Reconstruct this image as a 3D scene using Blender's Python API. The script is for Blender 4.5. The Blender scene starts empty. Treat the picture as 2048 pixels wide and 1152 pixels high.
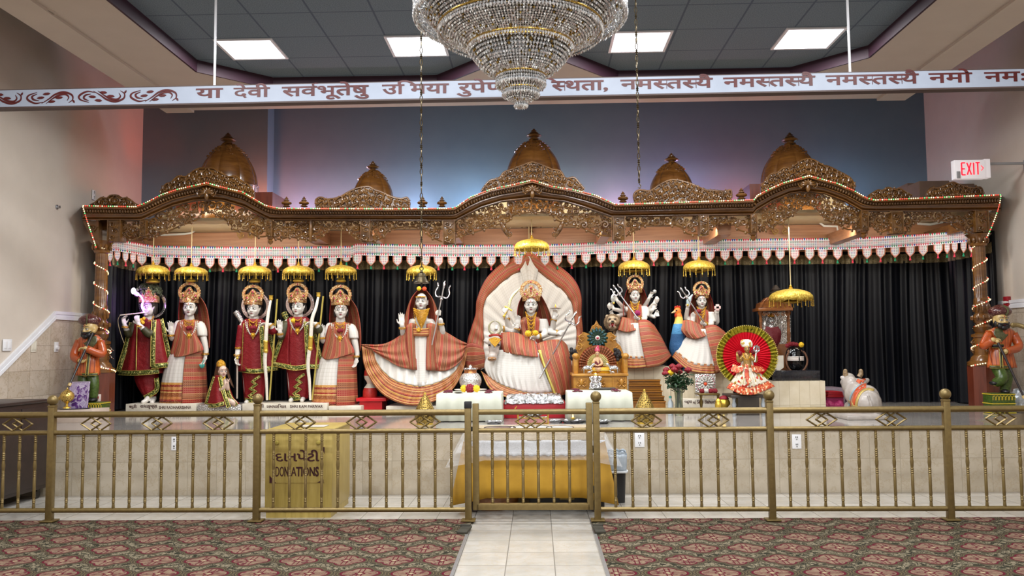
import bpy,bmesh,math,random
from mathutils import Vector,Matrix,noise
V=Vector
sc=bpy.context.scene
C=sc.collection
rnd=random.Random(7)
PI=math.pi
# camera
F=1685.4
EYE=1.5
YAW,PITCH,ROLL=0.02837,0.07078,-0.00919
def cam_axes():
 cy,sy,cp,sp=math.cos(YAW),math.sin(YAW),math.cos(PITCH),math.sin(PITCH)
 f=V((-sy*cp,cy*cp,sp));r=V((cy,sy,0));u=r.cross(f)
 c,s=math.cos(ROLL),math.sin(ROLL)
 return c*r+s*u,c*u-s*r,f
RX,UP,FW=cam_axes()
EYEP=V((0,0,EYE))
cd=bpy.data.cameras.new('camera')
cd.sensor_fit='HORIZONTAL';cd.sensor_width=36.0;cd.lens=36.0*F/2048.0
cd.clip_start=0.05;cd.clip_end=100
cam=bpy.data.objects.new('camera',cd);C.objects.link(cam)
m=Matrix((RX,UP,-FW)).transposed().to_4x4();m.translation=EYEP
cam.matrix_world=m
sc.camera=cam
def ray(x,y):
 return RX*(x-1024)/F-UP*(y-576)/F+FW
def W(x,y,Y): # the point of the room that stands at depth Y on the line of sight through a pixel of the photo
 d=ray(x,y);return EYEP+d*(Y/d.y)
def PF(x,y,z): # same, on a horizontal plane
 d=ray(x,y);return EYEP+d*((z-EYE)/d.z)
def PX(x,y,X):
 d=ray(x,y);return EYEP+d*(X/d.x)
def S(Y): # metres per pixel at depth Y
 return Y/F
# world, exposure
w=bpy.data.worlds.new('world');sc.world=w;w.use_nodes=True
w.node_tree.nodes['Background'].inputs[0].default_value=(0.9,0.93,1.0,1)
w.node_tree.nodes['Background'].inputs[1].default_value=0.35
vs=sc.view_settings
sc.display_settings.display_device='sRGB'
vs.view_transform='Standard';vs.look='None';vs.gamma=1.0;vs.exposure=0.36;vs.use_curve_mapping=False
sc.cycles.max_bounces=8;sc.cycles.diffuse_bounces=4;sc.cycles.glossy_bounces=4
sc.cycles.transmission_bounces=6;sc.cycles.transparent_max_bounces=8
sc.cycles.caustics_reflective=False;sc.cycles.caustics_refractive=False
sc.cycles.sample_clamp_indirect=4.0
# lights
def area(name,loc,sx,sy,power,col=(1,1,1),direction=(0,0,-1),spread=PI):
 l=bpy.data.lights.new(name,'AREA');l.shape='RECTANGLE';l.size=sx;l.size_y=sy
 l.energy=power;l.color=col;l.spread=spread
 o=bpy.data.objects.new(name,l);C.objects.link(o);o.location=loc
 o.rotation_euler=V(direction).to_track_quat('-Z','Y').to_euler()
 return o
def point(name,loc,power,col,r=0.08):
 l=bpy.data.lights.new(name,'POINT');l.energy=power;l.color=col;l.shadow_soft_size=r
 o=bpy.data.objects.new(name,l);C.objects.link(o);o.location=loc
 return o
ZS,ZT=1.5+3.26,1.5+3.40 # soffit and tray ceiling heights
STAGE=0.645
Y_RAIL,Y_FRONT,Y_MAN,Y_STAT,Y_CURT,Y_BACK=7.36,8.77,11.0,12.0,12.7,13.32
COOL=(0.96,0.98,1.0)
# ceiling panel lamps: four in view over the rail, the rest over the hall behind the camera
for i,(x,y)in enumerate([(-3.18,9.23),(-1.3,9.23),(1.19,9.23),(3.05,9.23)]):
 area('panel_lamp',(x,y,ZT-0.03),0.58,0.58,62,COOL)
for x in(-3.2,-1.1,1.1,3.2):
 for y in(5.6,2.6,0.0):
  area('hall_lamp',(x,y,ZT-0.03),0.6,0.6,80,COOL)
# strip lamps under the deck of the canopy, shining down and forward on the statues
for x in(-4.2,-1.4,1.4,4.2):
 area('canopy_strip_lamp',(x,Y_MAN+0.25,3.05),2.4,0.06,22,(1.0,0.93,0.82),(0,0.75,-1))
# coloured flood lamps standing on the canopy deck, shining up the wall behind
RED,PINK,BLUE,VIO=(1,0.10,0.05),(1,0.12,0.28),(0.35,0.6,1.0),(0.6,0.2,1.0)
for x,zz,pw,col in((-4.34,3.7,20,(1,.2,.07)),(-3.7,3.6,13,(1,.55,.75)),(-2.9,3.6,15,(1,.5,.55)),(-1.9,3.6,16,(.7,.75,1)),(-0.9,3.6,20,(.55,.75,1)),(0.35,3.6,14,(1,.92,.8)),
(1.3,3.6,17,(1,.45,.55)),(2.3,3.6,15,(.8,.55,1)),(3.22,3.6,14,(1,.14,.10)),(4.6,3.55,11,(.5,.7,1))):
 point('flood_lamp',(x,12.62 if x<-4.2 else 12.92,zz),pw,col,0.05)
sl=bpy.data.lights.new('corner_spot','SPOT');sl.energy=42;sl.color=(1,.13,.06);sl.spot_size=0.7;sl.spot_blend=0.9;sl.shadow_soft_size=.05
so=bpy.data.objects.new('corner_spot',sl);C.objects.link(so);so.location=(-4.75,12.3,3.65);so.rotation_euler=(V((-6.2,12.75,5.05))-V(so.location)).to_track_quat('-Z','Y').to_euler()
for px,zc in((413,3.47),(1065,3.50),(1616,3.55)): # added fill lights without fixtures, brightening the boards behind the three arches
 area('vault_fill',W(px,420,Y_MAN+.42),1.0,.05,3.0,(1,.86,.6),(0,.9,.35))
# helpers: tags, mesh builder
ORG={}
def org(o):return ORG.get(o.name,V((0,0,0)))
def tag(o,label,cat,group=None,kind=None):
 if label:o['label']=label
 if cat:o['category']=cat
 if group:o['group']=group
 if kind:o['kind']=kind
 return o
def thing(name,loc,label,cat,group=None):
 o=bpy.data.objects.new(name,None);C.objects.link(o);o.location=loc;o.empty_display_size=0.1
 ORG[o.name]=V(loc)
 return tag(o,label,cat,group)
def struct(o):
 o['kind']='structure';return o
def copy_tree(o,parent=None):
 c=o.copy();C.objects.link(c)
 if parent:c.parent=parent
 for ch in o.children:copy_tree(ch,c)
 return c
def lerp(a,b,t):return a+(b-a)*t
def cr(pts,n):
 """Catmull-Rom through pts (tuples or vectors), n points per span."""
 P=[V(p)for p in pts]
 out=[]
 for i in range(len(P)-1):
  p0=P[i-1]if i>0 else P[i]*2-P[i+1]
  p3=P[i+2]if i+2<len(P)else P[i+1]*2-P[i]
  p1,p2=P[i],P[i+1]
  for k in range(n):
   t=k/n
   out.append(0.5*((2*p1)+(p2-p0)*t+(2*p0-5*p1+4*p2-p3)*t*t+(3*p1-p0-3*p2+p3)*t*t*t))
 out.append(P[-1].copy())
 return out
def interp(tab,x):
 """piecewise linear table [(x, y), ...]"""
 if x<=tab[0][0]:return tab[0][1]
 for(a,b),(c,d)in zip(tab,tab[1:]):
  if x<=c:return b+(d-b)*(x-a)/(c-a)
 return tab[-1][1]
class MB:
 def __init__(s):s.v,s.f,s.uv=[],[],[]
 def add(s,vs,fs,uvs=None):
  b=len(s.v);s.v+=[V(p)for p in vs]
  s.f+=[tuple(i+b for i in f)for f in fs]
  s.uv+=uvs if uvs else[None]*len(fs)
  return s
 def merge(s,o,M=None):
  return s.add([M@p for p in o.v]if M else o.v,o.f,o.uv)
 def xf(s,M,start=0):
  for i in range(start,len(s.v)):s.v[i]=M@s.v[i]
  return s
 def box(s,c,d,rz=0.0,tilt=None,bev=0.0):
  hx,hy,hz=d[0]/2,d[1]/2,d[2]/2
  M=Matrix.Translation(c)@Matrix.Rotation(rz,4,'Z')
  if tilt is not None:M=M@tilt
  if bev>0:
   b=min(bev,hx*.9,hy*.9,hz*.9)
   vs=[];
   bm=bmesh.new();bmesh.ops.create_cube(bm,size=1.0)
   for p in bm.verts:p.co=V((p.co.x*2*hx,p.co.y*2*hy,p.co.z*2*hz))
   bmesh.ops.bevel(bm,geom=bm.edges[:],offset=b,segments=2,affect='EDGES',profile=0.5)
   bm.verts.index_update()
   s.add([M@p.co for p in bm.verts],[[q.index for q in f.verts]for f in bm.faces]);bm.free()
   return s
  vs=[M@V((x*hx,y*hy,z*hz))for x in(-1,1)for y in(-1,1)for z in(-1,1)]
  return s.add(vs,[(0,1,3,2),(4,6,7,5),(0,4,5,1),(2,3,7,6),(0,2,6,4),(1,5,7,3)])
 def tube(s,path,rad,seg=8,caps=True,flat=None,up=None):
  """round (or flat: second radius factor) tube along points"""
  P=[V(p)for p in path];n=len(P)
  R=rad if isinstance(rad,(list,tuple))else[rad]*n
  if len(R)!=n:R=[R[min(len(R)-1,int(i*(len(R)-1)/(n-1)+0.5))]for i in range(n)]
  nrm=None;vs=[];fs=[]
  for i,p in enumerate(P):
   t=(P[min(i+1,n-1)]-P[max(i-1,0)])
   if t.length<1e-9:t=V((0,0,1))
   t.normalize()
   if nrm is None:
    a=V(up)if up else(V((0,0,1))if abs(t.z)<0.9 else V((1,0,0)))
    nrm=(a-t*a.dot(t)).normalized()
   else:
    nrm=nrm-t*nrm.dot(t)
    nrm=nrm.normalized()if nrm.length>1e-6 else t.orthogonal().normalized()
   b=t.cross(nrm)
   fl=flat if flat else 1.0
   for k in range(seg):
    a=2*PI*k/seg
    vs.append(p+nrm*(math.cos(a)*R[i])+b*(math.sin(a)*R[i]*fl))
  for i in range(n-1):
   for k in range(seg):
    k2=(k+1)%seg
    fs.append((i*seg+k,i*seg+k2,(i+1)*seg+k2,(i+1)*seg+k))
  if caps:
   fs.append(tuple(reversed(range(seg))));fs.append(tuple((n-1)*seg+k for k in range(seg)))
  return s.add(vs,fs)
 def lathe(s,prof,c=(0,0,0),seg=24,mod=None,M=None,caps=True):
  """prof: (r, z) from bottom up; mod(angle, i) multiplies the radius"""
  c=V(c);vs=[];fs=[];n=len(prof);uvs=[]
  for i,(r,z)in enumerate(prof):
   for k in range(seg):
    a=2*PI*k/seg
    rr=max(r,1e-4)*(mod(a,i)if mod else 1)
    p=V((rr*math.cos(a),rr*math.sin(a),z))
    vs.append((M@p if M else p)+c)
  for i in range(n-1):
   for k in range(seg):
    k2=(k+1)%seg
    fs.append((i*seg+k,i*seg+k2,(i+1)*seg+k2,(i+1)*seg+k))
    u0,u1,v0,v1=k/seg,(k+1)/seg,i/(n-1),(i+1)/(n-1)
    uvs.append([(u0,v0),(u1,v0),(u1,v1),(u0,v1)])
  if caps:
   fs.append(tuple(reversed(range(seg))));uvs.append(None)
   fs.append(tuple((n-1)*seg+k for k in range(seg)));uvs.append(None)
  return s.add(vs,fs,uvs)
 def sphere(s,c,r,seg=12,rings=8,M=None):
  r=r if isinstance(r,(tuple,list))else(r,r,r);c=V(c)
  vs=[V((0,0,-1))];fs=[]
  for i in range(1,rings):
   a=-PI/2+PI*i/rings
   for k in range(seg):
    b=2*PI*k/seg
    vs.append(V((math.cos(a)*math.cos(b),math.cos(a)*math.sin(b),math.sin(a))))
  vs.append(V((0,0,1)))
  for k in range(seg):
   k2=(k+1)%seg
   fs.append((0,1+k2,1+k))
   for i in range(rings-2):
    a=1+i*seg
    fs.append((a+k,a+k2,a+seg+k2,a+seg+k))
   a=1+(rings-2)*seg
   fs.append((a+k,a+k2,len(vs)-1))
  vs=[V((p.x*r[0],p.y*r[1],p.z*r[2]))for p in vs]
  if M:vs=[M@p for p in vs]
  return s.add([p+c for p in vs],fs)
 def grid(s,rows,cu=False,us=None,vs_=None,cap=False):
  """rows of equal length of points; uv in given tables or 0..1"""
  n,k=len(rows),len(rows[0]);fs=[];uvs=[]
  us=us or[j/(k-1 if not cu else k)for j in range(k+1)]
  vs_=vs_ or[i/(n-1)for i in range(n)]
  for i in range(n-1):
   for j in range(k if cu else k-1):
    j2=(j+1)%k
    fs.append((i*k+j,i*k+j2,(i+1)*k+j2,(i+1)*k+j))
    uvs.append([(us[j],vs_[i]),(us[j+1],vs_[i]),(us[j+1],vs_[i+1]),(us[j],vs_[i+1])])
  if cap and cu:
   fs.append(tuple(reversed(range(k))));uvs.append(None)
   fs.append(tuple((n-1)*k+j for j in range(k)));uvs.append(None)
  return s.add([p for r in rows for p in r],fs,uvs)
 def prism(s,pts,ex):
  """closed outline of 3-D points extruded by vector ex"""
  P=[V(p)for p in pts];n=len(P);ex=V(ex)
  fs=[tuple(range(n)),tuple(reversed(range(n,2*n)))]
  fs+=[(i,i+n,(i+1)%n+n,(i+1)%n)for i in range(n)]
  return s.add(P+[p+ex for p in P],fs)
 def ribbon(s,path,wid,nrm,thick):
  """flat band following a path lying in the plane with normal nrm; wid = half widths"""
  P=[V(p)for p in path];n=len(P);nrm=V(nrm).normalized()
  R=wid if isinstance(wid,(list,tuple))else[wid]*n
  vs=[];fs=[]
  for i,p in enumerate(P):
   t=(P[min(i+1,n-1)]-P[max(i-1,0)]).normalized();b=nrm.cross(t)
   r=R[min(i,len(R)-1)]
   vs+=[p-b*r,p+b*r,p+b*r*0.8+nrm*thick,p-b*r*0.8+nrm*thick]
  for i in range(n-1):
   a,c=i*4,i*4+4
   for k in range(4):
    k2=(k+1)%4
    fs.append((a+k,a+k2,c+k2,c+k))
  fs+=[(3,2,1,0),tuple((n-1)*4+k for k in range(4))]
  return s.add(vs,fs)
 def build(s,name,mat,parent=None,smooth=35,at=None,solid=0.0,fixn=True):
  o0=org(parent)if parent else(V(at)if at is not None else V((0,0,0)))
  me=bpy.data.meshes.new(name)
  me.from_pydata([p-o0 for p in s.v],[],s.f)
  if any(u is not None for u in s.uv):
   ul=me.uv_layers.new(name='UVMap')
   d=ul.data;k=0
   for f,u in zip(s.f,s.uv):
    for q in range(len(f)):
     if u is not None:d[k].uv=u[q]
     k+=1
  if isinstance(mat,(list,tuple)):
   for q in mat:me.materials.append(q)
  else:me.materials.append(mat)
  if fixn or solid:
   bm=bmesh.new();bm.from_mesh(me)
   bmesh.ops.recalc_face_normals(bm,faces=bm.faces[:])
   bm.to_mesh(me);bm.free()
  if smooth:
   me.polygons.foreach_set('use_smooth',[True]*len(me.polygons))
   try:me.set_sharp_from_angle(angle=math.radians(smooth))
   except Exception:pass
  o=bpy.data.objects.new(name,me);C.objects.link(o)
  if parent:o.parent=parent
  else:o.location=o0
  ORG[o.name]=o0
  if solid:
   mo=o.modifiers.new('thickness','SOLIDIFY');mo.thickness=solid;mo.offset=0
  return o
def remesh(o,vox,smooth=3):
 mo=o.modifiers.new('r','REMESH');mo.mode='VOXEL';mo.voxel_size=vox;mo.use_smooth_shade=True
 if smooth:
  ms=o.modifiers.new('s','SMOOTH');ms.factor=0.5;ms.iterations=smooth
 dg=bpy.context.evaluated_depsgraph_get()
 me=bpy.data.meshes.new_from_object(o.evaluated_get(dg))
 me.name=o.name
 o.modifiers.clear();old=o.data;mats=[q for q in old.materials];o.data=me
 if not me.materials:
  for q in mats:me.materials.append(q)
 me.polygons.foreach_set('use_smooth',[True]*len(me.polygons))
 bpy.data.meshes.remove(old)
 return o
# materials
def lin(c):
 if isinstance(c,str):
  c=c.lstrip('#');c=[int(c[i:i+2],16)/255 for i in(0,2,4)]
  return tuple((x/12.92 if x<=0.04045 else((x+0.055)/1.055)**2.4)for x in c)+(1,)
 return tuple(c)+(1,)
class NT:
 def __init__(s,name):
  s.m=bpy.data.materials.new(name);s.m.use_nodes=True;s.t=s.m.node_tree;s.n=s.t.nodes
  s.b=s.n['Principled BSDF']
 def new(s,typ,**kw):
  q=s.n.new(typ)
  for k,v in kw.items():setattr(q,k,v)
  return q
 def link(s,a,b):s.t.links.new(a,b)
 def sock(s,v,inp):
  if hasattr(v,'links'):s.link(v,inp)
  else:inp.default_value=v
 def math(s,op,a,b=None,c=None):
  q=s.new('ShaderNodeMath',operation=op)
  s.sock(a,q.inputs[0])
  if b is not None:s.sock(b,q.inputs[1])
  if c is not None:s.sock(c,q.inputs[2])
  return q.outputs[0]
 def mix(s,fac,a,b):
  q=s.new('ShaderNodeMix',data_type='RGBA')
  s.sock(fac,q.inputs[0]);s.sock(a,q.inputs[6]);s.sock(b,q.inputs[7])
  return q.outputs[2]
 def ramp(s,fac,stops,const=False):
  q=s.new('ShaderNodeValToRGB');e=q.color_ramp.elements
  if const:q.color_ramp.interpolation='CONSTANT'
  while len(e)<len(stops):e.new(0.5)
  for el,(p,c)in zip(e,stops):el.position=p;el.color=lin(c)if not(isinstance(c,tuple)and len(c)==4)else c
  s.link(fac,q.inputs[0]);return q.outputs[0]
 def coord(s,kind='Object',scale=(1,1,1),rot=(0,0,0),loc=(0,0,0)):
  t=s.new('ShaderNodeTexCoord');mp=s.new('ShaderNodeMapping')
  s.link(t.outputs[kind],mp.inputs[0])
  mp.inputs['Scale'].default_value=scale;mp.inputs['Rotation'].default_value=rot;mp.inputs['Location'].default_value=loc
  return mp.outputs[0]
 def sep(s,v):
  q=s.new('ShaderNodeSeparateXYZ');s.link(v,q.inputs[0]);return q.outputs
 def noise(s,vec,scale,detail=3,rough=0.55):
  q=s.new('ShaderNodeTexNoise');q.inputs['Scale'].default_value=scale;q.inputs['Detail'].default_value=detail
  q.inputs['Roughness'].default_value=rough
  if vec is not None:s.link(vec,q.inputs[0])
  return q.outputs[0]
 def voro(s,vec,scale,feature='F1',out='Distance',rand=1.0):
  q=s.new('ShaderNodeTexVoronoi',feature=feature);q.inputs['Scale'].default_value=scale
  q.inputs['Randomness'].default_value=rand
  s.link(vec,q.inputs[0]);return q.outputs[out]
 def bump(s,h,strength=0.3,dist=0.01):
  q=s.new('ShaderNodeBump');q.inputs['Strength'].default_value=strength;q.inputs['Distance'].default_value=dist
  s.link(h,q.inputs['Height']);s.link(q.outputs[0],s.b.inputs['Normal'])
 def set(s,col=None,rough=None,metal=None,spec=None,emit=None,es=None,sheen=None,coat=None,alpha=None,trans=None):
  I=s.b.inputs
  if col is not None:s.sock(lin(col)if isinstance(col,str)else col,I['Base Color'])
  if rough is not None:s.sock(rough,I['Roughness'])
  if metal is not None:s.sock(metal,I['Metallic'])
  if spec is not None:s.sock(spec,I['Specular IOR Level'])
  if emit is not None:s.sock(lin(emit)if isinstance(emit,str)else emit,I['Emission Color']);I['Emission Strength'].default_value=es
  if sheen is not None:I['Sheen Weight'].default_value=sheen
  if coat is not None:I['Coat Weight'].default_value=coat;I['Coat Roughness'].default_value=0.12
  if alpha is not None:s.sock(alpha,I['Alpha'])
  if trans is not None:I['Transmission Weight'].default_value=trans
  return s
MATS={}
def M1(name,a,b=None,rough=0.5,metal=0.0,nscale=8,bump=0.0,bscale=60,spec=0.5,coat=None,emit=None,es=0,trans=None,alpha=None,kind='Object',sheen=None):
 """plain surface with a mottled tone (a..b) and a fine bump"""
 if name in MATS:return MATS[name]
 t=NT(name);co=t.coord(kind)
 n=t.noise(co,nscale,4)
 if b is None:b=a
 t.set(col=t.ramp(n,[(0.3,a),(0.7,b)]),rough=rough,metal=metal,spec=spec,coat=coat,trans=trans,alpha=alpha,sheen=sheen)
 if emit:t.set(emit=emit,es=es)
 if bump:t.bump(t.noise(co,bscale,3),bump,0.004)
 MATS[name]=t.m
 return t.m
def wood(name,a,b,c,axis=(1,1,1),rough=0.28,coat=0.5,scale=1.0):
 if name in MATS:return MATS[name]
 t=NT(name);co=t.coord('Object',tuple(x*scale for x in axis))
 n=t.noise(co,6,6,0.65);n2=t.noise(co,1.3,3)
 f=t.math('ADD',t.math('MULTIPLY',n,0.75),t.math('MULTIPLY',n2,0.3))
 t.set(col=t.ramp(f,[(0.32,a),(0.52,b),(0.72,c)]),rough=rough,coat=coat)
 t.bump(n,0.08,0.003);MATS[name]=t.m
 return t.m
def tiles(name,sx,sz,a,b,grout,plane='XZ',mort=0.006,rough=0.25,stagger=0.0,off=(0,0),coat=None,vein=None,gw=1.0):
 """square-laid stone tiles in world metres on a plane, each with its own tone, thin dark joints"""
 if name in MATS:return MATS[name]
 t=NT(name);co=t.coord('Object');X,Y,Z=t.sep(co)
 u,v={'XZ':(X,Z),'XY':(X,Y),'YZ':(Y,Z)}[plane]
 u=t.math('DIVIDE',t.math('SUBTRACT',u,off[0]),sx);v=t.math('DIVIDE',t.math('SUBTRACT',v,off[1]),sz)
 if stagger:u=t.math('ADD',u,t.math('MULTIPLY',t.math('FLOOR',v),stagger))
 fu,fv=t.math('FRACT',u),t.math('FRACT',v)
 def edge(f,wd):
  return t.math('LESS_THAN',t.math('SUBTRACT',0.5,t.math('ABSOLUTE',t.math('SUBTRACT',f,0.5))),wd)
 g=t.math('MAXIMUM',edge(fu,mort/sx*gw),edge(fv,mort/sz))
 cb=t.new('ShaderNodeCombineXYZ');t.link(t.math('FLOOR',u),cb.inputs[0]);t.link(t.math('FLOOR',v),cb.inputs[1])
 wn=t.new('ShaderNodeTexWhiteNoise');t.link(cb.outputs[0],wn.inputs[0])
 # offset the stone figure per tile
 va=t.new('ShaderNodeVectorMath',operation='MULTIPLY_ADD');t.link(wn.outputs['Color'],va.inputs[0]);va.inputs[1].default_value=(9,9,9);t.link(co,va.inputs[2])
 n=t.noise(va.outputs[0],4.5,7,0.62)
 f=t.math('ADD',t.math('MULTIPLY',n,0.8),t.math('MULTIPLY',wn.outputs['Value'],0.22))
 col=t.ramp(f,[(0.34,a),(0.66,b)])
 if vein:
  n2=t.noise(va.outputs[0],5.0,8,0.7)
  vn=t.math('LESS_THAN',t.math('ABSOLUTE',t.math('SUBTRACT',n2,0.5)),0.012)
  col=t.mix(t.math('MULTIPLY',vn,0.45),col,lin(vein))
 t.set(col=t.mix(g,col,lin(grout)),rough=rough,coat=coat)
 t.bump(t.math('SUBTRACT',1.0,g),0.25,0.003)
 MATS[name]=t.m
 return t.m
# the room
XL,XR,Y0,ZC=-6.21,6.19,-4.0,5.7
BEIGE=M1('beige_wall_paint','#c9beb1','#cfc4b7',rough=0.75,nscale=3,bump=0.05)
SLATE=M1('slate_blue_wall_paint','#6f8597','#748a9b',rough=0.7,nscale=3,bump=0.05)
CREAM=M1('cream_ceiling_paint','#bdb1a4','#c2b6a9',rough=0.8,nscale=3)
PLUM=M1('plum_paint','#2c0d1f','#310f23',rough=0.6,nscale=3)
DARK=M1('dark_void_paint','#332e2c',rough=0.9)
WHITE=M1('white_trim_paint','#dedfe3','#e6e6ea',rough=0.45)
def slab(name,lo,hi,mat,parent=None):
 b=MB();lo,hi=V(lo),V(hi)
 b.box((lo+hi)/2,hi-lo)
 o=b.build(name,mat,parent,smooth=0)
 return o
FLOOR=tiles('floor_stone_tile',0.337,0.372,'#a09b92','#b4afa7','#76716a','XY',0.0035,0.18,0,(-0.565,5.945),vein='#a89a84')
struct(slab('floor',(XL-.1,Y0,-.1),(XR+.1,Y_BACK+.1,0),FLOOR))
struct(slab('wall_left',(XL-.1,Y0,0),(XL,Y_BACK+.1,ZC),BEIGE))
struct(slab('wall_right',(XR,Y0,0),(XR+.1,Y_BACK+.1,ZC),BEIGE))
struct(slab('wall_back',(XL,Y_BACK,0),(XR,Y_BACK+.1,ZC),SLATE))
struct(slab('wall_rear',(XL-.1,Y0-.1,0),(XR+.1,Y0,ZC),BEIGE))
pier_r=W(535,300,13.0).x
struct(slab('wall_pier',(XL,13.0,0),(pier_r,Y_BACK,ZC),SLATE))
struct(slab('ceiling',(XL-.1,Y0-.1,ZC),(XR+.1,Y_BACK+.1,ZC+.1),DARK))
# dropped ceiling: cream soffit round a plum-edged tray, with grey acoustic tiles inside
TX0,TX1=-3.949,3.826
TR=[(TX0,Y0),(TX0,9.56),(-3.26,10.25),(-1.2,10.27),(-0.15,9.15),(0.1,9.15),(1.04,10.235),(3.15,10.23),(TX1,9.5),(TX1,Y0)]
OUT=[(-4.99,Y0),(-4.99,11.13),(4.92,11.13),(4.92,Y0)]
def soffit():
 bm=bmesh.new()
 vo=[bm.verts.new((x,y,ZS))for x,y in OUT];vi=[bm.verts.new((x,y,ZS))for x,y in TR]
 # left flank, back, right flank as simple strips
 def face(*q):bm.faces.new(q)
 face(vo[0],vo[1],vi[2],vi[1],vi[0])
 face(vo[1],vo[2],vi[7],vi[6],vi[5],vi[4],vi[3],vi[2])
 face(vo[2],vo[3],vi[9],vi[8],vi[7])
 r=bmesh.ops.extrude_face_region(bm,geom=bm.faces[:])
 bmesh.ops.translate(bm,verts=[q for q in r['geom']if isinstance(q,bmesh.types.BMVert)],vec=(0,0,0.25))
 bmesh.ops.triangulate(bm,faces=bm.faces[:]);bmesh.ops.recalc_face_normals(bm,faces=bm.faces[:])
 me=bpy.data.meshes.new('ceiling_soffit');bm.to_mesh(me);bm.free();me.materials.append(CREAM)
 o=bpy.data.objects.new('ceiling_soffit',me);C.objects.link(o);return struct(o)
soffit()
for nm,x0,x1 in(('ceiling_border',-5.0,-4.62),('ceiling_border',4.56,4.93)):
 struct(slab(nm,(x0,Y0,ZS-.03),(x1,11.14,ZS+.001),CREAM))
b=MB()
for(x0,y0),(x1,y1)in zip(TR,TR[1:]):
 a,c=V((x0,y0,0)),V((x1,y1,0));n=V((c-a).normalized().yx.to_3d());n=V((n.x,-n.y,0))*0.012
 b.add([a+n+V((0,0,ZS-.004)),c+n+V((0,0,ZS-.004)),c+n+V((0,0,ZT)),a+n+V((0,0,ZT)),a-n+V((0,0,ZS-.004)),c-n+V((0,0,ZS-.004)),c-n+V((0,0,ZT)),a-n+V((0,0,ZT))],
[(0,1,2,3),(7,6,5,4),(0,4,5,1),(3,2,6,7)])
o=b.build('trim_1',PLUM,None,smooth=0);struct(o)
t=NT('acoustic_tile');co=t.coord('Object');X,Y,Z=t.sep(co)
fu=t.math('FRACT',t.math('DIVIDE',t.math('ADD',X,4.135),0.631));fv=t.math('FRACT',t.math('DIVIDE',t.math('SUBTRACT',Y,8.897),0.655))
def near(f,wd):return t.math('LESS_THAN',t.math('SUBTRACT',0.5,t.math('ABSOLUTE',t.math('SUBTRACT',f,0.5))),wd)
g=t.math('MAXIMUM',near(fu,0.016),near(fv,0.014))
pn=t.noise(co,90,2)
t.set(col=t.mix(g,t.ramp(pn,[(0.35,'#5c6a76'),(0.6,'#70808a')]),lin('#4a5868')),rough=0.9)
t.bump(pn,0.2,0.004)
struct(slab('ceiling_tiles',(TX0-.2,Y0,ZT),(TX1+.2,10.5,ZT+.05),t.m))
# lit panels in the tray
EMW=M1('lit_panel_diffuser','#ffffff',emit='#f4f8ff',es=3.0)
def light_panel(x,y,label):
 r=thing('ceiling_light',(x,y,ZT-.02),label,'ceiling light','square lit panels in the tray ceiling')
 f=MB()
 for dx,dy,sx,sy in((0,.305,.65,.03),(0,-.305,.65,.03),(.31,0,.03,.58),(-.31,0,.03,.58)):
  f.box((x+dx,y+dy,ZT-.006),(sx,sy,.02))
 f.build('frame',WHITE,r,0)
 d=MB();d.box((x,y,ZT-.008),(.59,.58,.012));d.build('diffuser',EMW,r,0)
for(x,y),lb in zip([(-3.18,9.23),(-1.3,9.23),(1.19,9.23),(3.05,9.23)],
['square lit ceiling panel nearest the left hanging rod','square lit ceiling panel just left of the crystal chandelier',
'square lit ceiling panel just right of the crystal chandelier','square lit ceiling panel nearest the right hanging rod']):
 light_panel(x,y,lb)
# round ceiling speaker in the soffit at the far left
p=PF(88,23,ZS)
r=thing('ceiling_speaker',p,'round cream speaker grille recessed in the left soffit','speaker')
b=MB();b.lathe([(.10,-.012),(.105,0)],p,28);b.build('rim',CREAM,r)
b=MB();b.lathe([(.085,-.016),(.088,-.008)],p,24);b.build('grille',M1('speaker_grille','#8f8577','#a0968a',nscale=200),r)
# soffit edge vent behind the chandelier
p=PF(1085,208,ZS)
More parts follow.
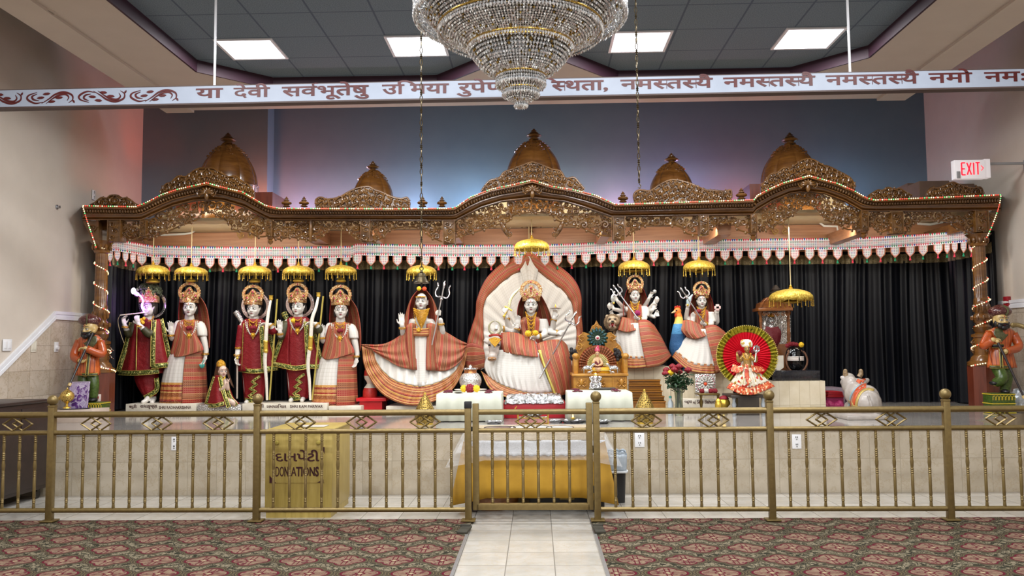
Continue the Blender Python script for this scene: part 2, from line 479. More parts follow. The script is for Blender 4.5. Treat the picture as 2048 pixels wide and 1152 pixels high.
# carpets and aisle
t=NT('patterned_carpet');co=t.coord('Object');X,Y,Z=t.sep(co)
def carpet_nodes():
 # staggered medallions on an oval lattice
 px,py=0.34,0.345
 u=t.math('DIVIDE',X,px);v=t.math('DIVIDE',Y,py)
 row=t.math('FLOOR',v)
 uu=t.math('ADD',u,t.math('MULTIPLY',row,0.5))
 fu=t.math('SUBTRACT',t.math('FRACT',uu),0.5);fv=t.math('SUBTRACT',t.math('FRACT',v),0.5)
 # quatrefoil distance: four lobes
 au,av=t.math('ABSOLUTE',fu),t.math('ABSOLUTE',fv)
 d0=t.math('SQRT',t.math('ADD',t.math('POWER',fu,2.0),t.math('POWER',fv,2.0)))
 ang=t.math('ARCTAN2',fv,fu)
 lob=t.math('ADD',1.0,t.math('MULTIPLY',t.math('ABSOLUTE',t.math('COSINE',t.math('MULTIPLY',ang,2.0))),0.34))
 d=t.math('DIVIDE',d0,lob)
 # scroll figure noise
 n=t.noise(co,21,3,0.6);vn=t.voro(co,30,'DISTANCE_TO_EDGE')
 field=t.ramp(n,[(0,'#2a2c20'),(0.45,'#7d725e'),(0.53,'#8c826c'),(0.60,'#413f2c')],True)
 inner=t.ramp(n,[(0,'#5c3032'),(0.40,'#7d6856'),(0.53,'#89735f'),(0.64,'#6b4040')],True)
 def band(lo,hi):
  return t.math('MULTIPLY',t.math('GREATER_THAN',d,lo),t.math('LESS_THAN',d,hi))
 col=t.mix(t.math('LESS_THAN',d,0.34),field,inner)
 col=t.mix(band(0.265,0.30),col,lin('#5a1024'));col=t.mix(band(0.30,0.325),col,lin('#43392e'))
 col=t.mix(band(0.325,0.34),col,lin('#66593f'));col=t.mix(band(0.34,0.362),col,lin('#39332a'))
 col=t.mix(band(0.362,0.378),col,lin('#5c503c'));col=t.mix(band(0.378,0.40),col,lin('#3d372d'))
 col=t.mix(t.math('MULTIPLY',band(0.0,0.25),t.math('LESS_THAN',t.math('ABSOLUTE',t.math('SUBTRACT',t.math('MINIMUM',au,av),0.045)),0.012)),col,lin('#560a1f'))
 col=t.mix(band(0.055,0.08),col,lin('#560a1f'))
 col=t.mix(t.math('LESS_THAN',d,0.035),col,lin('#a89878'))
 col=t.mix(t.math('MULTIPLY',t.math('LESS_THAN',vn,0.06),t.math('GREATER_THAN',d,0.40)),col,lin('#2a281f'))
 fib=t.noise(co,420,2)
 col=t.mix(t.math('MULTIPLY',fib,0.35),col,lin('#2a221e'))
 t.set(col=col,rough=0.95,spec=0.1);t.bump(fib,0.6,0.006)
carpet_nodes()
CARPET=t.m
AX0,AX1,YC=-0.575,0.452,7.47
for nm,x0,x1,lb in(('carpet',XL,AX0,'wide patterned maroon and beige carpet left of the tiled aisle'),('carpet',AX1,XR,'wide patterned maroon and beige carpet right of the tiled aisle')):
 b=MB();b.box(((x0+x1)/2,(Y0+YC)/2,0.006),(x1-x0,YC-Y0,0.012))
 tag(b.build(nm,CARPET,None,0),lb,'carpet')
ALU=M1('aluminium_strip','#b9bcc2',rough=0.35,metal=0.9)
for x,s in((AX0,'left'),(AX1,'right')):
 b=MB();b.box((x,(Y0+6.85)/2,0.008),(0.02,6.85-Y0,0.016))
 o=b.build('trim_2',ALU,None,0);struct(o)
PAD=M1('dark_gate_pad','#2c2a22','#3b372c',rough=0.8,bump=.4)
for x,y,rz,lb in((-0.605,6.99,-.1,'small dark bent corner plate beside the left edge of the aisle'),(0.49,6.99,.05,'small dark corner plate beside the right edge of the aisle')):
 b=MB();b.box((x,y,0.022),(0.085,0.24,0.02),rz,bev=.006)
 b.box((x,y+.1,0.034),(0.085,0.03,0.02),rz,bev=.006)
 tag(b.build('floor_plate',PAD,None),lb,'floor plate')
# stage
STONE=tiles('stage_stone_tile',0.305,0.345,'#a69a87','#bbb09e','#948a77','XZ',0.0025,0.3,0,(0.02,0.0),vein='#9c8a6c')
t=NT('polished_stage_floor');co=t.coord('Object');X,Y,Z=t.sep(co)
n=t.noise(co,1.6,6,0.6)
fu=t.math('FRACT',t.math('DIVIDE',X,0.61));fv=t.math('FRACT',t.math('DIVIDE',Y,0.61))
g=t.math('MAXIMUM',near(fu,0.004),near(fv,0.004))
t.set(col=t.mix(g,t.ramp(n,[(0.35,'#8e8985'),(0.65,'#a8a39d')]),lin('#77726c')),rough=0.09,spec=0.6)
POLISH=t.m
SX0,SX1=XL,4.86
b=MB()
ol=[(SX0,Y_FRONT),(SX1,Y_FRONT),(SX1,9.6),(XR,10.9),(XR,13.0),(SX0,13.0)]
b.prism([(x,y,0)for x,y in ol],(0,0,STAGE-.02));struct(b.build('stage_platform',STONE,None,0))
b=MB();ol2=[(x-(0.0),y-(0.012 if i<2 else 0))for i,(x,y)in enumerate(ol)]
b.prism([(x,y,STAGE-.02)for x,y in ol2],(0,0,.02));struct(b.build('stage_floor',POLISH,None,0))
STEP=tiles('step_stone_tile',0.305,0.30,'#b3a794','#c9bfae','#7d725d','XY',0.0025,0.3)
for i,h in enumerate((0.16,0.32,0.48)):
 yb=9.15+i*0.3
 b=MB();b.box(((SX1+XR)/2,(yb+10.95)/2,h/2),(XR-SX1-.004,10.95-yb,h));struct(b.build('stage_step',STONE,None,0))
# tile dado and white chair rail on both side walls
DADO=tiles('dado_stone_tile',0.42,0.31,'#b5a795','#c8bbab','#978a78','YZ',0.003,0.3,0,(0.1,0.03),vein='#8d7755')
a,c_,e=PX(0,738,XL),PX(108,630,XL),PX(170,633,XL)
ZD=c_.z
sl=(c_.z-a.z)/(c_.y-a.y)
yn=a.y-1.2;zn=a.z-1.2*sl
b=MB();b.prism([(XL,12.99,0),(XL,12.99,ZD),(XL,c_.y,ZD),(XL,yn,zn),(XL,yn,0)],(0.012,0,0));struct(b.build('wall_dado',DADO,None,0))
def chair_rail(X,sgn,pts,name):
 b=MB()
 for dz,d,h in((0.03,0.03,0.02),(0.0,0.022,0.04),(-0.035,0.032,0.022)):
  P=[V((X,y,z+dz))for y,z in pts]
  for p,q in zip(P,P[1:]):
   b.prism([p+V((0,0,-h)),q+V((0,0,-h)),q+V((0,0,h)),p+V((0,0,h))],(sgn*d,0,0))
 struct(b.build(name,WHITE,None,0))
chair_rail(XL,1,[(12.99,ZD),(c_.y,ZD),(yn,zn)],'trim_3')
e=PX(2034,607,XR);ZD2=e.z
b=MB();b.prism([(XR,13.3,0),(XR,13.3,ZD2),(XR,9.2,ZD2),(XR,7.4,ZD2-1.2),(XR,7.4,0)],(-0.012,0,0));struct(b.build('wall_dado',DADO,None,0))
chair_rail(XR,-1,[(13.3,ZD2),(9.2,ZD2),(7.4,ZD2-1.2)],'trim_4')
# wall plates
IVORY=M1('ivory_plastic','#d8d2c2',rough=0.4);SWH=M1('white_plastic','#e6e6e8',rough=0.35);SLOT=M1('dark_slot','#3a3733',rough=.6)
def plate_on(plane,px,py,wpx,hpx,depth,name,label,cat,kind,mat=SWH):
 """plane 'L' = left wall, 'F' = stage front, 'R' = right wall"""
 if plane=='L':c=PX(px,py,XL+.012);u,n=V((0,-1,0)),V((1,0,0))
 elif plane=='R':c=PX(px,py,XR-.012);u,n=V((0,1,0)),V((-1,0,0))
 else:c=W(px,py,Y_FRONT);u,n=V((1,0,0)),V((0,-1,0))
 s=S(c.y);w_,h_=(wpx if plane!='F' else wpx*s),hpx*s
 M=Matrix((u,-n,V((0,0,1)))).transposed().to_4x4();M.translation=c
 r=thing(name,c,label,cat)
 b=MB();b.box((0,-.004,0),(w_,.008,h_),bev=.003);b.xf(M);b.build('cover_plate',mat,r)
 if kind=='outlet':
  for dz in(-.25,.25):
   b=MB();b.lathe([(w_*.23,0),(w_*.22,.004)],(0,0,0),16,M=Matrix.Rotation(PI/2,4,'X'));b.xf(Matrix.Translation((0,-.007,dz*h_)));
   b.xf(M);so=b.build('socket',SWH,r)
   q=MB()
   for dx in(-.09,.09):q.box((dx*w_,-.0125,dz*h_+.008),(.007,.002,.016))
   q.box((0,-.0125,dz*h_-.012),(.009,.002,.009));q.xf(M);q.build('slots',SLOT,so,0)
 elif kind=='switch':
  n_=2 if wpx>.1 else 1
  for k in range(n_):
   dx=0 if n_==1 else(-.22+.44*k)*w_
   b=MB();b.box((dx,-.010,0),(w_*(.3 if n_==2 else .4),.008,h_*.62),bev=.003);b.xf(M);b.build('rocker',mat,r)
 elif kind=='dimmer':
  b=MB();b.lathe([(.028,0),(.024,.025)],(0,0,0),16,M=Matrix.Rotation(PI/2,4,'X'));b.xf(Matrix.Translation((0,-.008,-.01)));b.xf(M);b.build('knob',mat,r)
 return r
plate_on('L',14,690,.17,24,0,'light_switch','white double light switch on the wall above the sloping white rail','light switch','switch')
plate_on('L',67,693,.115,23,0,'light_switch','ivory single light switch on the tiled wall below the rail','light switch','switch',IVORY)
plate_on('L',112,694,.09,20,0,'dimmer_switch','white rotary dimmer on the tiled wall beside the turbaned figure','light switch','dimmer')
plate_on('L',187,390,.08,20,0,'wall_outlet','white outlet high on the wall above the canopy corner','outlet','outlet')
plate_on('F',349,887,12,27,0,'wall_outlet','white outlet on the stage front behind the leftmost railing bay','outlet','outlet')
plate_on('F',1279,880,19,28,0,'wall_outlet','white outlet on the stage front beside the waste bin','outlet','outlet')
plate_on('F',1593,883,18,28,0,'wall_outlet','white outlet on the stage front right of the yellow table under the lingam block','outlet','outlet')
c=PX(113,414,XL);r=thing('wall_hook',c,'small grey round fitting on the bare beige wall','wall fitting')
b=MB();b.lathe([(.03,0),(.03,.012),(.016,.014),(.014,.04),(.02,.045)],(0,0,0),16,M=Matrix.Rotation(PI/2,4,'Y'));b.xf(Matrix.Translation(c));b.build('knob',ALU,r)
# red alarm pull station
c=PX(2018,603,XR);r=thing('fire_alarm',c,'small red fire alarm pull station above the turbaned figure','fire alarm')
AL=M1('alarm_red','#9c1a26',rough=.4)
b=MB();b.box(c+V((-.025,0,0)),(.05,.10,.13),bev=.006);b.build('housing',AL,r)
b=MB();b.box(c+V((-.055,0,-.01)),(.014,.075,.03),bev=.004);b.box(c+V((-.05,-.051,-.01)),(.03,.004,.02));b.build('handle',SWH,r)
# brass stair handrail on the right wall
BRASS=M1('antique_brass','#74623d','#816e44',rough=0.42,metal=0.6,nscale=30)
c=W(2036,650,9.6);r=thing('handrail',c,'brass stair handrail end on the far right wall','handrail')
b=MB();e=c+V((.35,-.9,-.35));b.tube([c+V((-.02,.06,.0)),c,c+V((.02,-.06,-.02)),e],.026,10);b.sphere(c+V((-.02,.06,0)),.03);b.build('rail',BRASS,r)
b=MB();p=lerp(c,e,.35);b.tube([p,p+V((0,.05,-.06)),V((XR,p.y+.05,p.z-.06))],.012,8);b.build('bracket',BRASS,r)
# exit sign
c=W(1937,339,12.6);c.x=5.65
def exit_sign():
 c=W(1936,340,10.6);s=S(10.6)
 r=thing('exit_sign',c,'white box EXIT sign with red letters and arrow on the right','exit sign')
 GW=M1('sign_white','#c9c6c8',rough=.4,emit='#fff2f2',es=.25);RL=M1('exit_red','#e01024',rough=.4,emit='#ff1028',es=1.6)
 b=MB();b.box(c,(60*s,.09,38*s),bev=.006);b.box(c+V((36*s,.02,2*s)),(12*s,.10,38*s),bev=.006);b.build('housing',GW,r)
 L={'E':[((0,0),(0,1)),((0,0),(.7,0)),((0,.5),(.6,.5)),((0,1),(.7,1))],'X':[((0,0),(.8,1)),((0,1),(.8,0))],
'I':[((.15,0),(.15,1))],'T':[((.4,0),(.4,1)),((0,1),(.8,1))],'>':[((0,.75),(.5,.5)),((.5,.5),(0,.25))]}
 b=MB();x0=-16
 for ch,w_ in zip('EXIT',(10.5,11.5,5.5,11)):
  for(ax,ay),(bx,by)in L[ch]:
   A=c+V(((x0+ax*10)*s,-.046,(-11+ay*24)*s));B=c+V(((x0+bx*10)*s,-.046,(-11+by*24)*s))
   b.ribbon([A,B],1.35*s,(0,-1,0),.004)
  x0+=w_
 for(ax,ay),(bx,by)in L['>']:
  A=c+V(((22+ax*9)*s,-.046,(-8+ay*20)*s));B=c+V(((22+bx*9)*s,-.046,(-8+by*20)*s))
  b.ribbon([A,B],.6*s,(0,-1,0),.004)
 b.build('letters',RL,r,0)
 b=MB();b.box(c+V((-23*s,-.05,-11*s)),(7*s,.01,14*s),bev=.003);b.build('test_switch',M1('grey_plastic','#8d8b8c',rough=.5),r)
 b=MB();b.box(((c.x+.2+XR)/2,c.y+.03,c.z+.08),(XR-c.x-.2,.03,.03));b.box((XR-.01,c.y+.03,c.z+.05),(.02,.12,.16));b.build('mounting_arm',M1('grey_plastic','#8d8b8c'),r)
exit_sign()
# brass railings and gate
ra,rb=V((-4.314,7.40,0)),V((3.481,7.335,0))
RD=(rb-ra).normalized()
def rail_x(x): # point of the railing line at a given X
 return ra+RD*((x-ra.x)/RD.x)
def xpix(px,z): # X on the railing line for a pixel column at height z
 p=W(px,930,Y_RAIL);return p.x
ZR1,ZR2,ZR3=0.945,0.787,0.112
PXS=[-4.29,-2.452,-0.602,0.508,1.990,3.478]
def post(r,x,ball=True,cap=None):
 b=MB();c=rail_x(x);ang=math.atan2(RD.y,RD.x)
 b.box(c+V((0,0,.515)),(.056,.056,1.0),ang,bev=.005);b.box(c+V((0,0,.024)),(.12,.12,.012),ang,bev=.003)
 b.box(c+V((0,0,1.02)),(.06,.06,.02),ang,bev=.004)
 o=b.build('post',BRASS,r)
 if ball:
  q=MB();q.sphere(c+V((0,0,1.072)),.047,20,14);q.lathe([(.022,1.025),(.018,1.04)],c,14);q.build('ball_finial',BRASS,o)
 if cap:
  q=MB();q.box(c+V((0,0,1.008)),(.062,.062,.06),ang,bev=.005);q.build('tape_cap',M1('black_tape','#17171a',rough=.5),o)
def bars(r,x0,x1,ends=True):
 for nm,z,rad in(('top_rail',ZR1,.027),('middle_rail',ZR2,.021),('bottom_rail',ZR3,.021)):
  b=MB();b.tube([rail_x(x0)+V((0,0,z)),rail_x(x1)+V((0,0,z))],rad,14);b.build(nm,BRASS,r)
def bal_mesh():
 b=MB();h0,h1=ZR3+.012,ZR2-.012;L=h1-h0
 pr=[(.014,0),(.016,.02),(.013,.07)]
 for z in(.09,.11,.13):pr+=[(.0125,z-.012),(.0165,z),(.0125,z+.012)]
 pr+=[(.0155,.16),(.0145,.42)]
 for z in(.44,.465,.49):pr+=[(.0125,z-.014),(.017,z),(.0125,z+.014)]
 pr+=[(.015,.53),(.018,.58),(.014,.64)]
 for z in(.665,.69,.715,.74):pr+=[(.0125,z-.012),(.017,z),(.0125,z+.012)]
 pr+=[(.013,.78),(.0155,.84),(.013,.88)]
 for z in(.90,.925,.95):pr+=[(.0125,z-.012),(.0165,z),(.0125,z+.012)]
 pr+=[(.016,.985),(.016,1.0)]
 b.lathe([(r_*.86,h0+z*L)for r_,z in pr],(0,0,0),10)
 return b
BAL=bal_mesh()
_bal=None
def baluster(r,x):
 global _bal
 c=rail_x(x)
 if _bal is None:
  q=MB();q.merge(BAL);_bal=q.build('baluster',BRASS,None);o=_bal
  o.location=c-org(r);o.parent=r;return
 o=_bal.copy();C.objects.link(o);o.parent=r;o.location=c-org(r)
def diamonds(r,px):
 x=xpix(px,.87);c=rail_x(x)+V((0,0,(ZR1+ZR2)/2-.002));b=MB()
 hh=(ZR1-ZR2)/2-.022
 for dx,hw,h2 in((-.041,.088,hh),(.041,.088,hh)):
  pts=[V((dx-hw,0,0)),V((dx,0,h2)),V((dx+hw,0,0)),V((dx,0,-h2)),V((dx-hw,0,0))]
  for p,q in zip(pts,pts[1:]):
   d=(q-p).normalized()*.005;b.tube([c+p-d+V((0,.006*(1 if dx>0 else-1),0)),c+q+d+V((0,.006*(1 if dx>0 else-1),0))],.0078,4)
 b.build('diamond_ornament',BRASS,r,0)
# left railing: bays to the left of the gate
rl=thing('railing',rail_x(PXS[1]),'antique brass railing in front of the stage left of the gate','railing')
x_end=-6.15
for k in range(3):post(rl,PXS[k],k<2,cap=(k==2))
bars(rl,x_end,PXS[0]-.02);bars(rl,PXS[0]+.02,PXS[1]-.02);bars(rl,PXS[1]+.02,PXS[2]-.02)
for k in range(2):
 for i in range(12):baluster(rl,PXS[k]+.146+i*(PXS[k+1]-PXS[k]-.292)/11)
for i in range(10):baluster(rl,PXS[0]-.146-i*.142)
for px in(27,185.6,309,433,598.7,722,850):diamonds(rl,px)
rr=thing('railing',rail_x(PXS[4]),'antique brass railing in front of the stage right of the gate','railing')
for k in(3,4,5):post(rr,PXS[k])
bars(rr,PXS[3]+.02,PXS[4]-.02);bars(rr,PXS[4]+.02,PXS[5]-.02);bars(rr,PXS[5]+.02,5.6)
for k in(3,4):
 for i in range(9):baluster(rr,PXS[k]+.157+i*(PXS[k+1]-PXS[k]-.314)/8)
for i in range(9):baluster(rr,PXS[5]+.16+i*.146)
for px in(1294.7,1429,1645,1783.7,2002):diamonds(rr,px)
g=thing('gate',rail_x(-.05),'antique brass gate in the railing at the end of the aisle','gate')
gx0,gx1=-0.535,0.447
gb=MB();ang=math.atan2(RD.y,RD.x)
for x in(gx0,gx1):gb.box(rail_x(x)+V((0,0,.565)),(.054,.05,.91),ang,bev=.005)
gb.box(rail_x((gx0+gx1)/2)+V((0,0,.137)),(gx1-gx0,.05,.054),ang,bev=.005)
gb.build('frame',BRASS,g)
for nm,z,rad in(('top_rail',ZR1-.0,.024),('middle_rail',ZR2,.02)):
 b=MB();b.tube([rail_x(gx0)+V((0,0,z)),rail_x(gx1)+V((0,0,z))],rad,14);b.build(nm,BRASS,g)
for px in(984.7,1015,1046,1076.6,1107.4,1138.8):baluster(g,xpix(px,.5))
diamonds(g,1062)
for z in(.62,.28):
 b=MB();b.box(rail_x(PXS[3]-.03)+V((0,0,z)),(.05,.03,.06),bev=.004);b.build('hinge',M1('black_tape','#17171a'),g)
b=MB();b.box(rail_x((PXS[2]+gx0)/2)+V((0,0,.80)),(.05,.02,.04),bev=.004);b.build('latch',M1('black_tape','#17171a'),g)
# carved wooden canopy
WD=wood('carved_teak','#3f2710','#624019','#7e5726',(1,1,2.2),0.3,0.45)
WD2=wood('polished_teak','#4a2c12','#69431c','#805526',(.5,1,3),0.25,0.4)
WDR=wood('reddish_veneer','#8c5b3e','#a97652','#bf8d68',(.25,1,5),0.4,0.25)
WDP=wood('mahogany_pedestal','#4a1d10','#5f2918','#6f3320',(4,4,.5),0.35,0.3)
def mp(x,y,dy=0.0):return W(x,y,Y_MAN+dy)
sM=S(Y_MAN)
TL=[(165,412),(271,413.8),(289.7,406.6),(324.5,389),(355,379),(386,372),(413,365.6),(427,370),(458,378),(484.5,384),(509,398.5),(529.6,410.7),(549,415.5),(560,417),(787,418),(900,417),(910,415.5),(941.7,394),(983,378.5),(1025,370),(1064.6,360.4),(1104,373),(1150,380.6),(1191.7,391),(1229.7,408.5),(1240,409),(1508,400),(1515,391),(1540,378),(1567,366),(1618,351.6),(1676,367.6),(1706.7,381),(1734,396.4),(1750.5,400.5),(2002,390)]
BL=[(175,440),(283.5,440),(300,432),(345,412),(386,401.5),(413,399.5),(447.6,401.5),(489,414),(534,437),(540,440),(907,441),(912.5,440),(962.5,415),(1004,402.5),(1064.6,396),(1129,402.5),(1171,415),(1223,433),(1506,429),(1512.6,421),(1545,402),(1580,387),(1614,383),(1650,387),(1690,402),(1723,421),(1728.6,422),(1994,421)]
can=thing('temple_canopy',V((0,Y_MAN,STAGE)),'long carved wooden temple canopy with five domes over the stage','canopy')
xs=sorted(set([165+i*9.0 for i in range(205)]+[p[0]for p in TL]+[p[0]for p in BL]))
xs=[x for x in xs if 165<=x<=2002]
PROF=[(0,.30),(0,-.17),(0.07,-.185),(0.13,-.185),(0.16,-.13),(0.50,-.075),(0.53,-.10),(0.60,-.10),(0.63,-.055),(0.78,-.05),(0.9,-.015),(0.93,-.04),(1.0,-.04),(1.0,.30)]
b=MB();rows=[]
for x in xs:
 t0,t1=interp(TL,x),interp(BL,x)
 rows.append([mp(x,lerp(t0,t1,t),d)for t,d in PROF])
b.grid(rows);n=len(PROF)
b.f+=[tuple(range(n)),tuple(reversed([(len(rows)-1)*n+i for i in range(n)]))];b.uv+=[None,None]
ent=b.build('entablature',WD2,can,30)
# carved leaf band on the cornice
b=MB();x=170
while x<1999:
 t0,t1=interp(TL,x),interp(BL,x)
 p=mp(x,lerp(t0,t1,.33),-.115);sl=math.atan2(-(interp(TL,x+3)-interp(TL,x-3)),6)
 M=Matrix.Rotation(-sl,3,'Y')
 hh=(t1-t0)*.15*sM
 b.sphere(p,(.016,.018,hh),7,5,M);
 q=mp(x+2.6,lerp(t0,t1,.44),-.09);b.sphere(q,(.008,.012,hh*.5),6,4,M)
 x+=5.4
b.build('carved_leaf_band',WD,ent,60)
# roof deck
b=MB()
for x0,x1 in zip(range(165,2002,60),list(range(225,2002,60))+[2002]):
 ya=max(interp(TL,x0),interp(TL,x1),400)+8
 a,c=mp(x0,ya,.3),mp(x1,ya,.3)
zd=mp(1000,424,0).z
b.box(((mp(170,420).x+mp(1998,410).x)/2,(Y_MAN+.28+Y_CURT)/2,zd),(mp(1998,410).x-mp(170,420).x,Y_CURT-Y_MAN-.28,.04))
b.build('roof_deck',M1('cream_underside','#d9c39a','#e2cfa8',rough=.6),can,0)
# cream boards added behind the three arches to block red spill and look lit
for x0,x1,yt in((318,512,398),(932,1200,396),(1532,1702,381)):
 Yv=Y_MAN+.8;a,c=W(x0,yt+10,Yv),W(x1,yt+10,Yv);zt=max(W((x0+x1)/2,yt,Yv).z,zd+.1);b=MB()
 pts=[V((a.x,Yv,zd)),V((c.x,Yv,zd))]+[V((lerp(c.x,a.x,k/10),Yv,lerp(zd+.02,zt,math.sin(PI*(.08+.84*k/10)))))for k in range(11)]
 b.prism(pts,(0,.04,0));b.build('light_block_board',M1('cream_underside','#d9c39a'),can,0)
# wooden header boards behind the fretwork
b=MB()
for x0,x1,yt in((215,300,432),(300,536,420),(536,912,432),(912,1224,410),(1224,1512,428),(1512,1726,404),(1726,1945,424)):
 Yb=12.35
 a,c=W(x0,yt,Yb),W(x1,yt,Yb);zb=W((x0+x1)/2,503,Yb).z
 zt=min(a.z,zd-.03)
 b.box(((a.x+c.x)/2,Yb+.03,(zt+zb)/2),(c.x-a.x-.004,.05,zt-zb))
hb=b.build('header_board',WDR,can,0)
# arched upper boards in the three big arches, with gilt scroll ornaments applied
GILT=M1('gilt_ornament','#a37f4a','#b89458',rough=.45,metal=.3)
def spiral(c,r,turns,a0,sgn,nx,nz,ny,n=22,k=1.0):
 """points of a spiral in the plane spanned by nx, nz"""
 out=[]
 for i in range(n+1):
  t=i/n;a=a0+sgn*turns*2*PI*t;rr=r*(1-t*.86)**k
  out.append(c+nx*(math.cos(a)*rr)+nz*(math.sin(a)*rr)+ny*(-.012*math.sin(PI*t)))
 return out
EX,EY,EZ=V((1,0,0)),V((0,1,0)),V((0,0,1))
def scroll(b,c,r,sgn,a0,w_=None,leaf=True,turns=1.55,seg=5):
 w_=w_ or r*.17
 P=spiral(c,r,turns,a0,sgn,EX,EZ,EY)
 R=[w_*(1.15-.5*i/(len(P)-1))for i in range(len(P))]
 b.tube(P,R,seg)
 b.sphere(P[-1],w_*1.35,6,5)
 if leaf:
  for t,l in((0.0,.75),(.16,.6),(.32,.5)):
   i=int(t*(len(P)-1));p=P[i];d=(p-c).normalized();tg=d.cross(EY)*sgn
   q=p+d*r*l*.5-tg*r*.15
   ang=math.atan2(d.z-tg.z*.5,d.x-tg.x*.5)
   b.sphere(q,(r*l*.55,w_*.8,w_*.95),7,4,Matrix.Rotation(-ang,3,'Y'))
for cx,cy in((492,470),(1560,462)):
 b=MB()
 for dx,sg in((-9,1),(9,-1)):
  scroll(b,W(cx+dx,cy,12.28),8*S(12.3),sg,PI/2,turns=1.5)
 b.build('applied_scroll',GILT,can,60)
b=MB() # the winged lamp relief in the centre arch
P=[W(x,y,12.28)for x,y in((1044,447),(1050,452),(1063,454),(1076,452),(1082,447))]
b.tube(cr(P,4),.014,6);b.lathe([(.03,0),(.012,.04),(.03,.08)],W(1063,465,12.28),10)
for x in(1044,1082):b.sphere(W(x,449,12.28),(.02,.012,.05),8,6)
b.build('applied_lamp_relief',WD,can,60)
# cross beams from the front beam back to the header board
for px,w_ in((605,34),(735,12),(905,18),(1212,20),(1448,26),(1722,24)):
 b=MB();p=mp(px,447,.2);q=mp(px,470,.2)
 b.box((p.x,Y_MAN+.72,(p.z+q.z)/2),(w_*sM,1.1,p.z-q.z));b.build('cross_beam',WDR,can,0)
# pierced fretwork panels
PAN=[
[(218,481),(233,469),(243,468),(263,479),(282,471)],
[(296,472),(310,473),(335,463),(363.5,450.7),(392,440),(404.5,426),(417,422),(433,430),(460,446.6),(468,459),(492.6,463),(515,473),(533,473)],
[(548,476),(560,479),(580,474),(600,478),(620,481)],
[(625,481),(645,472),(658,458),(690,457),(703,470),(721,482)],
[(743,484),(765,475),(780,460),(815,454),(845,458),(858,472),(884,484)],
[(912,475),(941.7,467),(968.7,458.7),(993.7,450),(1016.6,443),(1029,429.5),(1064.6,425),(1100,427.5),(1112.5,440),(1143.7,450),(1164.5,456.6),(1191.7,469),(1223,473)],
[(1252,473),(1276,456.5),(1290,451),(1352.7,452),(1374.6,467.5),(1396,470)],
[(1417,462),(1437.5,448),(1465,445.6),(1476,459),(1499,466)],
[(1515,459),(1529,460.6),(1545,454),(1570,440),(1592,423.7),(1611,408),(1627.4,413),(1641,426.5),(1652,438.8),(1674,448),(1696,459),(1718,457)],
[(1736,448),(1748,454),(1761,465),(1779,459)],
[(1806,465),(1816,462),(1827,445.6),(1840.7,440),(1892.6,443),(1909,454),(1925.5,462),(1946,470)]]
rf=random.Random(3)
for low in PAN:
 b=MB();x0,x1=low[0][0],low[-1][0];cx=(x0+x1)/2
 P=[mp(x,y,.03)for x,y in low];P=cr(P,6)
 b.tube(P,1.7*sM,5)
 up=[mp(x0+(x1-x0)*i/24,interp(BL,x0+(x1-x0)*i/24)+1.2,.02)for i in range(25)]
 b.tube(up,1.5*sM,5)
 # scrolls: dart throwing with mirrored halves
 cs=[]
 tries=0
 while tries<900:
  tries+=1
  x=rf.uniform(x0+3,cx+2);yt,yb=interp(BL,x)+2,interp(low,x)-1
  if yb-yt<5:continue
  y=rf.uniform(yt+2,yb-2)
  room=min(y-yt+1.5,yb-y+1.5,x-x0+1,8.5)
  for qx,qy,qr in cs:room=min(room,math.hypot(x-qx,y-qy)-qr*.80)
  if room<(4.6 if tries<350 else 2.6):continue
  cs.append((x,y,min(room,8.5)))
 for x,y,r_ in cs:
  for s_,xx in((1,x),(-1,2*cx-x)):
   yy=y+(interp(low,xx)-interp(low,x))*.5+(interp(BL,xx)-interp(BL,x))*.5
   a0=rf.uniform(0,2*PI)
   scroll(b,mp(xx,yy,.03),r_*sM,s_,PI-a0 if s_<0 else a0,w_=max(r_*.29,1.3)*sM,turns=1.35 if r_>5 else .9)
 # little pendant leaves on the lower edge
 for i in range(2,len(P)-2,5):
  b.sphere(P[i]+V((0,-.01,-.012)),(.018,.014,.024),6,5)
 b.build('fretwork_panel',WD,can,60)
for sx in(1,-1):
 b=MB()
 P=[mp(1064-sx*d,y,.03)for d,y in((62,443),(58,452),(53,462),(46,472))]
 b.tube(cr(P,5),[.02,.03,.034,.03,.02],6);scroll(b,mp(1064-sx*45,468,.03),8*sM,sx,PI/2)
 b.build('hanging_scroll',WD,can,60)
# pilasters and pendants between the panels
for px,w_,y0,y1,pend in((231,28,441,484,0),(289,12,441,473,1),(540,12,441,474,1),(622,5,441,484,0),(732,19,439,484,0),(898,24,441,488,0),(1237,24,434,480,0),(1407,18,430,470,0),(1506,12,429,466,1),(1727,14,422,462,1),(1792,24,425,468,0),(1960,27,422,465,0)):
 b=MB();a,c=mp(px,y0,0),mp(px,y1,0)
 b.box((a.x,Y_MAN+.05,(a.z+c.z)/2),(w_*sM,.17,a.z-c.z),bev=.008)
 if w_>8:
  for k in range(3):
   z=lerp(c.z,a.z,(k+.6)/3.2)
   scroll(b,V((a.x+(.18 if k%2 else-.18)*w_*sM*.5,Y_MAN-.038,z)),min(w_*.36,7)*sM,1 if k%2 else-1,0,turns=1.4)
  for sx in(-1,1):b.box((a.x+sx*w_*sM*.46,Y_MAN-.035,(a.z+c.z)/2),(.012,.02,a.z-c.z))
 o=b.build('pilaster',WD,can,45)
 if pend:
  q=MB();q.lathe([(.005,-.10),(.03,-.075),(.035,-.05),(.022,-.035),(.04,-.02),(.042,0)],(a.x,Y_MAN+.03,c.z),12);q.build('turned_pendant',WD2,o)
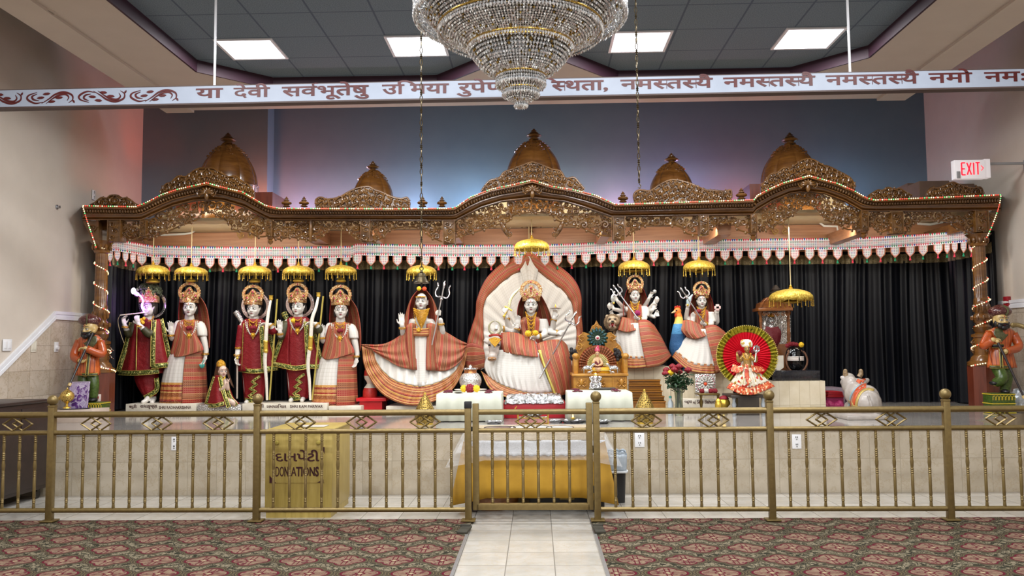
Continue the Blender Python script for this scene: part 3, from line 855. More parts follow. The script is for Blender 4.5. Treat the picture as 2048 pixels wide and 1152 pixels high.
# scrolled crests along the cornice
CREST=[
[(181,409),(190,405),(203,395),(214,396),(222,390.5),(236,390.5),(244,396),(256,396),(268,405),(279,411)],
[(320,384),(331,369),(343,364),(357,352),(372,353),(386,343),(398,336.5),(413,336),(428,336.5),(441,344),(456,353),(473,352),(484,362),(497,369),(508,383)],
[(631,408),(633,398),(642,394),(655,398),(678,394),(702,381),(718,375),(738,373),(750,379),(762,383),(784,393),(802,397),(815,395),(820,408)],
[(962.5,381.7),(973,367),(983,359),(998,357),(1008,344),(1025,338),(1046,329.6),(1064.6,324),(1085,330),(1104,338),(1121,342),(1131,356),(1148,354.6),(1158,365),(1168.7,377.5)],
[(1268,400),(1268,388),(1278,379.6),(1300,381),(1315.6,371),(1330,363),(1342,359),(1354,359.5),(1367,362.5),(1385.6,368.6),(1410,379),(1423,380),(1448,382),(1461,380),(1463,395)],
[(1522,373),(1539.5,349),(1553,345),(1567,335),(1580,336),(1592,327),(1604,320),(1616,317.5),(1628,320),(1645.5,330),(1658,333),(1676,342),(1690,349),(1702,358),(1710.5,373)],
[(1738,390),(1755,380),(1766,381),(1776,374.5),(1788,379),(1799.5,377),(1810,383),(1823,390)],
[(1854,387),(1861,376),(1873,376),(1885,373),(1895,368),(1905.5,364),(1916,368),(1929.5,373),(1945,376),(1960,374),(1967,387)]]
rf=random.Random(11)
for cl in CREST:
 b=MB();dy=-.04
 top=cr([mp(x,y,dy)for x,y in cl],5)
 bot=[mp(x,interp(TL,x)+2,dy)for x in[cl[-1][0]+(cl[0][0]-cl[-1][0])*i/20 for i in range(21)]]
 bot=[p for p in bot if True]
 b.prism([p for p in top]+bot,(0,.05,0))
 b.tube([p+V((0,-.012,-.006))for p in top],.0125,6)
 x0,x1=cl[0][0],cl[-1][0];cx=(x0+x1)/2
 cs=[];tries=0
 while tries<700:
  tries+=1
  x=rf.uniform(x0+3,cx);yt,yb=interp(cl,x)+1.5,interp(TL,x)-1
  if yb-yt<4:continue
  y=rf.uniform(yt+2,yb-1);room=min(y-yt+.5,yb-y+2,x-x0,8)
  for qx,qy,qr in cs:room=min(room,math.hypot(x-qx,y-qy)-qr*.85)
  if room<(4.5 if tries<300 else 2.6):continue
  cs.append((x,y,room))
 for x,y,r_ in cs:
  for s_,xx in((1,x),(-1,2*cx-x)):
   yy=lerp(interp(cl,xx),interp(TL,xx),(y-interp(cl,x))/max(interp(TL,x)-interp(cl,x),1))
   scroll(b,mp(xx,yy,dy-.014),r_*sM,s_,PI/2 if s_>0 else PI/2,w_=max(r_*.24,1.1)*sM,turns=1.4)
 b.build('crest',WD,can,50)
# acanthus bosses where the arches peak
for px,py in((413,383),(1064.6,378),(1616,366)):
 b=MB()
 for k in range(7):
  a=PI*(k/6);d=V((math.cos(a),0,math.sin(a)*.9-.2))
  b.sphere(mp(px,py+2,-.14)+d*.05,(.055,.025,.018),8,5,Matrix.Rotation(-math.atan2(d.z,d.x),3,'Y'))
 for sx in(-1,1):scroll(b,mp(px+sx*13,py+4,-.13),6.5*sM,-sx,PI/2)
 b.sphere(mp(px,py+10,-.13),(.03,.03,.06),8,6)
 b.build('acanthus_boss',WD,can,60)
# domes with ribs and finials
def fin_prof(h): # turned finial, unit height h
 return[(.0,0),(.30*h,.02*h),(.34*h,.08*h),(.22*h,.14*h),(.20*h,.2*h),(.42*h,.27*h),(.47*h,.36*h),(.42*h,.45*h),(.2*h,.5*h),(.17*h,.54*h),(.27*h,.58*h),(.25*h,.63*h),(.12*h,.68*h),(.12*h,.71*h),(.19*h,.75*h),(.17*h,.79*h),(.07*h,.84*h),(.1*h,.87*h),(.03*h,.96*h),(.0,h)]
for px,pt,pb,hw,fy in((456,286,372,58.6,263),(746,340,398,41,320),(1068,278,360,57,255),(1343,325,386,44,304),(1580,287,366,57,263)):
 Yd=Y_MAN+.95;s_=S(Yd)
 c=W(px,pb,Yd);top=W(px,pt,Yd);H=top.z-c.z;R=hw*s_
 zb=zd+.02
 pr=[(R*1.02,zb-c.z),(R*1.02,-.02),(R*1.05,0)]if c.z-zb>.03 else[(R*1.02,-.1)]
 for i in range(15):
  t=i/14;pr.append((R*max(0.02,(1-math.sin(t*PI/2)**2)**.72),H*math.sin(t*PI/2)))
 b=MB();b.lathe(pr,c,112,mod=lambda a,i:1-.05*(1-abs(math.sin(a*4)))**3)
 for k in range(16):
  a=2*PI*(k+.5)/8;t=.70+.08*(k%2)
  for j in range(5):
   dz=(j-2)*.04*H;aa=a+.12*math.sin(j*1.7+k)
   tt=t-.06*j;rr=R*math.cos(tt*PI/2)**1.44
   b.sphere(c+V((math.cos(aa)*rr,math.sin(aa)*rr,H*math.sin(tt*PI/2))),(.03,.03,.018),6,4)
 o=b.build('dome',WD2,can,40)
 hf=(pt-fy)*s_
 q=MB();q.lathe([(r_*1.35,z)for r_,z in fin_prof(hf*1.08)],top+V((0,0,-.02)),18);q.build('finial',WD,o)
for px,py,h in((573,411,22),(608,411,22),(845,411,23),(884,411,22),(1246,402,23),(1483,396,24)):
 q=MB();q.lathe(fin_prof(h*sM),mp(px,py+3,-.02),16);q.build('finial',WD,can)
# side returns behind the domes
for px0,px1,y0,y1 in((352,545,384,410),(1500,1640,366,398)):
 a,c=W(px0,y1,Y_MAN+.6),W(px1,y0,Y_MAN+.6)
 b=MB();b.box(((a.x+c.x)/2,Y_MAN+.95,(zd+c.z)/2),(c.x-a.x,.7,c.z-zd));b.build('dome_plinth',WDP,can,0)
# columns
for px,side in((201,-1),(1963,1)):
 dy=14 if side<0 else 6
 c0=W(px,620,Y_MAN+.06);X=c0.x;Yc=Y_MAN+.06
 def zz(y):return W(px,y-(0 if side<0 else 14),Yc).z
 prp=[(745,30),(738,30),(735,25),(728,22),(724,18),(690,18),(688,21),(683,21),(680,13),(674,16),(668,17),(662,12),(658,15),(650,18),(643,14),(641,12),(636,13),(622,14),(612,13.5),(610,12),(560,12),(508,12),(506,15),(502,16),(498,13),(492,16),(486,21),(483,24)]
 def fl(a,i):return 1-(.06*max(0,math.cos(a*16))if 560<=prp[i][0]<=612 or prp[i][0]==508 else 0)
 b=MB();b.lathe([(r_*sM,zz(y))for y,r_ in prp],(X,Yc,0),48,mod=fl)
 for k in range(10):
  a=2*PI*k/10
  for y,r_,h in((630,14,8),(495,17,7),(650,18,5)):
   b.sphere((X+math.cos(a)*r_*sM,Yc+math.sin(a)*r_*sM,zz(y)),(.019,.019,h*sM),7,5)
 for sx,sy in((0,-1),(1,0),(-1,0)):
  for z in(716,700):scroll(b,V((X+sx*18*sM,Yc+sy*18*sM,zz(z))),7*sM,1,0)
 b.build('column',WD2,can,35)
 b=MB();r_=28*sM
 pts=[(X+r_*1.08*math.cos(2*PI*(k+.5)/8),Yc+r_*1.08*math.sin(2*PI*(k+.5)/8),STAGE)for k in range(8)]
 b.prism(pts,(0,0,zz(745)-STAGE));b.build('pedestal',WDP,can,0)
 # corner bracket
 pts=[mp(px+side*dx,y-(0 if side<0 else 16),.0)for dx,y in((36,441),(4,441),(4,503),(11,497),(22,470))]
 b=MB();b.prism(pts,(0,.1,0));scroll(b,mp(px+side*17,455-(0 if side<0 else 16),-.01),8*sM,side,0);b.build('corner_bracket',WD,can,40)
 # side beam back to the wall
 b=MB();p,q=mp(px,436,0),mp(px,456,0);b.box((X,(Y_MAN+.15+Y_CURT)/2,(p.z+q.z)/2),(.2,Y_CURT-Y_MAN-.2,p.z-q.z));b.build('side_beam',WD2,can,0)
# string lights
BR=M1('bulb_red','#ff5040',emit='#ff3020',es=2.2);BG=M1('bulb_green','#70ff90',emit='#50e070',es=1.6);BW=M1('bulb_warm','#ffe9c0',emit='#ffdca0',es=2.4)
WIRE=M1('pale_wire','#b5a88c',rough=.5)
def bulb_proto(mat):
 b=MB();b.sphere((0,0,0),.011,6,5);o=b.build('bulb',mat,None);return o
def light_string(path,step,label,colors,r=.011):
 P=[V(p)for p in path]
 t=thing('light_string',P[0],label,'string lights')
 b=MB();b.tube(P,.0045,4);b.build('wire',WIRE,t)
 # equal steps
 pts=[];acc=0.0;nxt=0.0
 for a,c in zip(P,P[1:]):
  L=(c-a).length
  while nxt<=acc+L and L>0:
   pts.append(lerp(a,c,(nxt-acc)/L));nxt+=step
  acc+=L
 pro={};rest={}
 stp=max(1,len(pts)//100+1)
 for i,p in enumerate(pts):
  m_=colors[(i*7+i//5)%len(colors)]
  if i%stp==0:
   if m_ not in pro:
    q=MB();q.sphere((0,0,0),r,6,5);o=q.build('bulb',m_,None);pro[m_]=o
   else:o=pro[m_].copy();C.objects.link(o)
   o.parent=t;o.location=p-org(t)
  else:rest.setdefault(m_,MB()).sphere(p,r,6,4)
 for m_,q in rest.items():
  o=q.build('bulbs',m_,t);o['kind']='stuff'
 return t
P=[mp(x,interp(TL,x)-.5,-.192)for x in xs]
P=[mp(192,494,-.14)+V((0,0,0)),mp(184,470,-.12),mp(173,438,-.14)]+P
P+=[mp(2000,404,-.15),mp(1996,420,-.13),mp(1983,455,-.12),mp(1973,476,-.12)]
light_string(P,4.3*sM,'red, green and white bulb string along the top edge of the canopy',[BR,BW,BG,BR,BW],.008)
for px,s_,lb in((201,1,'warm bulb string wound round the left canopy column'),(1963,-1,'warm bulb string wound round the right canopy column')):
 P=[];c=W(px,600,Y_MAN+.06)
 for i in range(161):
  t=i/160;y=496+t*250-(0 if s_>0 else 14);z=W(px,y,Y_MAN).z;a=s_*(t*7.0*2*PI*.9)-PI/2+.5
  yy=y+(0 if s_>0 else 14)
  rr=(13.2 if yy<612 else 16.5 if yy<690 else 22 if yy<735 else 31)*sM
  P.append(V((c.x+math.cos(a)*rr,c.y+math.sin(a)*rr,z)))
 light_string(P,4.6*sM,lb,[BW,BW,BR],.008)
# white light tubes clipped under the arches
TUB=M1('white_tube','#e8e6e0',rough=.35)
for pts,lb in(([(322,470),(370,468),(382,466),(405,452),(440,437),(470,428)],'white conduit tube bent across the board behind the left arch'),
([(1560,405),(1602,424),(1628,437),(1648,452),(1674,453),(1677,474),(1688,477)],'white conduit tube bent across the board behind the right arch')):
 b=MB();b.tube([W(x,y,12.3)for x,y in pts],.016,8);tag(b.build('conduit_tube',TUB,None),lb,'tube')
b=MB();P=[W(x,y,12.3)for x,y in((1835,447),(1860,449),(1885,444))];b.tube(P,.02,8);tag(b.build('conduit_tube',TUB,None),'short bright white tube behind the fretwork near the right column','tube')
# cardboard boxes on the deck, upper right
CARD=M1('brown_cardboard','#5b4538','#66503f',rough=.8)
for x0,x1,y0,y1,dy,lb in((1815,1848,366,392,.9,'brown cardboard box on the canopy deck left of the far right crest'),(1838,1900,362,390,.55,'wide brown cardboard box on the canopy deck behind the far right crest'),(1900,1950,368,388,.85,'low brown carton on the canopy deck nearest the exit sign')):
 a,c=mp(x0,y0,dy),mp(x1,y1,dy);zt=a.z
 b=MB();b.box(((a.x+c.x)/2,Y_MAN+dy+.25,(zt+zd+.02)/2),(c.x-a.x,.5,zt-zd-.02),bev=.005)
 tag(b.build('cardboard_box',CARD,None,0),lb,'box')
# curtain, toran, hanging umbrellas
t=NT('black_satin_curtain');t.set(col='#05070f',rough=0.48,spec=0.28,sheen=0.0)
BLACKCLOTH=t.m
GOLDCLOTH=M1('gold_brocade_border','#5d5238','#a2926a',rough=.45,metal=.3,nscale=60)
GOLD=NT('embossed_gold');co=GOLD.coord('Object');vn=GOLD.voro(co,55)
GOLD.set(col=GOLD.ramp(GOLD.noise(co,40),[(.35,'#c29a2a'),(.65,'#f0d768')]),rough=.38,metal=.5);GOLD.bump(vn,.6,.006);GOLD=GOLD.m
GOLDS=M1('polished_gold','#d8b040','#e8c65c',rough=.3,metal=.7)
def fold(x,ph=0.0):
 return .032*math.sin(x*31+1.3*math.sin(x*3.1)+ph)+.022*math.sin(x*53+2*math.sin(x*1.7)+ph*1.7)+.02*math.sin(x*11.3+ph*.6)
# plan of the curtain: straight behind the statues, both ends drawn forward to the columns
CP=cr([(-5.93,11.30,0),(-6.0,11.8,0),(-6.08,12.35,0),(-5.9,12.66,0),(-5.2,Y_CURT,0),(-2.5,Y_CURT,0),(0,Y_CURT,0),(2.5,Y_CURT,0),(5.2,Y_CURT,0),(5.95,12.66,0),(6.09,12.35,0),(6.1,11.8,0),(6.08,11.30,0)],40)
CL_=[0.0]
for a,c in zip(CP,CP[1:]):CL_.append(CL_[-1]+(c-a).length)
def cpath(q):
 """point and outward normal of the curtain's plan at arc length q"""
 i=min(max(sum(1 for l in CL_ if l<=q)-1,0),len(CP)-2);t=(q-CL_[i])/(CL_[i+1]-CL_[i])
 d=(CP[i+1]-CP[i]).normalized();return lerp(CP[i],CP[i+1],t),V((-d.y,d.x,0))
NQ=int(CL_[-1]/.0095);PQ=[cpath(CL_[-1]*k/NQ*.9999)for k in range(NQ+1)]
def curtain_rows(zs,off,k0):
 rows=[]
 for j,z in enumerate(zs):
  f=j/max(1,len(zs)-1)*k0;row=[]
  for k,(p,n)in enumerate(PQ):
   q=CL_[-1]*k/NQ
   row.append(p+n*(fold(q+.02*math.sin(f*3+q*2),f*.9)*(.75+.35*f)+off)+V((.012*math.sin(q*7+f*2.2),0,z+(.012*math.sin(q*2.3)if k0 and j==len(zs)-1 else 0))))
  rows.append(row)
 return rows
cu=thing('curtain',V((0,Y_CURT,STAGE)),'long black pleated curtain hanging behind all the statues','curtain')
z1=W(1000,497,Y_CURT).z
b=MB();b.grid(curtain_rows([lerp(z1,STAGE+.014,j/8)for j in range(9)],0,1));b.build('drape',BLACKCLOTH,cu,180)
b=MB();b.grid(curtain_rows([W(1000,y+2,Y_CURT).z for y in(516,525,534)],-.012,0));b.build('gold_border',GOLDCLOTH,cu,180)
# embroidered toran with pennants
def toran_mat():
 t=NT('mirror_work_toran')
 u=t.new('ShaderNodeUVMap').outputs[0];X,Y,Z=t.sep(u)
 fx,fy=t.math('SUBTRACT',t.math('FRACT',X),.5),t.math('SUBTRACT',t.math('FRACT',Y),.5)
 cb=t.new('ShaderNodeCombineXYZ');t.link(t.math('FLOOR',X),cb.inputs[0]);t.link(t.math('FLOOR',Y),cb.inputs[1])
 wn=t.new('ShaderNodeTexWhiteNoise');t.link(cb.outputs[0],wn.inputs[0])
 d=t.math('SQRT',t.math('ADD',t.math('MULTIPLY',fx,fx),t.math('MULTIPLY',fy,fy)))
 hue=t.ramp(wn.outputs['Value'],[(0,'#b8283a'),(.28,'#1d6a54'),(.5,'#2c3f8f'),(.72,'#c23b54'),(.9,'#2f8a7a')],True)
 col=t.mix(t.math('MULTIPLY',t.math('LESS_THAN',d,.40),t.math('GREATER_THAN',d,.27)),lin('#eceaf0'),hue)
 col=t.mix(t.math('LESS_THAN',d,.16),col,lin('#3c3550'))
 crs=t.math('LESS_THAN',t.math('ABSOLUTE',t.math('SUBTRACT',t.math('ABSOLUTE',fx),t.math('ABSOLUTE',fy))),.045)
 col=t.mix(t.math('MULTIPLY',crs,t.math('GREATER_THAN',d,.42)),col,lin('#4f9a86'))
 t.set(col=col,rough=.75);return t.m
def tri_mat():
 t=NT('toran_triangles');u=t.new('ShaderNodeUVMap').outputs[0];X,Y,Z=t.sep(u)
 fx=t.math('ABSOLUTE',t.math('SUBTRACT',t.math('FRACT',X),.5));fy=t.math('FRACT',Y)
 wn=t.new('ShaderNodeTexWhiteNoise',noise_dimensions='1D');t.link(t.math('FLOOR',X),wn.inputs['W'])
 hue=t.ramp(wn.outputs['Value'],[(0,'#c22d44'),(.35,'#1f7a5c'),(.65,'#2d45a0'),(.85,'#c9405a')],True)
 col=t.mix(t.math('LESS_THAN',fx,t.math('MULTIPLY',t.math('SUBTRACT',1.0,fy),.5)),lin('#ecebf2'),hue)
 t.set(col=col,rough=.75);return t.m
TOR,TRI=toran_mat(),tri_mat()
T0=[(214,482),(229.7,478),(260,483),(306,491),(400,493),(557,494),(702,492),(712,487),(900,490),(1057,489),(1143,487),(1200,484),(1300,481),(1424,479),(1558,477),(1700,475.5),(1761,473),(1830,469),(1884,465),(1936,461),(1950,464)]
PEN=[220,235,251.5,266.6,284,312,339,366,392,420,446,473,500,529,556,584,611.5,638,665,693,715,742,768,795,822.6,851,877,904.6,929,955,982.6,1010,1037,1064,1090,1115,1143.5,1172,1202,1226,1251.5,1279,1307.6,1336,1365,1392,1420,1450,1476,1505,1533,1560,1589,1619,1645,1675,1705,1734,1761,1790,1820,1846,1876,1894,1909,1927,1943]
YT=12.25
tor=thing('embroidered_toran',W(1064,490,YT),'long white embroidered door hanging with pointed flaps above the statues','door hanging')
def tw(x,y,k=0):return W(x,y,interp([(212,11.2),(240,11.55),(320,12.2),(1800,12.2),(1905,11.6),(1952,11.2)],x)+.012*math.sin(x*.09)+k)
for i0,i1,dy0,dy1,m_,vs0,vs1,nm in((0,0,0,5.5,TRI,0,1,'triangle_border'),(0,0,5.5,19,TOR,0,3,'embroidered_band'),(0,0,19,23.5,TRI,0,1,'triangle_border')):
 b=MB();X_=[214+i*4.0 for i in range(435)]
 rows=[[tw(x,interp(T0,x)+d)for x in X_]for d in(dy0,dy1)]
 b.grid(rows,us=[x/4.5 for x in X_]+[0],vs_=[vs0,vs1]);o=b.build(nm,m_,tor,180,solid=.006)
TASR,TASG=M1('tassel_red','#c8324a','#d84458',rough=.8),M1('tassel_green','#0f7a54','#1c8a62',rough=.8)
HEM=M1('toran_orange_hem','#c9795a',rough=.8)
for k,px in enumerate(PEN):
 hw=8.8 if 280<px<1885 else 5.6;hw=7.5 if px==693 else hw
 y0=interp(T0,px)+23.5;L=20 if px!=693 else 8;
 ol=[(-hw,0),(hw,0),(hw,L*.55),(hw*.55,L*.82),(0,L),(-hw*.55,L*.82),(-hw,L*.55)]
 rows=[]
 for v in range(6):
  f=v/5;w_=hw if f<.55 else hw*max(.06,1-((f-.55)/.45)**1.15)
  rows.append([tw(px+w_*(j/4-.5)*2,y0+L*f,-.004-.02*math.sin(f*PI)*(.5+.5*math.sin(px)))for j in range(5)])
 b=MB();b.grid(rows,us=[k*7+j*.9 for j in range(5)]+[0],vs_=[f*4.2/5 for f in range(6)]);o=b.build('pennant',TOR,tor,180,solid=.006)
 e=[r[0]for r in rows]+[r[-1]for r in reversed(rows)]
 q=MB();q.tube([p+V((0,-.006,0))for p in e],.0055,4);q.build('hem',HEM,o)
 q=MB();p=rows[-1][2];q.lathe([(.014,-.055),(.018,-.05),(.008,-.02),(.012,-.012),(.004,0)],p,8);q.build('tassel',TASR if k%2==0 else TASG,o)
# hanging umbrellas
CORD=M1('pale_cord','#c9b78c',rough=.7)
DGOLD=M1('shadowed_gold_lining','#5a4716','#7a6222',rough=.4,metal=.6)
def umbrella(px,ytop,yrim,hw,Y,bell,label,grp='golden umbrellas over the statues'):
 c=W(px,yrim,Y);s_=S(Y);R=hw*s_;H=(yrim-ytop)*s_*.86
 r=thing('ceremonial_umbrella',c,label,'umbrella',grp)
 NS=16
 def sc_(a,i):return 1
 vs=[];b=MB();prof=[(0.02,1.0),(.06,1.0),(.12,.93),(.35,.86),(.62,.72),(.85,.48),(.97,.20),(1.0,0.0),(1.0,-.28)]
 rows=[]
 for i,(q,h)in enumerate(prof):
  row=[]
  for k in range(NS*6):
   a=2*PI*k/(NS*6);z=h*H
   if i==len(prof)-1:z-=.10*H*abs(math.sin(a*NS/2))*1.2-.0
   rr=q*R*(1-.012*(1-abs(math.sin(a*NS/2)))*(i>3))
   row.append(c+V((math.cos(a)*rr,math.sin(a)*rr,z)))
  rows.append(row)
 b.grid(rows,cu=True);cv=b.build('canopy',GOLD,r,50,solid=.005)
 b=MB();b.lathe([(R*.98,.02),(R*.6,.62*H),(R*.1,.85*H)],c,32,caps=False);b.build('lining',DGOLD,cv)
 b=MB();b.lathe([(.02,0),(.028,.012),(.012,.022),(.016,.035),(.004,.05)],c+V((0,0,H)),12);b.build('top_knob',GOLDS,cv)
 pr=None
 for k in range(NS):
  a=2*PI*(k+.0)/NS;p=c+V((math.cos(a)*R,math.sin(a)*R,-.30*H))
  if pr is None:
   q=MB();
   for j in range(3):q.sphere((0,0,-.012-.022*j),(.006,.006,.011),6,5)
   q.lathe([(.009,-.085),(.009,-.08),(.004,-.066)],(0,0,0),6)
   pr=q.build('bead_drop',GOLDS,None);o=pr
  else:o=pr.copy();C.objects.link(o)
  o.parent=r;o.location=p-org(r)
 zt_=W(px,440,Y).z
 b=MB();b.tube([c+V((0,0,H)),V((c.x,c.y,zd-.02))],.006,6);b.build('cord',CORD,r)
 if bell:
  b=MB();z0=-(bell[1]-yrim)*s_;z1=-(bell[0]-yrim)*s_;rb_=bell[2]*s_
  def fl(a,i):return 1+.06*abs(math.sin(a*9))*(i in(2,3))
  b.lathe([(rb_*.75,z0),(rb_,z0+.01),(rb_*.98,lerp(z0,z1,.3)),(rb_*.6,lerp(z0,z1,.65)),(rb_*.25,z1)],c,36,mod=fl)
  b.tube([c+V((0,0,z1)),c+V((0,0,.8*H))],.005,5)
  b.build('hanging_bowl',GOLDS,r)
 return r
YU=11.85
umbrella(306,526,544,32,YU,(554,567,13),'gold umbrella hanging over the statue playing the flute')
umbrella(382.5,530,545,32,YU,(555,565,10),'gold umbrella hanging over the veiled statue beside the flute player')
umbrella(510,528,544,32,YU,(555,566,11),'gold umbrella over the crowned bow-bearing statue nearest the small kneeling figure')
umbrella(597,528,544,31,YU,(554,565,11),'gold umbrella over the crowned bow-bearing statue with raised palm')
umbrella(682,527,543,31,YU,(555,565,10),'gold umbrella over the veiled statue right of the two bow-bearers')
umbrella(843,527,544,30,YU+.1,None,'gold umbrella partly hidden behind the hanging bronze bell')
umbrella(1063.5,474,494,35,YU-.3,None,'gold umbrella hung highest, above the peak of the seated goddess backdrop')
umbrella(1268,517,535,31,YU,(538,545,21),'gold umbrella over the many-armed goddess statue with the lion')
umbrella(1398,517,535,31,YU,(540,546,12),'gold umbrella over the goddess statue on the rooster')
umbrella(1582,574,595,42,11.3,(598,607,18),'largest, lowest gold umbrella hanging over the black stone lingam')
# statues: cloth, ornaments, bodies
MARB=M1('white_marble','#cfcac2','#dad6cf',rough=.25,nscale=5,spec=.5)
BLUSH=M1('painted_lips','#8e3540',rough=.4);EYEW=M1('eye_white','#f3f3f1',rough=.2);INK=M1('painted_black','#15120f',rough=.4);BROW=M1('painted_brow','#4a4038',rough=.5)
TILK=M1('tilak_red','#a8352c',rough=.5)
def patola(name,warm=1.0,k=1.0):
 """red, tan and cream striped silk with small woven figures; stripes run along U, change along V"""
 t=NT(name);u=t.new('ShaderNodeUVMap').outputs[0];X,Y,Z=t.sep(u)
 f=t.math('FRACT',Y)
 base=t.ramp(f,[(0,'#8a0b16'),(.20,'#8a0b16'),(.205,'#c99f6d'),(.225,'#87492a'),(.33,'#97562f'),(.36,'#6d1613'),(.42,'#c29460'),(.44,'#9c0d18'),(.61,'#9c0d18'),(.615,'#bf8e5b'),(.635,'#73351d'),(.79,'#935232'),(.83,'#560f0f'),(.90,'#a87346'),(.93,'#861a1a')],True)
 n=t.noise(None,1,2);
 sx=t.math('MULTIPLY',X,24.0);sy=t.math('MULTIPLY',Y,12.0)
 du=t.math('ABSOLUTE',t.math('SUBTRACT',t.math('FRACT',sx),.5));dv=t.math('ABSOLUTE',t.math('SUBTRACT',t.math('FRACT',sy),.5))
 dm=t.math('ADD',du,dv)
 fig=t.math('LESS_THAN',t.math('ABSOLUTE',t.math('SUBTRACT',dm,.38)),.11)
 col=t.mix(t.math('MULTIPLY',fig,.42),base,lin('#e3b98c'))
 fig2=t.math('LESS_THAN',dm,.16)
 col=t.mix(t.math('MULTIPLY',fig2,.7),col,lin('#7a1a1c'))
 t.set(col=col,rough=.5,spec=.3,sheen=0);return t.m
PAT=patola('patola_silk')
BORD=NT('woven_border');u_=BORD.new('ShaderNodeUVMap').outputs[0];X_,Y_,Z_=BORD.sep(u_)
vn=BORD.voro(u_,34.0)
base=BORD.ramp(BORD.math('FRACT',Y_),[(0,'#a8772c'),(.10,'#7d2018'),(.2,'#b98048'),(.34,'#931f1c'),(.42,'#d8b06a'),(.47,'#8c4a26'),(.66,'#b5733e'),(.78,'#98201d'),(.86,'#6d1714'),(.93,'#c09048')],True)
BORD.set(col=BORD.mix(BORD.math('MULTIPLY',BORD.math('LESS_THAN',vn,.30),.5),base,lin('#e0bd80')),rough=.5,sheen=0);BORD=BORD.m
MUS=NT('white_muslin_gold_check');u_=MUS.new('ShaderNodeUVMap').outputs[0];X_,Y_,Z_=MUS.sep(u_)
def ln_(v,k,w_):return MUS.math('LESS_THAN',MUS.math('ABSOLUTE',MUS.math('SUBTRACT',MUS.math('FRACT',MUS.math('MULTIPLY',v,k)),.5)),w_)
gg=MUS.math('MAXIMUM',ln_(X_,14,.03),ln_(Y_,9,.03))
MUS.set(col=MUS.mix(MUS.math('MULTIPLY',gg,.55),lin('#d8d4cd'),lin('#a3957a')),rough=.6,sheen=0);MUS=MUS.m
def brocade(name,a,b_,g_):
 t=NT(name);u=t.new('ShaderNodeUVMap').outputs[0];X,Y,Z=t.sep(u)
 sx,sy=t.math('MULTIPLY',X,30.0),t.math('MULTIPLY',Y,24.0)
 zig=t.math('ABSOLUTE',t.math('SUBTRACT',t.math('FRACT',t.math('ADD',sy,t.math('MULTIPLY',t.math('ABSOLUTE',t.math('SUBTRACT',t.math('FRACT',sx),.5)),1.2))),.5))
 n=t.noise(u,30,3)
 col=t.mix(t.math('MULTIPLY',t.math('LESS_THAN',zig,.10),.5),t.ramp(n,[(.35,a),(.65,b_)]),lin(g_))
 t.set(col=col,rough=.5,spec=.3,sheen=0);co=t.coord('Object');t.bump(t.noise(co,16,5,.65),.55,.03);return t.m
REDB=brocade('red_brocade','#6a0a15','#86101e','#a8402f')
MARO=brocade('maroon_brocade','#4c0a17','#641020','#8f3a3a')
TRIM=NT('green_gold_sequin_trim');co=TRIM.coord('Object');vn=TRIM.voro(co,75,'F1','Color');vd=TRIM.voro(co,75)
sp=TRIM.sep(vn)[0]
TRIM.set(col=TRIM.ramp(sp,[(0,'#3a461a'),(.32,'#69733a'),(.5,'#9a9850'),(.68,'#d6ca7c'),(.86,'#55622a')],True),rough=.3,metal=.35);TRIM.bump(vd,.5,.004);TRIM=TRIM.m
TRIMG=M1('gold_piping','#b8a64a','#d8c870',rough=.35,metal=.6)
CRN=NT('crown_filigree');co=CRN.coord('Object');vc=CRN.voro(co,95,'F1','Color');vd=CRN.voro(co,95)
CRN.set(col=CRN.ramp(CRN.sep(vc)[0],[(0,'#b98a4e'),(.45,'#d8b983'),(.62,'#a5574a'),(.74,'#e8d4ae'),(.9,'#a87438')],True),rough=.3,metal=.5);CRN.bump(vd,.7,.006);CRN=CRN.m
GEM=M1('pink_gem','#a62f44','#c8506a',rough=.12,spec=.8,nscale=60)
PEARL=M1('pearl_white','#c9c2b6','#d4cfc6',rough=.25)
NECK=NT('gold_necklace');co=NECK.coord('Object');vd=NECK.voro(co,120)
NECK.set(col='#dba53a',rough=.3,metal=.7);NECK.bump(vd,.9,.008);NECK=NECK.m
ROSE=M1('red_rose_petals','#6f0a1a','#930f24',rough=.6,nscale=40);MARI=M1('yellow_marigold','#e3b417','#f2cc2e',rough=.6,nscale=40)
SILV=M1('polished_silver','#c9c9cc','#dadade',rough=.18,metal=.95)
SILVE=NT('embossed_silver');co=SILVE.coord('Object');vd=SILVE.voro(co,70);SILVE.set(col=SILVE.ramp(vd,[(.1,'#8f8c88'),(.5,'#d8d6d2')]),rough=.25,metal=.8);SILVE.bump(vd,.8,.008);SILVE=SILVE.m
HAIR=NT('dark_curly_hair');co=HAIR.coord('Object');vd=HAIR.voro(co,60);HAIR.set(col=HAIR.ramp(vd,[(.1,'#262b1d'),(.6,'#6d745c')]),rough=.5);HAIR.bump(vd,1.0,.02);HAIR=HAIR.m
BOWM=M1('painted_bow_ivory','#d9d2c2','#efe9dc',rough=.35,nscale=50)
def crl(rows,n): # Catmull-Rom on tuples of numbers
 out=[]
 for i in range(len(rows)-1):
  p1,p2=rows[i],rows[i+1]
  p0=rows[i-1]if i else[2*a-b for a,b in zip(p1,p2)]
  p3=rows[i+2]if i+2<len(rows)else[2*b-a for a,b in zip(p1,p2)]
  for k in range(n):
   t=k/n
   out.append([.5*(2*b+(c-a)*t+(2*a-5*b+4*c-d)*t*t+(3*b-a-3*c+d)*t**3)for a,b,c,d in zip(p0,p1,p2,p3)])
 out.append(list(rows[-1]));return out
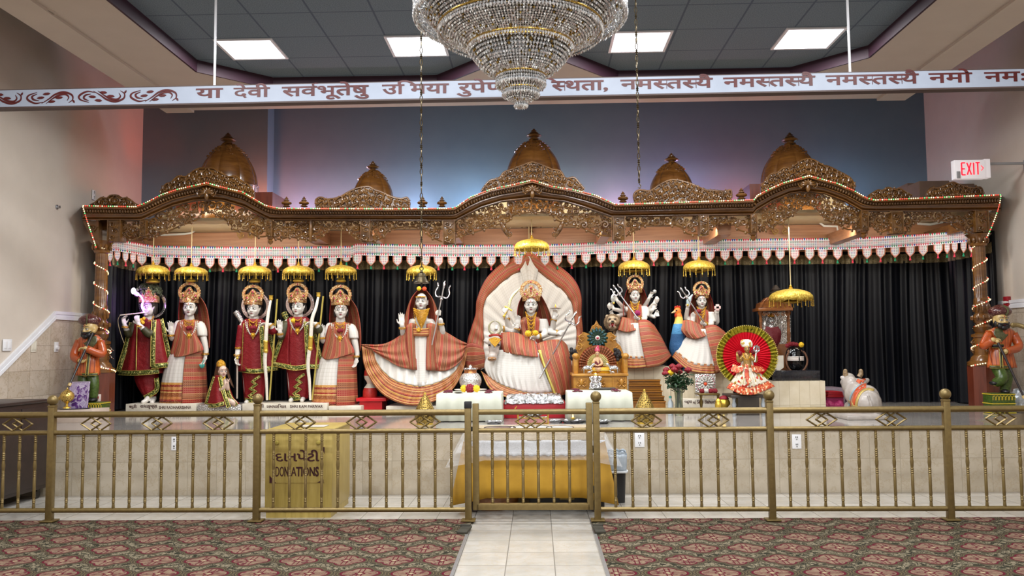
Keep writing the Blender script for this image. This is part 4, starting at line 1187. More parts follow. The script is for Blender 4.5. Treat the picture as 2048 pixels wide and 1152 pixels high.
class Fig:
 def __init__(s,D,name,label,cat,px,group=None):
  s.D=D;s.s=S(D)
  c=W(px,800,D);s.root=thing(name,V((c.x,D,STAGE)),label,cat,group);s.body=MB()
 def P(s,x,y,d=0.0):return W(x,y,s.D-d)
 def loft(s,rows,mat,name,n=64,a0=0.0,a1=2*PI,grow=0.0,amp=0.0,cnt=18,ku=1.0,kv=1.0,solid=0.006,parent=None,sub=4,swap=False,v0=0.0,ph=0.0,ampf=None):
  """rows: (py, cx, rx, ry, dc) px; ring or part of a ring, with pleats"""
  rr=crl(rows,sub);full=abs(a1-a0-2*PI)<1e-6;b=MB();R=[]
  for i,(y,cx,rx,ry,dc)in enumerate(rr):
   t=i/(len(rr)-1);row=[];am=amp*(ampf(t)if ampf else(.25+.75*t))
   for k in range(n if full else n+1):
    a=a0+(a1-a0)*k/n
    m_=1+am*math.cos(cnt*a+ph+.6*math.sin(a*3))
    q=s.P(cx+(rx+grow)*m_*math.cos(a),y,0)
    row.append(V((q.x,s.D-dc*s.s+(ry+grow)*m_*s.s*math.sin(a),q.z)))
   R.append(row)
  us=[ku*(a1-a0)/(2*PI)*k/n for k in range(n+2)];vs=[v0+kv*i/(len(rr)-1)for i in range(len(rr))]
  b.grid(R,cu=full,us=us,vs_=vs)
  if swap:b.uv=[[(v,u)for u,v in q]if q else q for q in b.uv]
  s.last=rr
  return b.build(name,mat,parent or s.root,60,solid=solid)
 def front(s,rr,x,y):
  """distance in front of the figure's plane of a loft's surface at a pixel"""
  for p,q in zip(rr,rr[1:]):
   if p[0]<=y<=q[0]or q[0]<=y<=p[0]:
    t=0 if q[0]==p[0]else(y-p[0])/(q[0]-p[0]);cx,rx,ry,dc=[lerp(a,b,t)for a,b in zip(p[1:],q[1:])]
    u=(x-cx)/rx;return(dc+ry*math.sqrt(max(0,1-u*u)))*s.s
  p=rr[0]if abs(y-rr[0][0])<abs(y-rr[-1][0])else rr[-1]
  u=(x-p[1])/p[2];return(p[4]+p[3]*math.sqrt(max(0,1-u*u)))*s.s
 def sheet(s,rows,mat,name,n=6,m=6,ku=1.0,kv=1.0,swap=False,solid=.006,rip=0.0,rn=5,parent=None,sm=60):
  """rows of (px, py, d[m]) control points, smoothed both ways; ripples across the columns"""
  R=[crl(r,n)for r in rows]
  cols=[crl([R[i][j]for i in range(len(R))],m)for j in range(len(R[0]))]
  nr,nc=len(cols[0]),len(cols);G=[]
  for i in range(nr):
   G.append([s.P(cols[j][i][0],cols[j][i][1],cols[j][i][2]+rip*math.sin(rn*2*PI*j/(nc-1))*(.35+.65*i/(nr-1)))for j in range(nc)])
  b=MB();b.grid(G,us=[ku*j/(nc-1)for j in range(nc+1)],vs_=[kv*i/(nr-1)for i in range(nr)])
  if swap:b.uv=[[(v,u)for u,v in q]for q in b.uv]
  return b.build(name,mat,parent or s.root,sm,solid=solid)
 def strip(s,pts,hw,mat,name,parent=None,sub=5,pipe=True,thick=.006):
  if mat is TRIM:hw*=1.3
  Q=crl(pts,sub);b=MB();P_=[s.P(*q)for q in Q]
  rows=[]
  for i,p in enumerate(P_):
   t=(P_[min(i+1,len(P_)-1)]-P_[max(i-1,0)]).normalized();nb=t.cross(EY).normalized()*hw*s.s
   rows.append([p-nb,p+nb])
  b.grid(rows);o=b.build(name,mat,parent or s.root,60,solid=thick)
  if pipe:
   q=MB()
   for k in(0,1):q.tube([r[k]+V((0,-.004,0))for r in rows],.5*s.s,4)
   q.build('piping',TRIMG,o)
  return o
 # body pieces ---------------------------------------------------------
 def limb(s,pts,rad):
  """pts (px, py, d), rad in px"""
  P_=cr([s.P(*p)for p in pts],5);R=[r[0]*s.s for r in crl([(r,)for r in rad],5)]
  s.body.tube(P_,R,10)
  for p,r in((P_[0],R[0]),(P_[-1],R[-1])):s.body.sphere(p,r,8,6)
 def hand(s,wrist,dirv,nrm,L,thumb,curl=0.15,spread=.10):
  """wrist (px,py,d); dirv = direction of the fingers, nrm = direction the palm faces, thumb = +1/-1 side"""
  w_=s.P(*wrist);d=V(dirv).normalized();n=V(nrm);n=(n-d*n.dot(d)).normalized();sd=d.cross(n)*thumb;L=L*s.s
  M=Matrix((sd,n,d)).transposed()
  s.body.sphere(w_+d*L*.27,(.215*L,.11*L,.30*L),10,8,M)
  s.body.sphere(w_+d*L*.38,(.22*L,.09*L,.18*L),10,8,M)
  s.body.tube([w_-d*L*.12,w_+d*L*.15],[.13*L,.15*L],8)
  for k,(off,ln)in enumerate(((.165,.40),(.055,.47),(-.055,.43),(-.160,.34))):
   p=w_+d*L*.46+sd*off*L;dd=(d+sd*spread*(1.5-k)*.5).normalized();P_=[p]
   for j in range(3):
    a=curl*(.7+.3*j)*1.45
    ax=dd.cross(n)
    dd=(dd*math.cos(a)+n*math.sin(a)).normalized()
    n2=(n*math.cos(a)-d*math.sin(a)*0).normalized()
    p=p+dd*ln*L*(.42,.33,.25)[j];P_.append(p)
   s.body.tube(P_,[.052*L,.050*L,.046*L,.036*L],7)
   s.body.sphere(P_[-1],.037*L,6,5)
  p=w_+d*L*.13+sd*.15*L
  P_=[p,p+(sd*.75+d*.6+n*.2).normalized()*L*.2,p+(sd*.75+d*.6+n*.2).normalized()*L*.2+(d+sd*.15+n*(.2+curl)).normalized()*L*.19]
  s.body.tube(P_,[.07*L,.056*L,.042*L],7);s.body.sphere(P_[-1],.043*L,6,5)
 def fist(s,c,axis,L,face=(0,-1,0)):
  """closed hand round a rod through c along axis; fingers wrap the rod"""
  c=s.P(*c);a=V(axis).normalized();f=V(face);f=(f-a*f.dot(a)).normalized();sd=a.cross(f);L=L*s.s
  back=c-f*.10*L
  M=Matrix((sd,f,a)).transposed()
  s.body.sphere(back-sd*.10*L,(.22*L,.12*L,.24*L),9,7,M)
  for k in range(4):
   o=a*(.165-.11*k)*L;P_=[]
   for j in range(6):
    t=-1.9+3.6*j/5;P_.append(c+o+(f*math.cos(t-.3)+sd*math.sin(t-.3)*1.05)*.125*L)
   s.body.tube(P_,.055*L,6);s.body.sphere(P_[-1],.055*L,6,5)
  s.body.tube([c+a*.1*L-sd*.14*L,c+a*.25*L+f*.02*L-sd*.02*L,c+a*.26*L+f*.10*L+sd*.08*L],[.07*L,.06*L,.045*L],6)
 def head(s,cx,cy,H,yaw=0.0,d=0.0,tilt=0.0):
  c=s.P(cx,cy,d);h=H*s.s;M=Matrix.Rotation(yaw,3,'Z')@Matrix.Rotation(tilt,3,'Y');s.hc,s.hh,s.hM=c,h,M
  b=s.body
  def sp(p,r,g=12,k=9):b.sphere(c+M@(V(p)*h),tuple(x*h for x in r),g,k,M)
  sp((0,.03,.10),(.365,.43,.42),16,12);sp((0,-.06,-.13),(.335,.32,.36),14,10);sp((0,-.25,-.40),(.12,.10,.10))
  for sx in(-1,1):sp((sx*.16,-.22,-.14),(.15,.13,.15));sp((sx*.36,.04,-.02),(.05,.10,.15));sp((sx*.36,.03,-.17),(.035,.05,.06))
  b.tube([c+M@(V((0,-.36,.09))*h),c+M@(V((0,-.41,0))*h),c+M@(V((0,-.455,-.12))*h)],[.035*h,.042*h,.058*h],8);sp((0,-.45,-.125),(.062,.055,.045),8,6)
  for sx in(-1,1):sp((sx*.055,-.40,-.13),(.045,.05,.036),8,6)
  sp((0,-.335,-.265),(.12,.055,.045),8,6)
 def face(s,brow=True,tilak=True,hair=False):
  c,h,M=s.hc,s.hh,s.hM
  def at(p):return c+M@(V(p)*h)
  if hair:
   b=MB();b.sphere(at((0,.09,.13)),(.40*h,.42*h,.44*h),16,11,M)
   for sx in(-1,1):b.sphere(at((sx*.36,.12,-.12)),(.09*h,.17*h,.30*h),9,7,M)
   b.build('hair',M1('dark_hair','#1c1612','#2b211a',rough=.5,nscale=60),s.root)
  for sx in(-1,1):
   b=MB();b.sphere(at((sx*.15,-.352,.015)),(.112*h,.050*h,.042*h),10,7,M);e=b.build('eye',EYEW,s.root)
   b=MB();b.sphere(at((sx*.15-.01,-.385,.013)),(.040*h,.026*h,.038*h),8,6,M);b.build('iris',INK,e)
   b=MB();P_=[at((sx*(.15+x),y,z))for x,y,z in((-.12,-.376,.022),(-.04,-.404,.056),(.03,-.394,.058),(.125,-.33,.03))]
   b.tube(cr(P_,4),.011*h,5);b.build('lash_line',INK,e)
   if brow:
    b=MB();P_=[at((sx*(.15+x),y,z))for x,y,z in((-.11,-.40,.125),(-.03,-.408,.175),(.06,-.38,.175),(.14,-.31,.115))]
    b.tube(cr(P_,4),[.012*h,.02*h,.018*h,.008*h],5);b.build('eyebrow',BROW,s.root)
  b=MB();b.tube(cr([at((-.115,-.335,-.235)),at((-.05,-.395,-.258)),at((0,-.408,-.255)),at((.05,-.395,-.258)),at((.115,-.335,-.235))],3),[.007*h]*3+[.017*h]*7+[.007*h]*3,6);b.sphere(at((0,-.378,-.282)),(.06*h,.03*h,.022*h),9,6,M);b.build('lips',BLUSH,s.root)
  if tilak:
   b=MB();b.tube([at((0,-.415,.14)),at((0,-.42,.2)),at((0,-.405,.30))],[.014*h,.02*h,.008*h],6);b.build('forehead_mark',TILK,s.root)
 def finish(s,mat=None,vox=.0065,name='body',sm=2):
  o=s.body.build(name,mat or MARB,s.root,60,fixn=False);remesh(o,vox,sm);return o
 # ornaments -------------------------------------------------------------
 def crown(s,cx,yt,yb,hw,d=.06,dcen=0.0,mat=None):
  mat=mat or CRN;h=yb-yt
  rows=[(yb,cx,hw*.78,hw*.78,0),(yb-h*.12,cx,hw*.80,hw*.80,0),(yb-h*.30,cx,hw*.74,hw*.70,0)]
  o=s.loft(rows,mat,'crown',40,solid=.012)
  s.loft([(yb-h*.28,cx,hw*.74,hw*.70,0),(yb-h*.52,cx,hw*.52,hw*.5,0),(yb-h*.62,cx,hw*.2,hw*.2,0)],mat,'crown_cap',30,solid=.01,parent=o)
  dd=d+hw*.35*s.s
  b=MB();cy=yt+h*.50;R=h*.42
  P_=[]
  for i in range(33):
   a=math.radians(-35+250*i/32);P_.append((cx+hw*.86*math.cos(a),cy-R*math.sin(a)))
  b.ribbon([s.P(x,y,dd)for x,y in P_],hw*.15*s.s,(0,-1,0),.018)
  for i,(x,y)in enumerate(P_):
   a=math.radians(-35+250*i/32);rr=1.12
   if i%2==0:b.sphere(s.P(cx+hw*.86*rr*math.cos(a)*1.02,cy-R*rr*math.sin(a),dd),(.07*hw*s.s,.05*hw*s.s,.085*hw*s.s),6,5)
  # inner lobes and crest
  b.ribbon([s.P(x,y,dd+.012)for x,y in crl([(cx-hw*.5,yb-h*.26),(cx-hw*.34,cy+R*.05),(cx,cy-R*.55),(cx+hw*.34,cy+R*.05),(cx+hw*.5,yb-h*.26)],5)],hw*.09*s.s,(0,-1,0),.014)
  for sx in(-1,1):
   b.ribbon([s.P(x,y,dd+.01)for x,y in crl([(cx+sx*hw*.8,yb-h*.2),(cx+sx*hw*.74,cy+R*.25),(cx+sx*hw*.52,cy+R*.05),(cx+sx*hw*.34,cy+R*.5)],4)],hw*.08*s.s,(0,-1,0),.012)
  b.prism([s.P(cx+x*hw,yb-h*.2-y*h,dd+.006)for x,y in((-.66,0),(-.5,.17),(-.3,.22),(0,.42),(.3,.22),(.5,.17),(.66,0))],(0,.012,0))
  b.prism([s.P(cx+x*hw,y,dd)for x,y in((-.16,yt+h*.12),(-.05,yt+h*.03),(0,yt),(.05,yt+h*.03),(.16,yt+h*.12))],(0,-.015,0))
  o2=b.build('crown_arch',mat,o,60)
  q=MB()
  for x,y,r_ in((0,yt+h*.36,.10),(0,yt+h*.52,.07),(-.55,yb-h*.34,.09),(.55,yb-h*.34,.09),(0,yt+h*.08,.07),(-.28,yb-h*.2,.06),(.28,yb-h*.2,.06)):
   q.sphere(s.P(cx+x*hw,y,dd+.02),(r_*hw*s.s,.012,r_*1.25*hw*s.s),8,6)
  q.build('crown_gems',GEM,o,60)
  return o
 def halo(s,cx,cy,r0,r1,d,mat,mat2=None):
  b=MB();P_=[s.P(cx+(r0+r1)/2*math.cos(2*PI*i/48),cy-(r0+r1)/2*math.sin(2*PI*i/48),d)for i in range(49)]
  b.ribbon(P_,(r1-r0)/2*s.s,(0,-1,0),.012);o=b.build('halo',mat,s.root,60)
  q=MB()
  for i in range(44):
   a=2*PI*i/44;q.sphere(s.P(cx+(r0*.4+r1*.6)*math.cos(a),cy-(r0*.4+r1*.6)*math.sin(a),d+.015),(r1-r0)*.14*s.s,6,4)
  q.build('halo_studs',mat2 or PEARL,o)
  return o
 def beads(s,pts,r,mat,name,gap=1.9,sub=6,parent=None):
  P_=[s.P(*q)for q in crl(pts,sub)];b=MB();acc=0;last=None;rr=r*s.s
  for p in P_:
   if last is None or(p-last).length>gap*rr:b.sphere(p,rr,7,5);last=p
  return b.build(name,mat,parent or s.root)
 def chest_jewels(s,cx,y0,y1,hw,dfun,flower=ROSE,pendant=True):
  """white bead garland in a V with a gold medallion, a rose and gold collars"""
  def D_(x,y):return dfun(x,y)+.012
  for k,(f,dy)in enumerate(((1.0,0),(.8,2))):
   pts=[(cx+x*hw*f,y0+(y1-y0)*t+dy,D_(cx+x*hw*f,y0+(y1-y0)*t))for x,t in((-1,0),(-.92,.3),(-.62,.62),(-.22,.86),(0,.93),(.22,.86),(.62,.62),(.92,.3),(1,0))]
   s.beads(pts,1.5 if k==0 else 1.15,PEARL,'bead_garland',1.5)
  for k in range(3):
   ww=hw*(.55-.02*k);yy=y0-3+k*5
   pts=[(cx+x*ww,yy+q*(6+3*k),D_(cx+x*ww,yy+q*(6+3*k))+.004)for x,q in((-1,0),(-.6,.65),(0,1),(.6,.65),(1,0))]
   s.beads(pts,1.3,NECK,'gold_necklace',1.3)
  if pendant:
   b=MB();c=s.P(cx,y1-5,D_(cx,y1-5)+.01)
   b.sphere(c,(4.2*s.s,.012,4.4*s.s),12,8)
   for k in range(8):b.sphere(c+V((math.cos(k*PI/4)*4.6*s.s,0,math.sin(k*PI/4)*4.8*s.s)),1.1*s.s,6,5)
   b.sphere(c+V((0,0,-6.5*s.s)),(1.6*s.s,.01,2.2*s.s),7,5);o=b.build('medallion',NECK,s.root,60)
   q=MB();q.sphere(c+V((0,-.012,0)),1.8*s.s,8,6);q.build('medallion_gem',MARI,o)
  if flower:
   yf=y0+(y1-y0)*.42;s.flower(cx-1.5,yf,D_(cx,yf)+.02,4.6,flower);s.flower(cx+3.2,yf-.5,D_(cx,yf)+.02,4.2,flower)
 def flower(s,x,y,d,r,mat,name='flower'):
  b=MB();flower_mb(b,s.P(x,y,d),r*s.s);return b.build(name,mat,s.root,60)
 def sleeve(s,pts,rad,mat,name='sleeve'):
  P_=cr([s.P(*p)for p in pts],5);R=[r[0]*s.s for r in crl([(r,)for r in rad],5)]
  b=MB();b.tube(P_,R,14,caps=False);return b.build(name,mat,s.root,60,solid=.004)
 def bangle(s,p,axis,r,mat=None,n=2):
  b=MB();c=s.P(*p);a=V(axis).normalized();u=a.orthogonal().normalized();v=a.cross(u)
  for k in range(n):
   o=a*(k-(n-1)/2)*2.0*s.s
   b.tube([c+o+(u*math.cos(2*PI*i/16)+v*math.sin(2*PI*i/16))*r*s.s for i in range(17)],.8*s.s,6,caps=False)
  b.build('bangle',mat or NECK,s.root)
def flower_mb(b,c,r):
 b.sphere(c,r*.55,8,6)
 for ring,(n,rr,sz)in enumerate(((9,.75,.34),(7,.5,.32),(4,.22,.26))):
  for k in range(n):
   a=2*PI*k/n+ring*.4
   b.sphere(c+V((math.cos(a)*rr*r,-(.15+.25*ring)*r,math.sin(a)*rr*r)),(sz*r,sz*r*.7,sz*r),6,4)
def trident(p0,p1,size,label,mat=None,Yd=None,tilt_axis=None):
 """p0 foot, p1 base of the head (world), head of given size along the shaft"""
 mat=mat or SILV;p0,p1=V(p0),V(p1);a=(p1-p0).normalized();sd=a.cross(EY).normalized()
 t=thing('trident',p0,label,'trident')
 b=MB();b.tube([p0,p1],.0095,8);b.sphere(p1,.022,8,6);b.build('shaft',mat,t)
 b=MB();c=p1+a*size*.12
 b.tube([p1,p1+a*size*.55,p1+a*size*.82,p1+a*size],[.009,.010,.018,.002],8)
 for q in(-1,1):
  P_=cr([c,c+sd*q*size*.28-a*size*.02,c+sd*q*size*.38+a*size*.22,c+sd*q*size*.30+a*size*.5,c+sd*q*size*.36+a*size*.72],5)
  b.tube(P_,[.010]*(len(P_)-5)+[.012,.012,.010,.007,.002],7)
 b.tube([c-sd*size*.15,c+sd*size*.15],.012,6)
 b.build('trident_head',mat,t);return t
def bow(f,pts,grip,tip,label,x_off):
 """a tall painted bow: limbs along pts (px, py, d), gold grip band, string bar behind"""
 P_=cr([f.P(*p)for p in pts],6);t=thing('bow',P_[-1],label,'bow')
 n=len(P_);b=MB();b.tube(P_,[(.016+.011*math.sin(PI*i/(n-1)))*1.0 for i in range(n)],8);b.build('limb',BOWM,t)
 b=MB();g=[f.P(*p)for p in grip];b.tube(g,.031,10)
 for p in(g[0],g[-1]):b.sphere(p,.036,10,6)
 b.build('grip',GOLDS,t)
 b=MB();e0,e1=P_[0],P_[-1];q=V((x_off,.03,0))
 b.ribbon([e0+q,e1+q*.4],.012,(0,-1,0),.008);b.build('string',TRIMG,t)
 b=MB();b.lathe([(.012,-.03),(.03,.0),(.026,.035),(.034,.05)],P_[0],10);b.build('tip',GOLDS,t)
 return t
# crowned sari statues (two alike in dress)
def sari_statue(cx,dy,D,label,lotus,hx=0.0):
 f=Fig(D,'statue',label,'statue',cx);X=lambda x:cx+x;Yy=lambda y:y+dy;P3=lambda x,y,d:(cx+x,y+dy,d)
 # body
 f.head(cx+1,615.5+dy,34,yaw=.16,d=.04)
 f.limb([P3(0,630,0),P3(0,646,-.01)],[9,11])
 f.limb([P3(0,646,-.01),P3(0,672,0),P3(0,700,0),P3(-2,740,0),P3(-3,795,0)],[11,14,15,20,18]);f.limb([P3(-20,649,0),P3(20,650,0)],[8,8])
 f.limb([P3(-22,648,0),P3(-33,676,.05),P3(-37,667,.14)],[8,6.5,4.5]);f.hand(P3(-37,667,.14),(0,-.1,1),(0.1,-1,0),27,-1,.08)
 f.limb([P3(22,650,0),P3(27,672,.03),P3(33,700,.05),P3(32,712,.08)],[8,7,5.2,4]);f.hand(P3(32,712,.08),(-.15,-.3,-1),(-.6,-1,0),24,-1,.25)
 f.limb([P3(-12,795,.05),P3(-14,803,.16)],[6,5]);f.limb([P3(8,795,.05),P3(8,803,.16)],[6,5])
 f.finish();f.face(hair=True)
 for p,ax in((P3(-37,671,.12),(0,-.1,1)),(P3(32,708,.07),(0,0,1)),(P3(27,672,.03),(.1,0,1))):f.bangle(p,ax,6.3)
 # white blouse sleeve
 f.loft([(646+dy,cx+20,9,9,0),(658+dy,cx+24,10.5,10,2),(672+dy,cx+27,9.5,9,4)],MUS,'blouse_sleeve',24,amp=.04,cnt=7)
 # skirt: white silk, woven border, red striped front panel
 sk=[(697+dy,cx-3,27,19,2),(718+dy,cx-8,33,23,2),(750+dy,cx-11,39,28,2),(780+dy,cx-12,42,31,2),(806+dy,cx-12,43,33,2)]
 sko=f.loft(sk,MUS,'skirt',90,amp=.025,cnt=22,ku=3,kv=2)
 f.loft([(764+dy,cx-11.5,40.5,29.5,2),(806+dy,cx-12,43,33,2)],BORD,'woven_border',90,grow=1.0,amp=.025,cnt=22,ku=4,kv=1.0,parent=sko,ampf=lambda t:.85+.15*t)
 f.loft([(698+dy,cx-1,29,21,2),(718+dy,cx-5,35,25,2),(750+dy,cx-7,38,30,2),(804+dy,cx-8,41,35,2)],PAT,'striped_panel',40,a0=-PI/2+.20,a1=.9,grow=1.6,amp=.02,cnt=14,ku=3,kv=3.6,parent=sko)
 # bodice wrap and pallu
 bod=[(640+dy,cx,15,11,0),(648+dy,cx,24,14,0),(672+dy,cx,23,17,1),(700+dy,cx-1,25,18,2)]
 f.loft(bod,PAT,'sari_wrap',56,kv=2.2,ku=3,grow=.6,swap=True);rr=f.last
 f.sheet([[P3(-24,646,.05),P3(-16,648,.12),P3(-6,652,.15),P3(4,660,.155),P3(12,668,.15)],
[P3(-30,668,.08),P3(-20,676,.15),P3(-6,682,.175),P3(8,684,.18),P3(22,684,.13)],
[P3(-35,692,.09),P3(-26,700,.16),P3(-8,706,.195),P3(8,702,.195),P3(27,694,.13)],
[P3(-38,706,.09),P3(-30,714,.165),P3(-12,712,.205),P3(6,707,.20),P3(28,700,.13)]],PAT,'pallu',kv=1.2,ku=2.6,swap=True,rip=.012,rn=4)
 # veil
 f.sheet([[P3(-19,590,.02),P3(-12,586,-.10),P3(4,584,-.16),P3(14,586,-.10),P3(20,592,.04)],
[P3(-21,612,.0),P3(-14,612,-.13),P3(6,612,-.19),P3(24,612,-.12),P3(33,612,.03)],
[P3(-22,636,.0),P3(-16,640,-.14),P3(8,640,-.20),P3(30,642,-.12),P3(39,640,.02)],
[P3(-20,656,-.02),P3(-10,672,-.15),P3(12,676,-.19),P3(32,674,-.10),P3(41,668,.02)],
[P3(-10,672,-.08),P3(2,700,-.14),P3(20,704,-.15),P3(34,700,-.08),P3(40,696,.03)]],PAT,'veil',kv=1.5,ku=3.2,swap=True,rip=.010,rn=6)
 f.crown(cx,564+dy,606+dy,22)
 f.chest_jewels(cx-1,642+dy,676+dy,17,lambda x,y:f.front(rr,x,y)+.03)
 if lotus:
  t=thing('lotus_flower',f.P(*P3(25,729,.16)),'small teal lotus held down in the lowered hand of the veiled statue','flower')
  b=MB()
  for k in range(7):
   a=2*PI*k/7;b.sphere(f.P(*P3(25,731,.16))+V((math.cos(a)*.02,math.sin(a)*.02,-.01)),(.012,.012,.035),6,5,Matrix.Rotation(.5,3,V((-math.sin(a),math.cos(a),0))))
  b.build('petals',M1('teal_paint','#2c8b84','#56b5a8',rough=.4),t)
  b=MB();b.tube([f.P(*P3(25,729,.16)),f.P(*P3(29,720,.14))],.006,6);b.build('stem',M1('teal_paint','#2c8b84'),t)
 return f
YS=11.95
sari_statue(379,0,YS,'crowned white marble goddess statue in a red sari beside the flute player',True)
sari_statue(681,5,YS,'crowned goddess statue in a red sari right of the two bow-bearers',False)
# crowned statues in red brocade tunics
def tunic_statue(f,cx,dy,hem,armL,rows=None,sleeves=True):
 pass
def build_flute_player():
 f=Fig(YS,'statue','white marble statue playing a flute in a red cloak with green sequin trim','statue',290)
 f.head(299,616,34,yaw=-.42,d=.04)
 f.limb([(299,628,0),(296,644,0)],[9,11]);f.limb([(296,646,0),(294,690,0),(293,735,0)],[10,14,15]);f.limb([(276,649,0),(314,650,0)],[8,8])
 f.limb([(285,735,.0),(288,770,.03),(301,792,.06)],[13,9,6]);f.limb([(300,735,.0),(301,770,.0),(307,798,.02)],[13,9,6])
 f.limb([(307,798,.02),(304,805,.14)],[5.5,4.5]);f.limb([(301,790,.06),(292,801,.16),(286,804,.2)],[6,5,4])
 f.limb([(274,648,.02),(259,668,.10),(249,650,.22)],[8,6.5,4.5]);f.hand((249,650,.22),(-.1,-.2,1),(.8,-.4,0),25,1,.55)
 f.limb([(316,650,.02),(300,668,.16),(277,649,.24)],[8,6.5,4.6]);f.hand((277,649,.24),(-.25,-.1,1),(-.2,1,0),25,1,.45)
 f.finish();f.face(hair=True)
 DK=M1('dark_olive_sleeve','#35341f','#4a4729',rough=.5,nscale=60)
 f.sleeve([(274,648,.02),(259,668,.10),(253,658,.17)],[10,8,6.5],DK);f.sleeve([(316,650,.02),(300,668,.16),(286,657,.21)],[10,8,6.5],DK)
 f.bangle((250,654,.21),(.1,0,1),6);f.bangle((279,652,.235),(.3,0,1),6)
 tr=[(640,296,18,12,0),(650,294,29,16,0),(680,292,32,20,0),(715,290,38,24,0),(746,289,42,27,0)]
 f.loft(tr,REDB,'tunic',72,amp=.03,cnt=11,ku=3,kv=3);rr=f.last
 # cloak fronts falling from the shoulders
 f.sheet([[(264,644,.04),(270,644,.09),(277,646,.12)],[(252,690,.05),(262,690,.15),(273,690,.17)],[(242,722,.05),(256,724,.17),(272,724,.20)],[(235,747,.05),(252,749,.18),(272,749,.21)]],REDB,'cloak_front',ku=1.2,kv=3,rip=.008,rn=2)
 f.sheet([[(308,640,.12),(316,638,.08),(323,638,.03)],[(306,680,.18),(318,680,.15),(332,680,.05)],[(305,715,.21),(322,712,.18),(339,712,.05)],[(304,734,.215),(324,733,.185),(345,731,.05)]],REDB,'cloak_front',ku=1.2,kv=3,rip=.008,rn=2)
 f.sheet([[(262,646,.02),(280,640,-.12),(310,640,-.12),(324,640,.02)],[(250,690,.03),(275,690,-.17),(315,690,-.17),(334,690,.03)],[(235,746,.04),(270,746,-.2),(320,740,-.2),(345,731,.04)]],REDB,'cloak_back',ku=3,kv=3)
 f.strip([(264,645,.065),(253,690,.10),(243,722,.12),(237,745,.11)],3.6,TRIM,'sequin_trim')
 f.strip([(236,745,.09),(252,746,.20),(275,746,.235),(300,744,.225),(318,742,.19)],3.4,TRIM,'sequin_trim')
 f.strip([(308,640,.14),(306.5,680,.20),(305.5,733,.235)],3.4,TRIM,'sequin_trim')
 f.strip([(322,638,.06),(332,682,.085),(341,726,.085)],3.2,TRIM,'sequin_trim')
 f.strip([(302,733,.235),(322,731,.21),(344,729,.085)],3.4,TRIM,'sequin_trim')
 f.strip([(274,650,.15),(273,690,.185),(272,744,.225)],1.0,TRIMG,'gold_piping',pipe=False)
 # wrapped dhoti
 f.loft([(740,293,24,17,0),(760,294,22,15,1),(778,298,17,13,3),(792,302,11,10,4)],REDB,'dhoti',48,amp=.05,cnt=9,ku=3,kv=2)
 f.strip([(313,756,.11),(314,778,.12),(303,788,.135),(288,796,.13)],3.2,TRIM,'sequin_trim')
 # hair, crown, halo
 b=MB();rh=random.Random(5)
 for i in range(120):
  a=rh.uniform(0,2*PI);e=rh.uniform(-.15,1.4);r_=23
  b.sphere(f.P(296+r_*math.cos(a)*math.cos(e)*1.02,588-20*math.sin(e),0)+V((0,math.sin(a)*math.cos(e)*r_*f.s*.9+.03,0)),rh.uniform(3.4,5.2)*f.s,7,5)
 b.build('curly_hair',HAIR,f.root,80)
 f.halo(305,609,22,28.5,-.10,SILV)
 b=MB();dd=.14
 pts=[(279,604),(281,592),(286,588),(290,592),(293,582),(298,575),(303,582),(306,592),(311,588),(315,593),(316,604)]
 b.prism([f.P(x-1,y,dd+.01)for x,y in pts],(0,.015,0))
 for x,y in pts[1:-1]:b.sphere(f.P(x-1,y,dd+.02),1.6*f.s,6,5)
 o=b.build('crown_crest',CRN,f.root,60)
 f.loft([(606,298,18.5,18,0),(598,298,19,18.5,0),(592,298,18,17.5,0)],CRN,'crown',40,solid=.012)
 q=MB()
 for x,y in((297,584),(297,594),(286,597),(308,597)):q.sphere(f.P(x,y,dd+.025),1.9*f.s,7,5)
 q.build('crown_gems',GEM,o)
 for x,y,m_ in((283,640,MARI),(288,637,MARI),(293,640,ROSE),(286,645,MARI)):f.flower(x,y,.17,3.6,m_)
 f.beads([(281,645,.18),(279,652,.20),(281,657,.20)],1.3,NECK,'gold_necklace',1.4)
 f.beads([(307,633,.10),(303,640,.135),(295,642,.15),(288,640,.145)],1.5,NECK,'gold_necklace',1.3)
 # flute and its dangling cord, glowing plume
 p0,p1=f.P(240,630.5,.27),f.P(296,624.5,.205)
 t=thing('flute',lerp(p0,p1,.5),'pale slender flute held at the lips of the cloaked statue','flute')
 b=MB();b.tube([p0,p1],.009,10);b.build('tube',M1('flute_ivory','#c9bfae','#d8d0c2',rough=.35),t)
 b=MB()
 for k in range(3):q=lerp(p0,p1,.2+.25*k);b.tube([q,lerp(p0,p1,.215+.25*k)],.0105,10)
 b.build('bands',GOLDS,t)
 b=MB();b.tube(cr([p0,f.P(236,640,.26),f.P(238,655,.25),f.P(243,672,.24),f.P(248,686,.22)],6),.003,5);b.build('cord',CORD,t)
 PUR=M1('violet_light','#d9b8ff',emit='#b060ff',es=5.0);PUW=M1('white_violet_light','#ffffff',emit='#f0d8ff',es=7.0)
 t=thing('light_wand',f.P(290,622,.19),'glowing violet light strand on the face of the flute player','light')
 b=MB();b.tube(cr([f.P(266,582,.12),f.P(272,587,.17),f.P(281,592,.20),f.P(286,602,.20),f.P(284,612,.19),f.P(288,624,.20)],5),[.02,.028,.012,.012,.016,.012],8);b.build('strand',PUR,t)
 b=MB();b.sphere(f.P(267,582,.125),(.035,.025,.045),10,8);b.build('bulb',PUW,t)
 point('violet_lamp',f.P(279,612,.30),1.6,(.6,.2,1.0),.03)
build_flute_player()
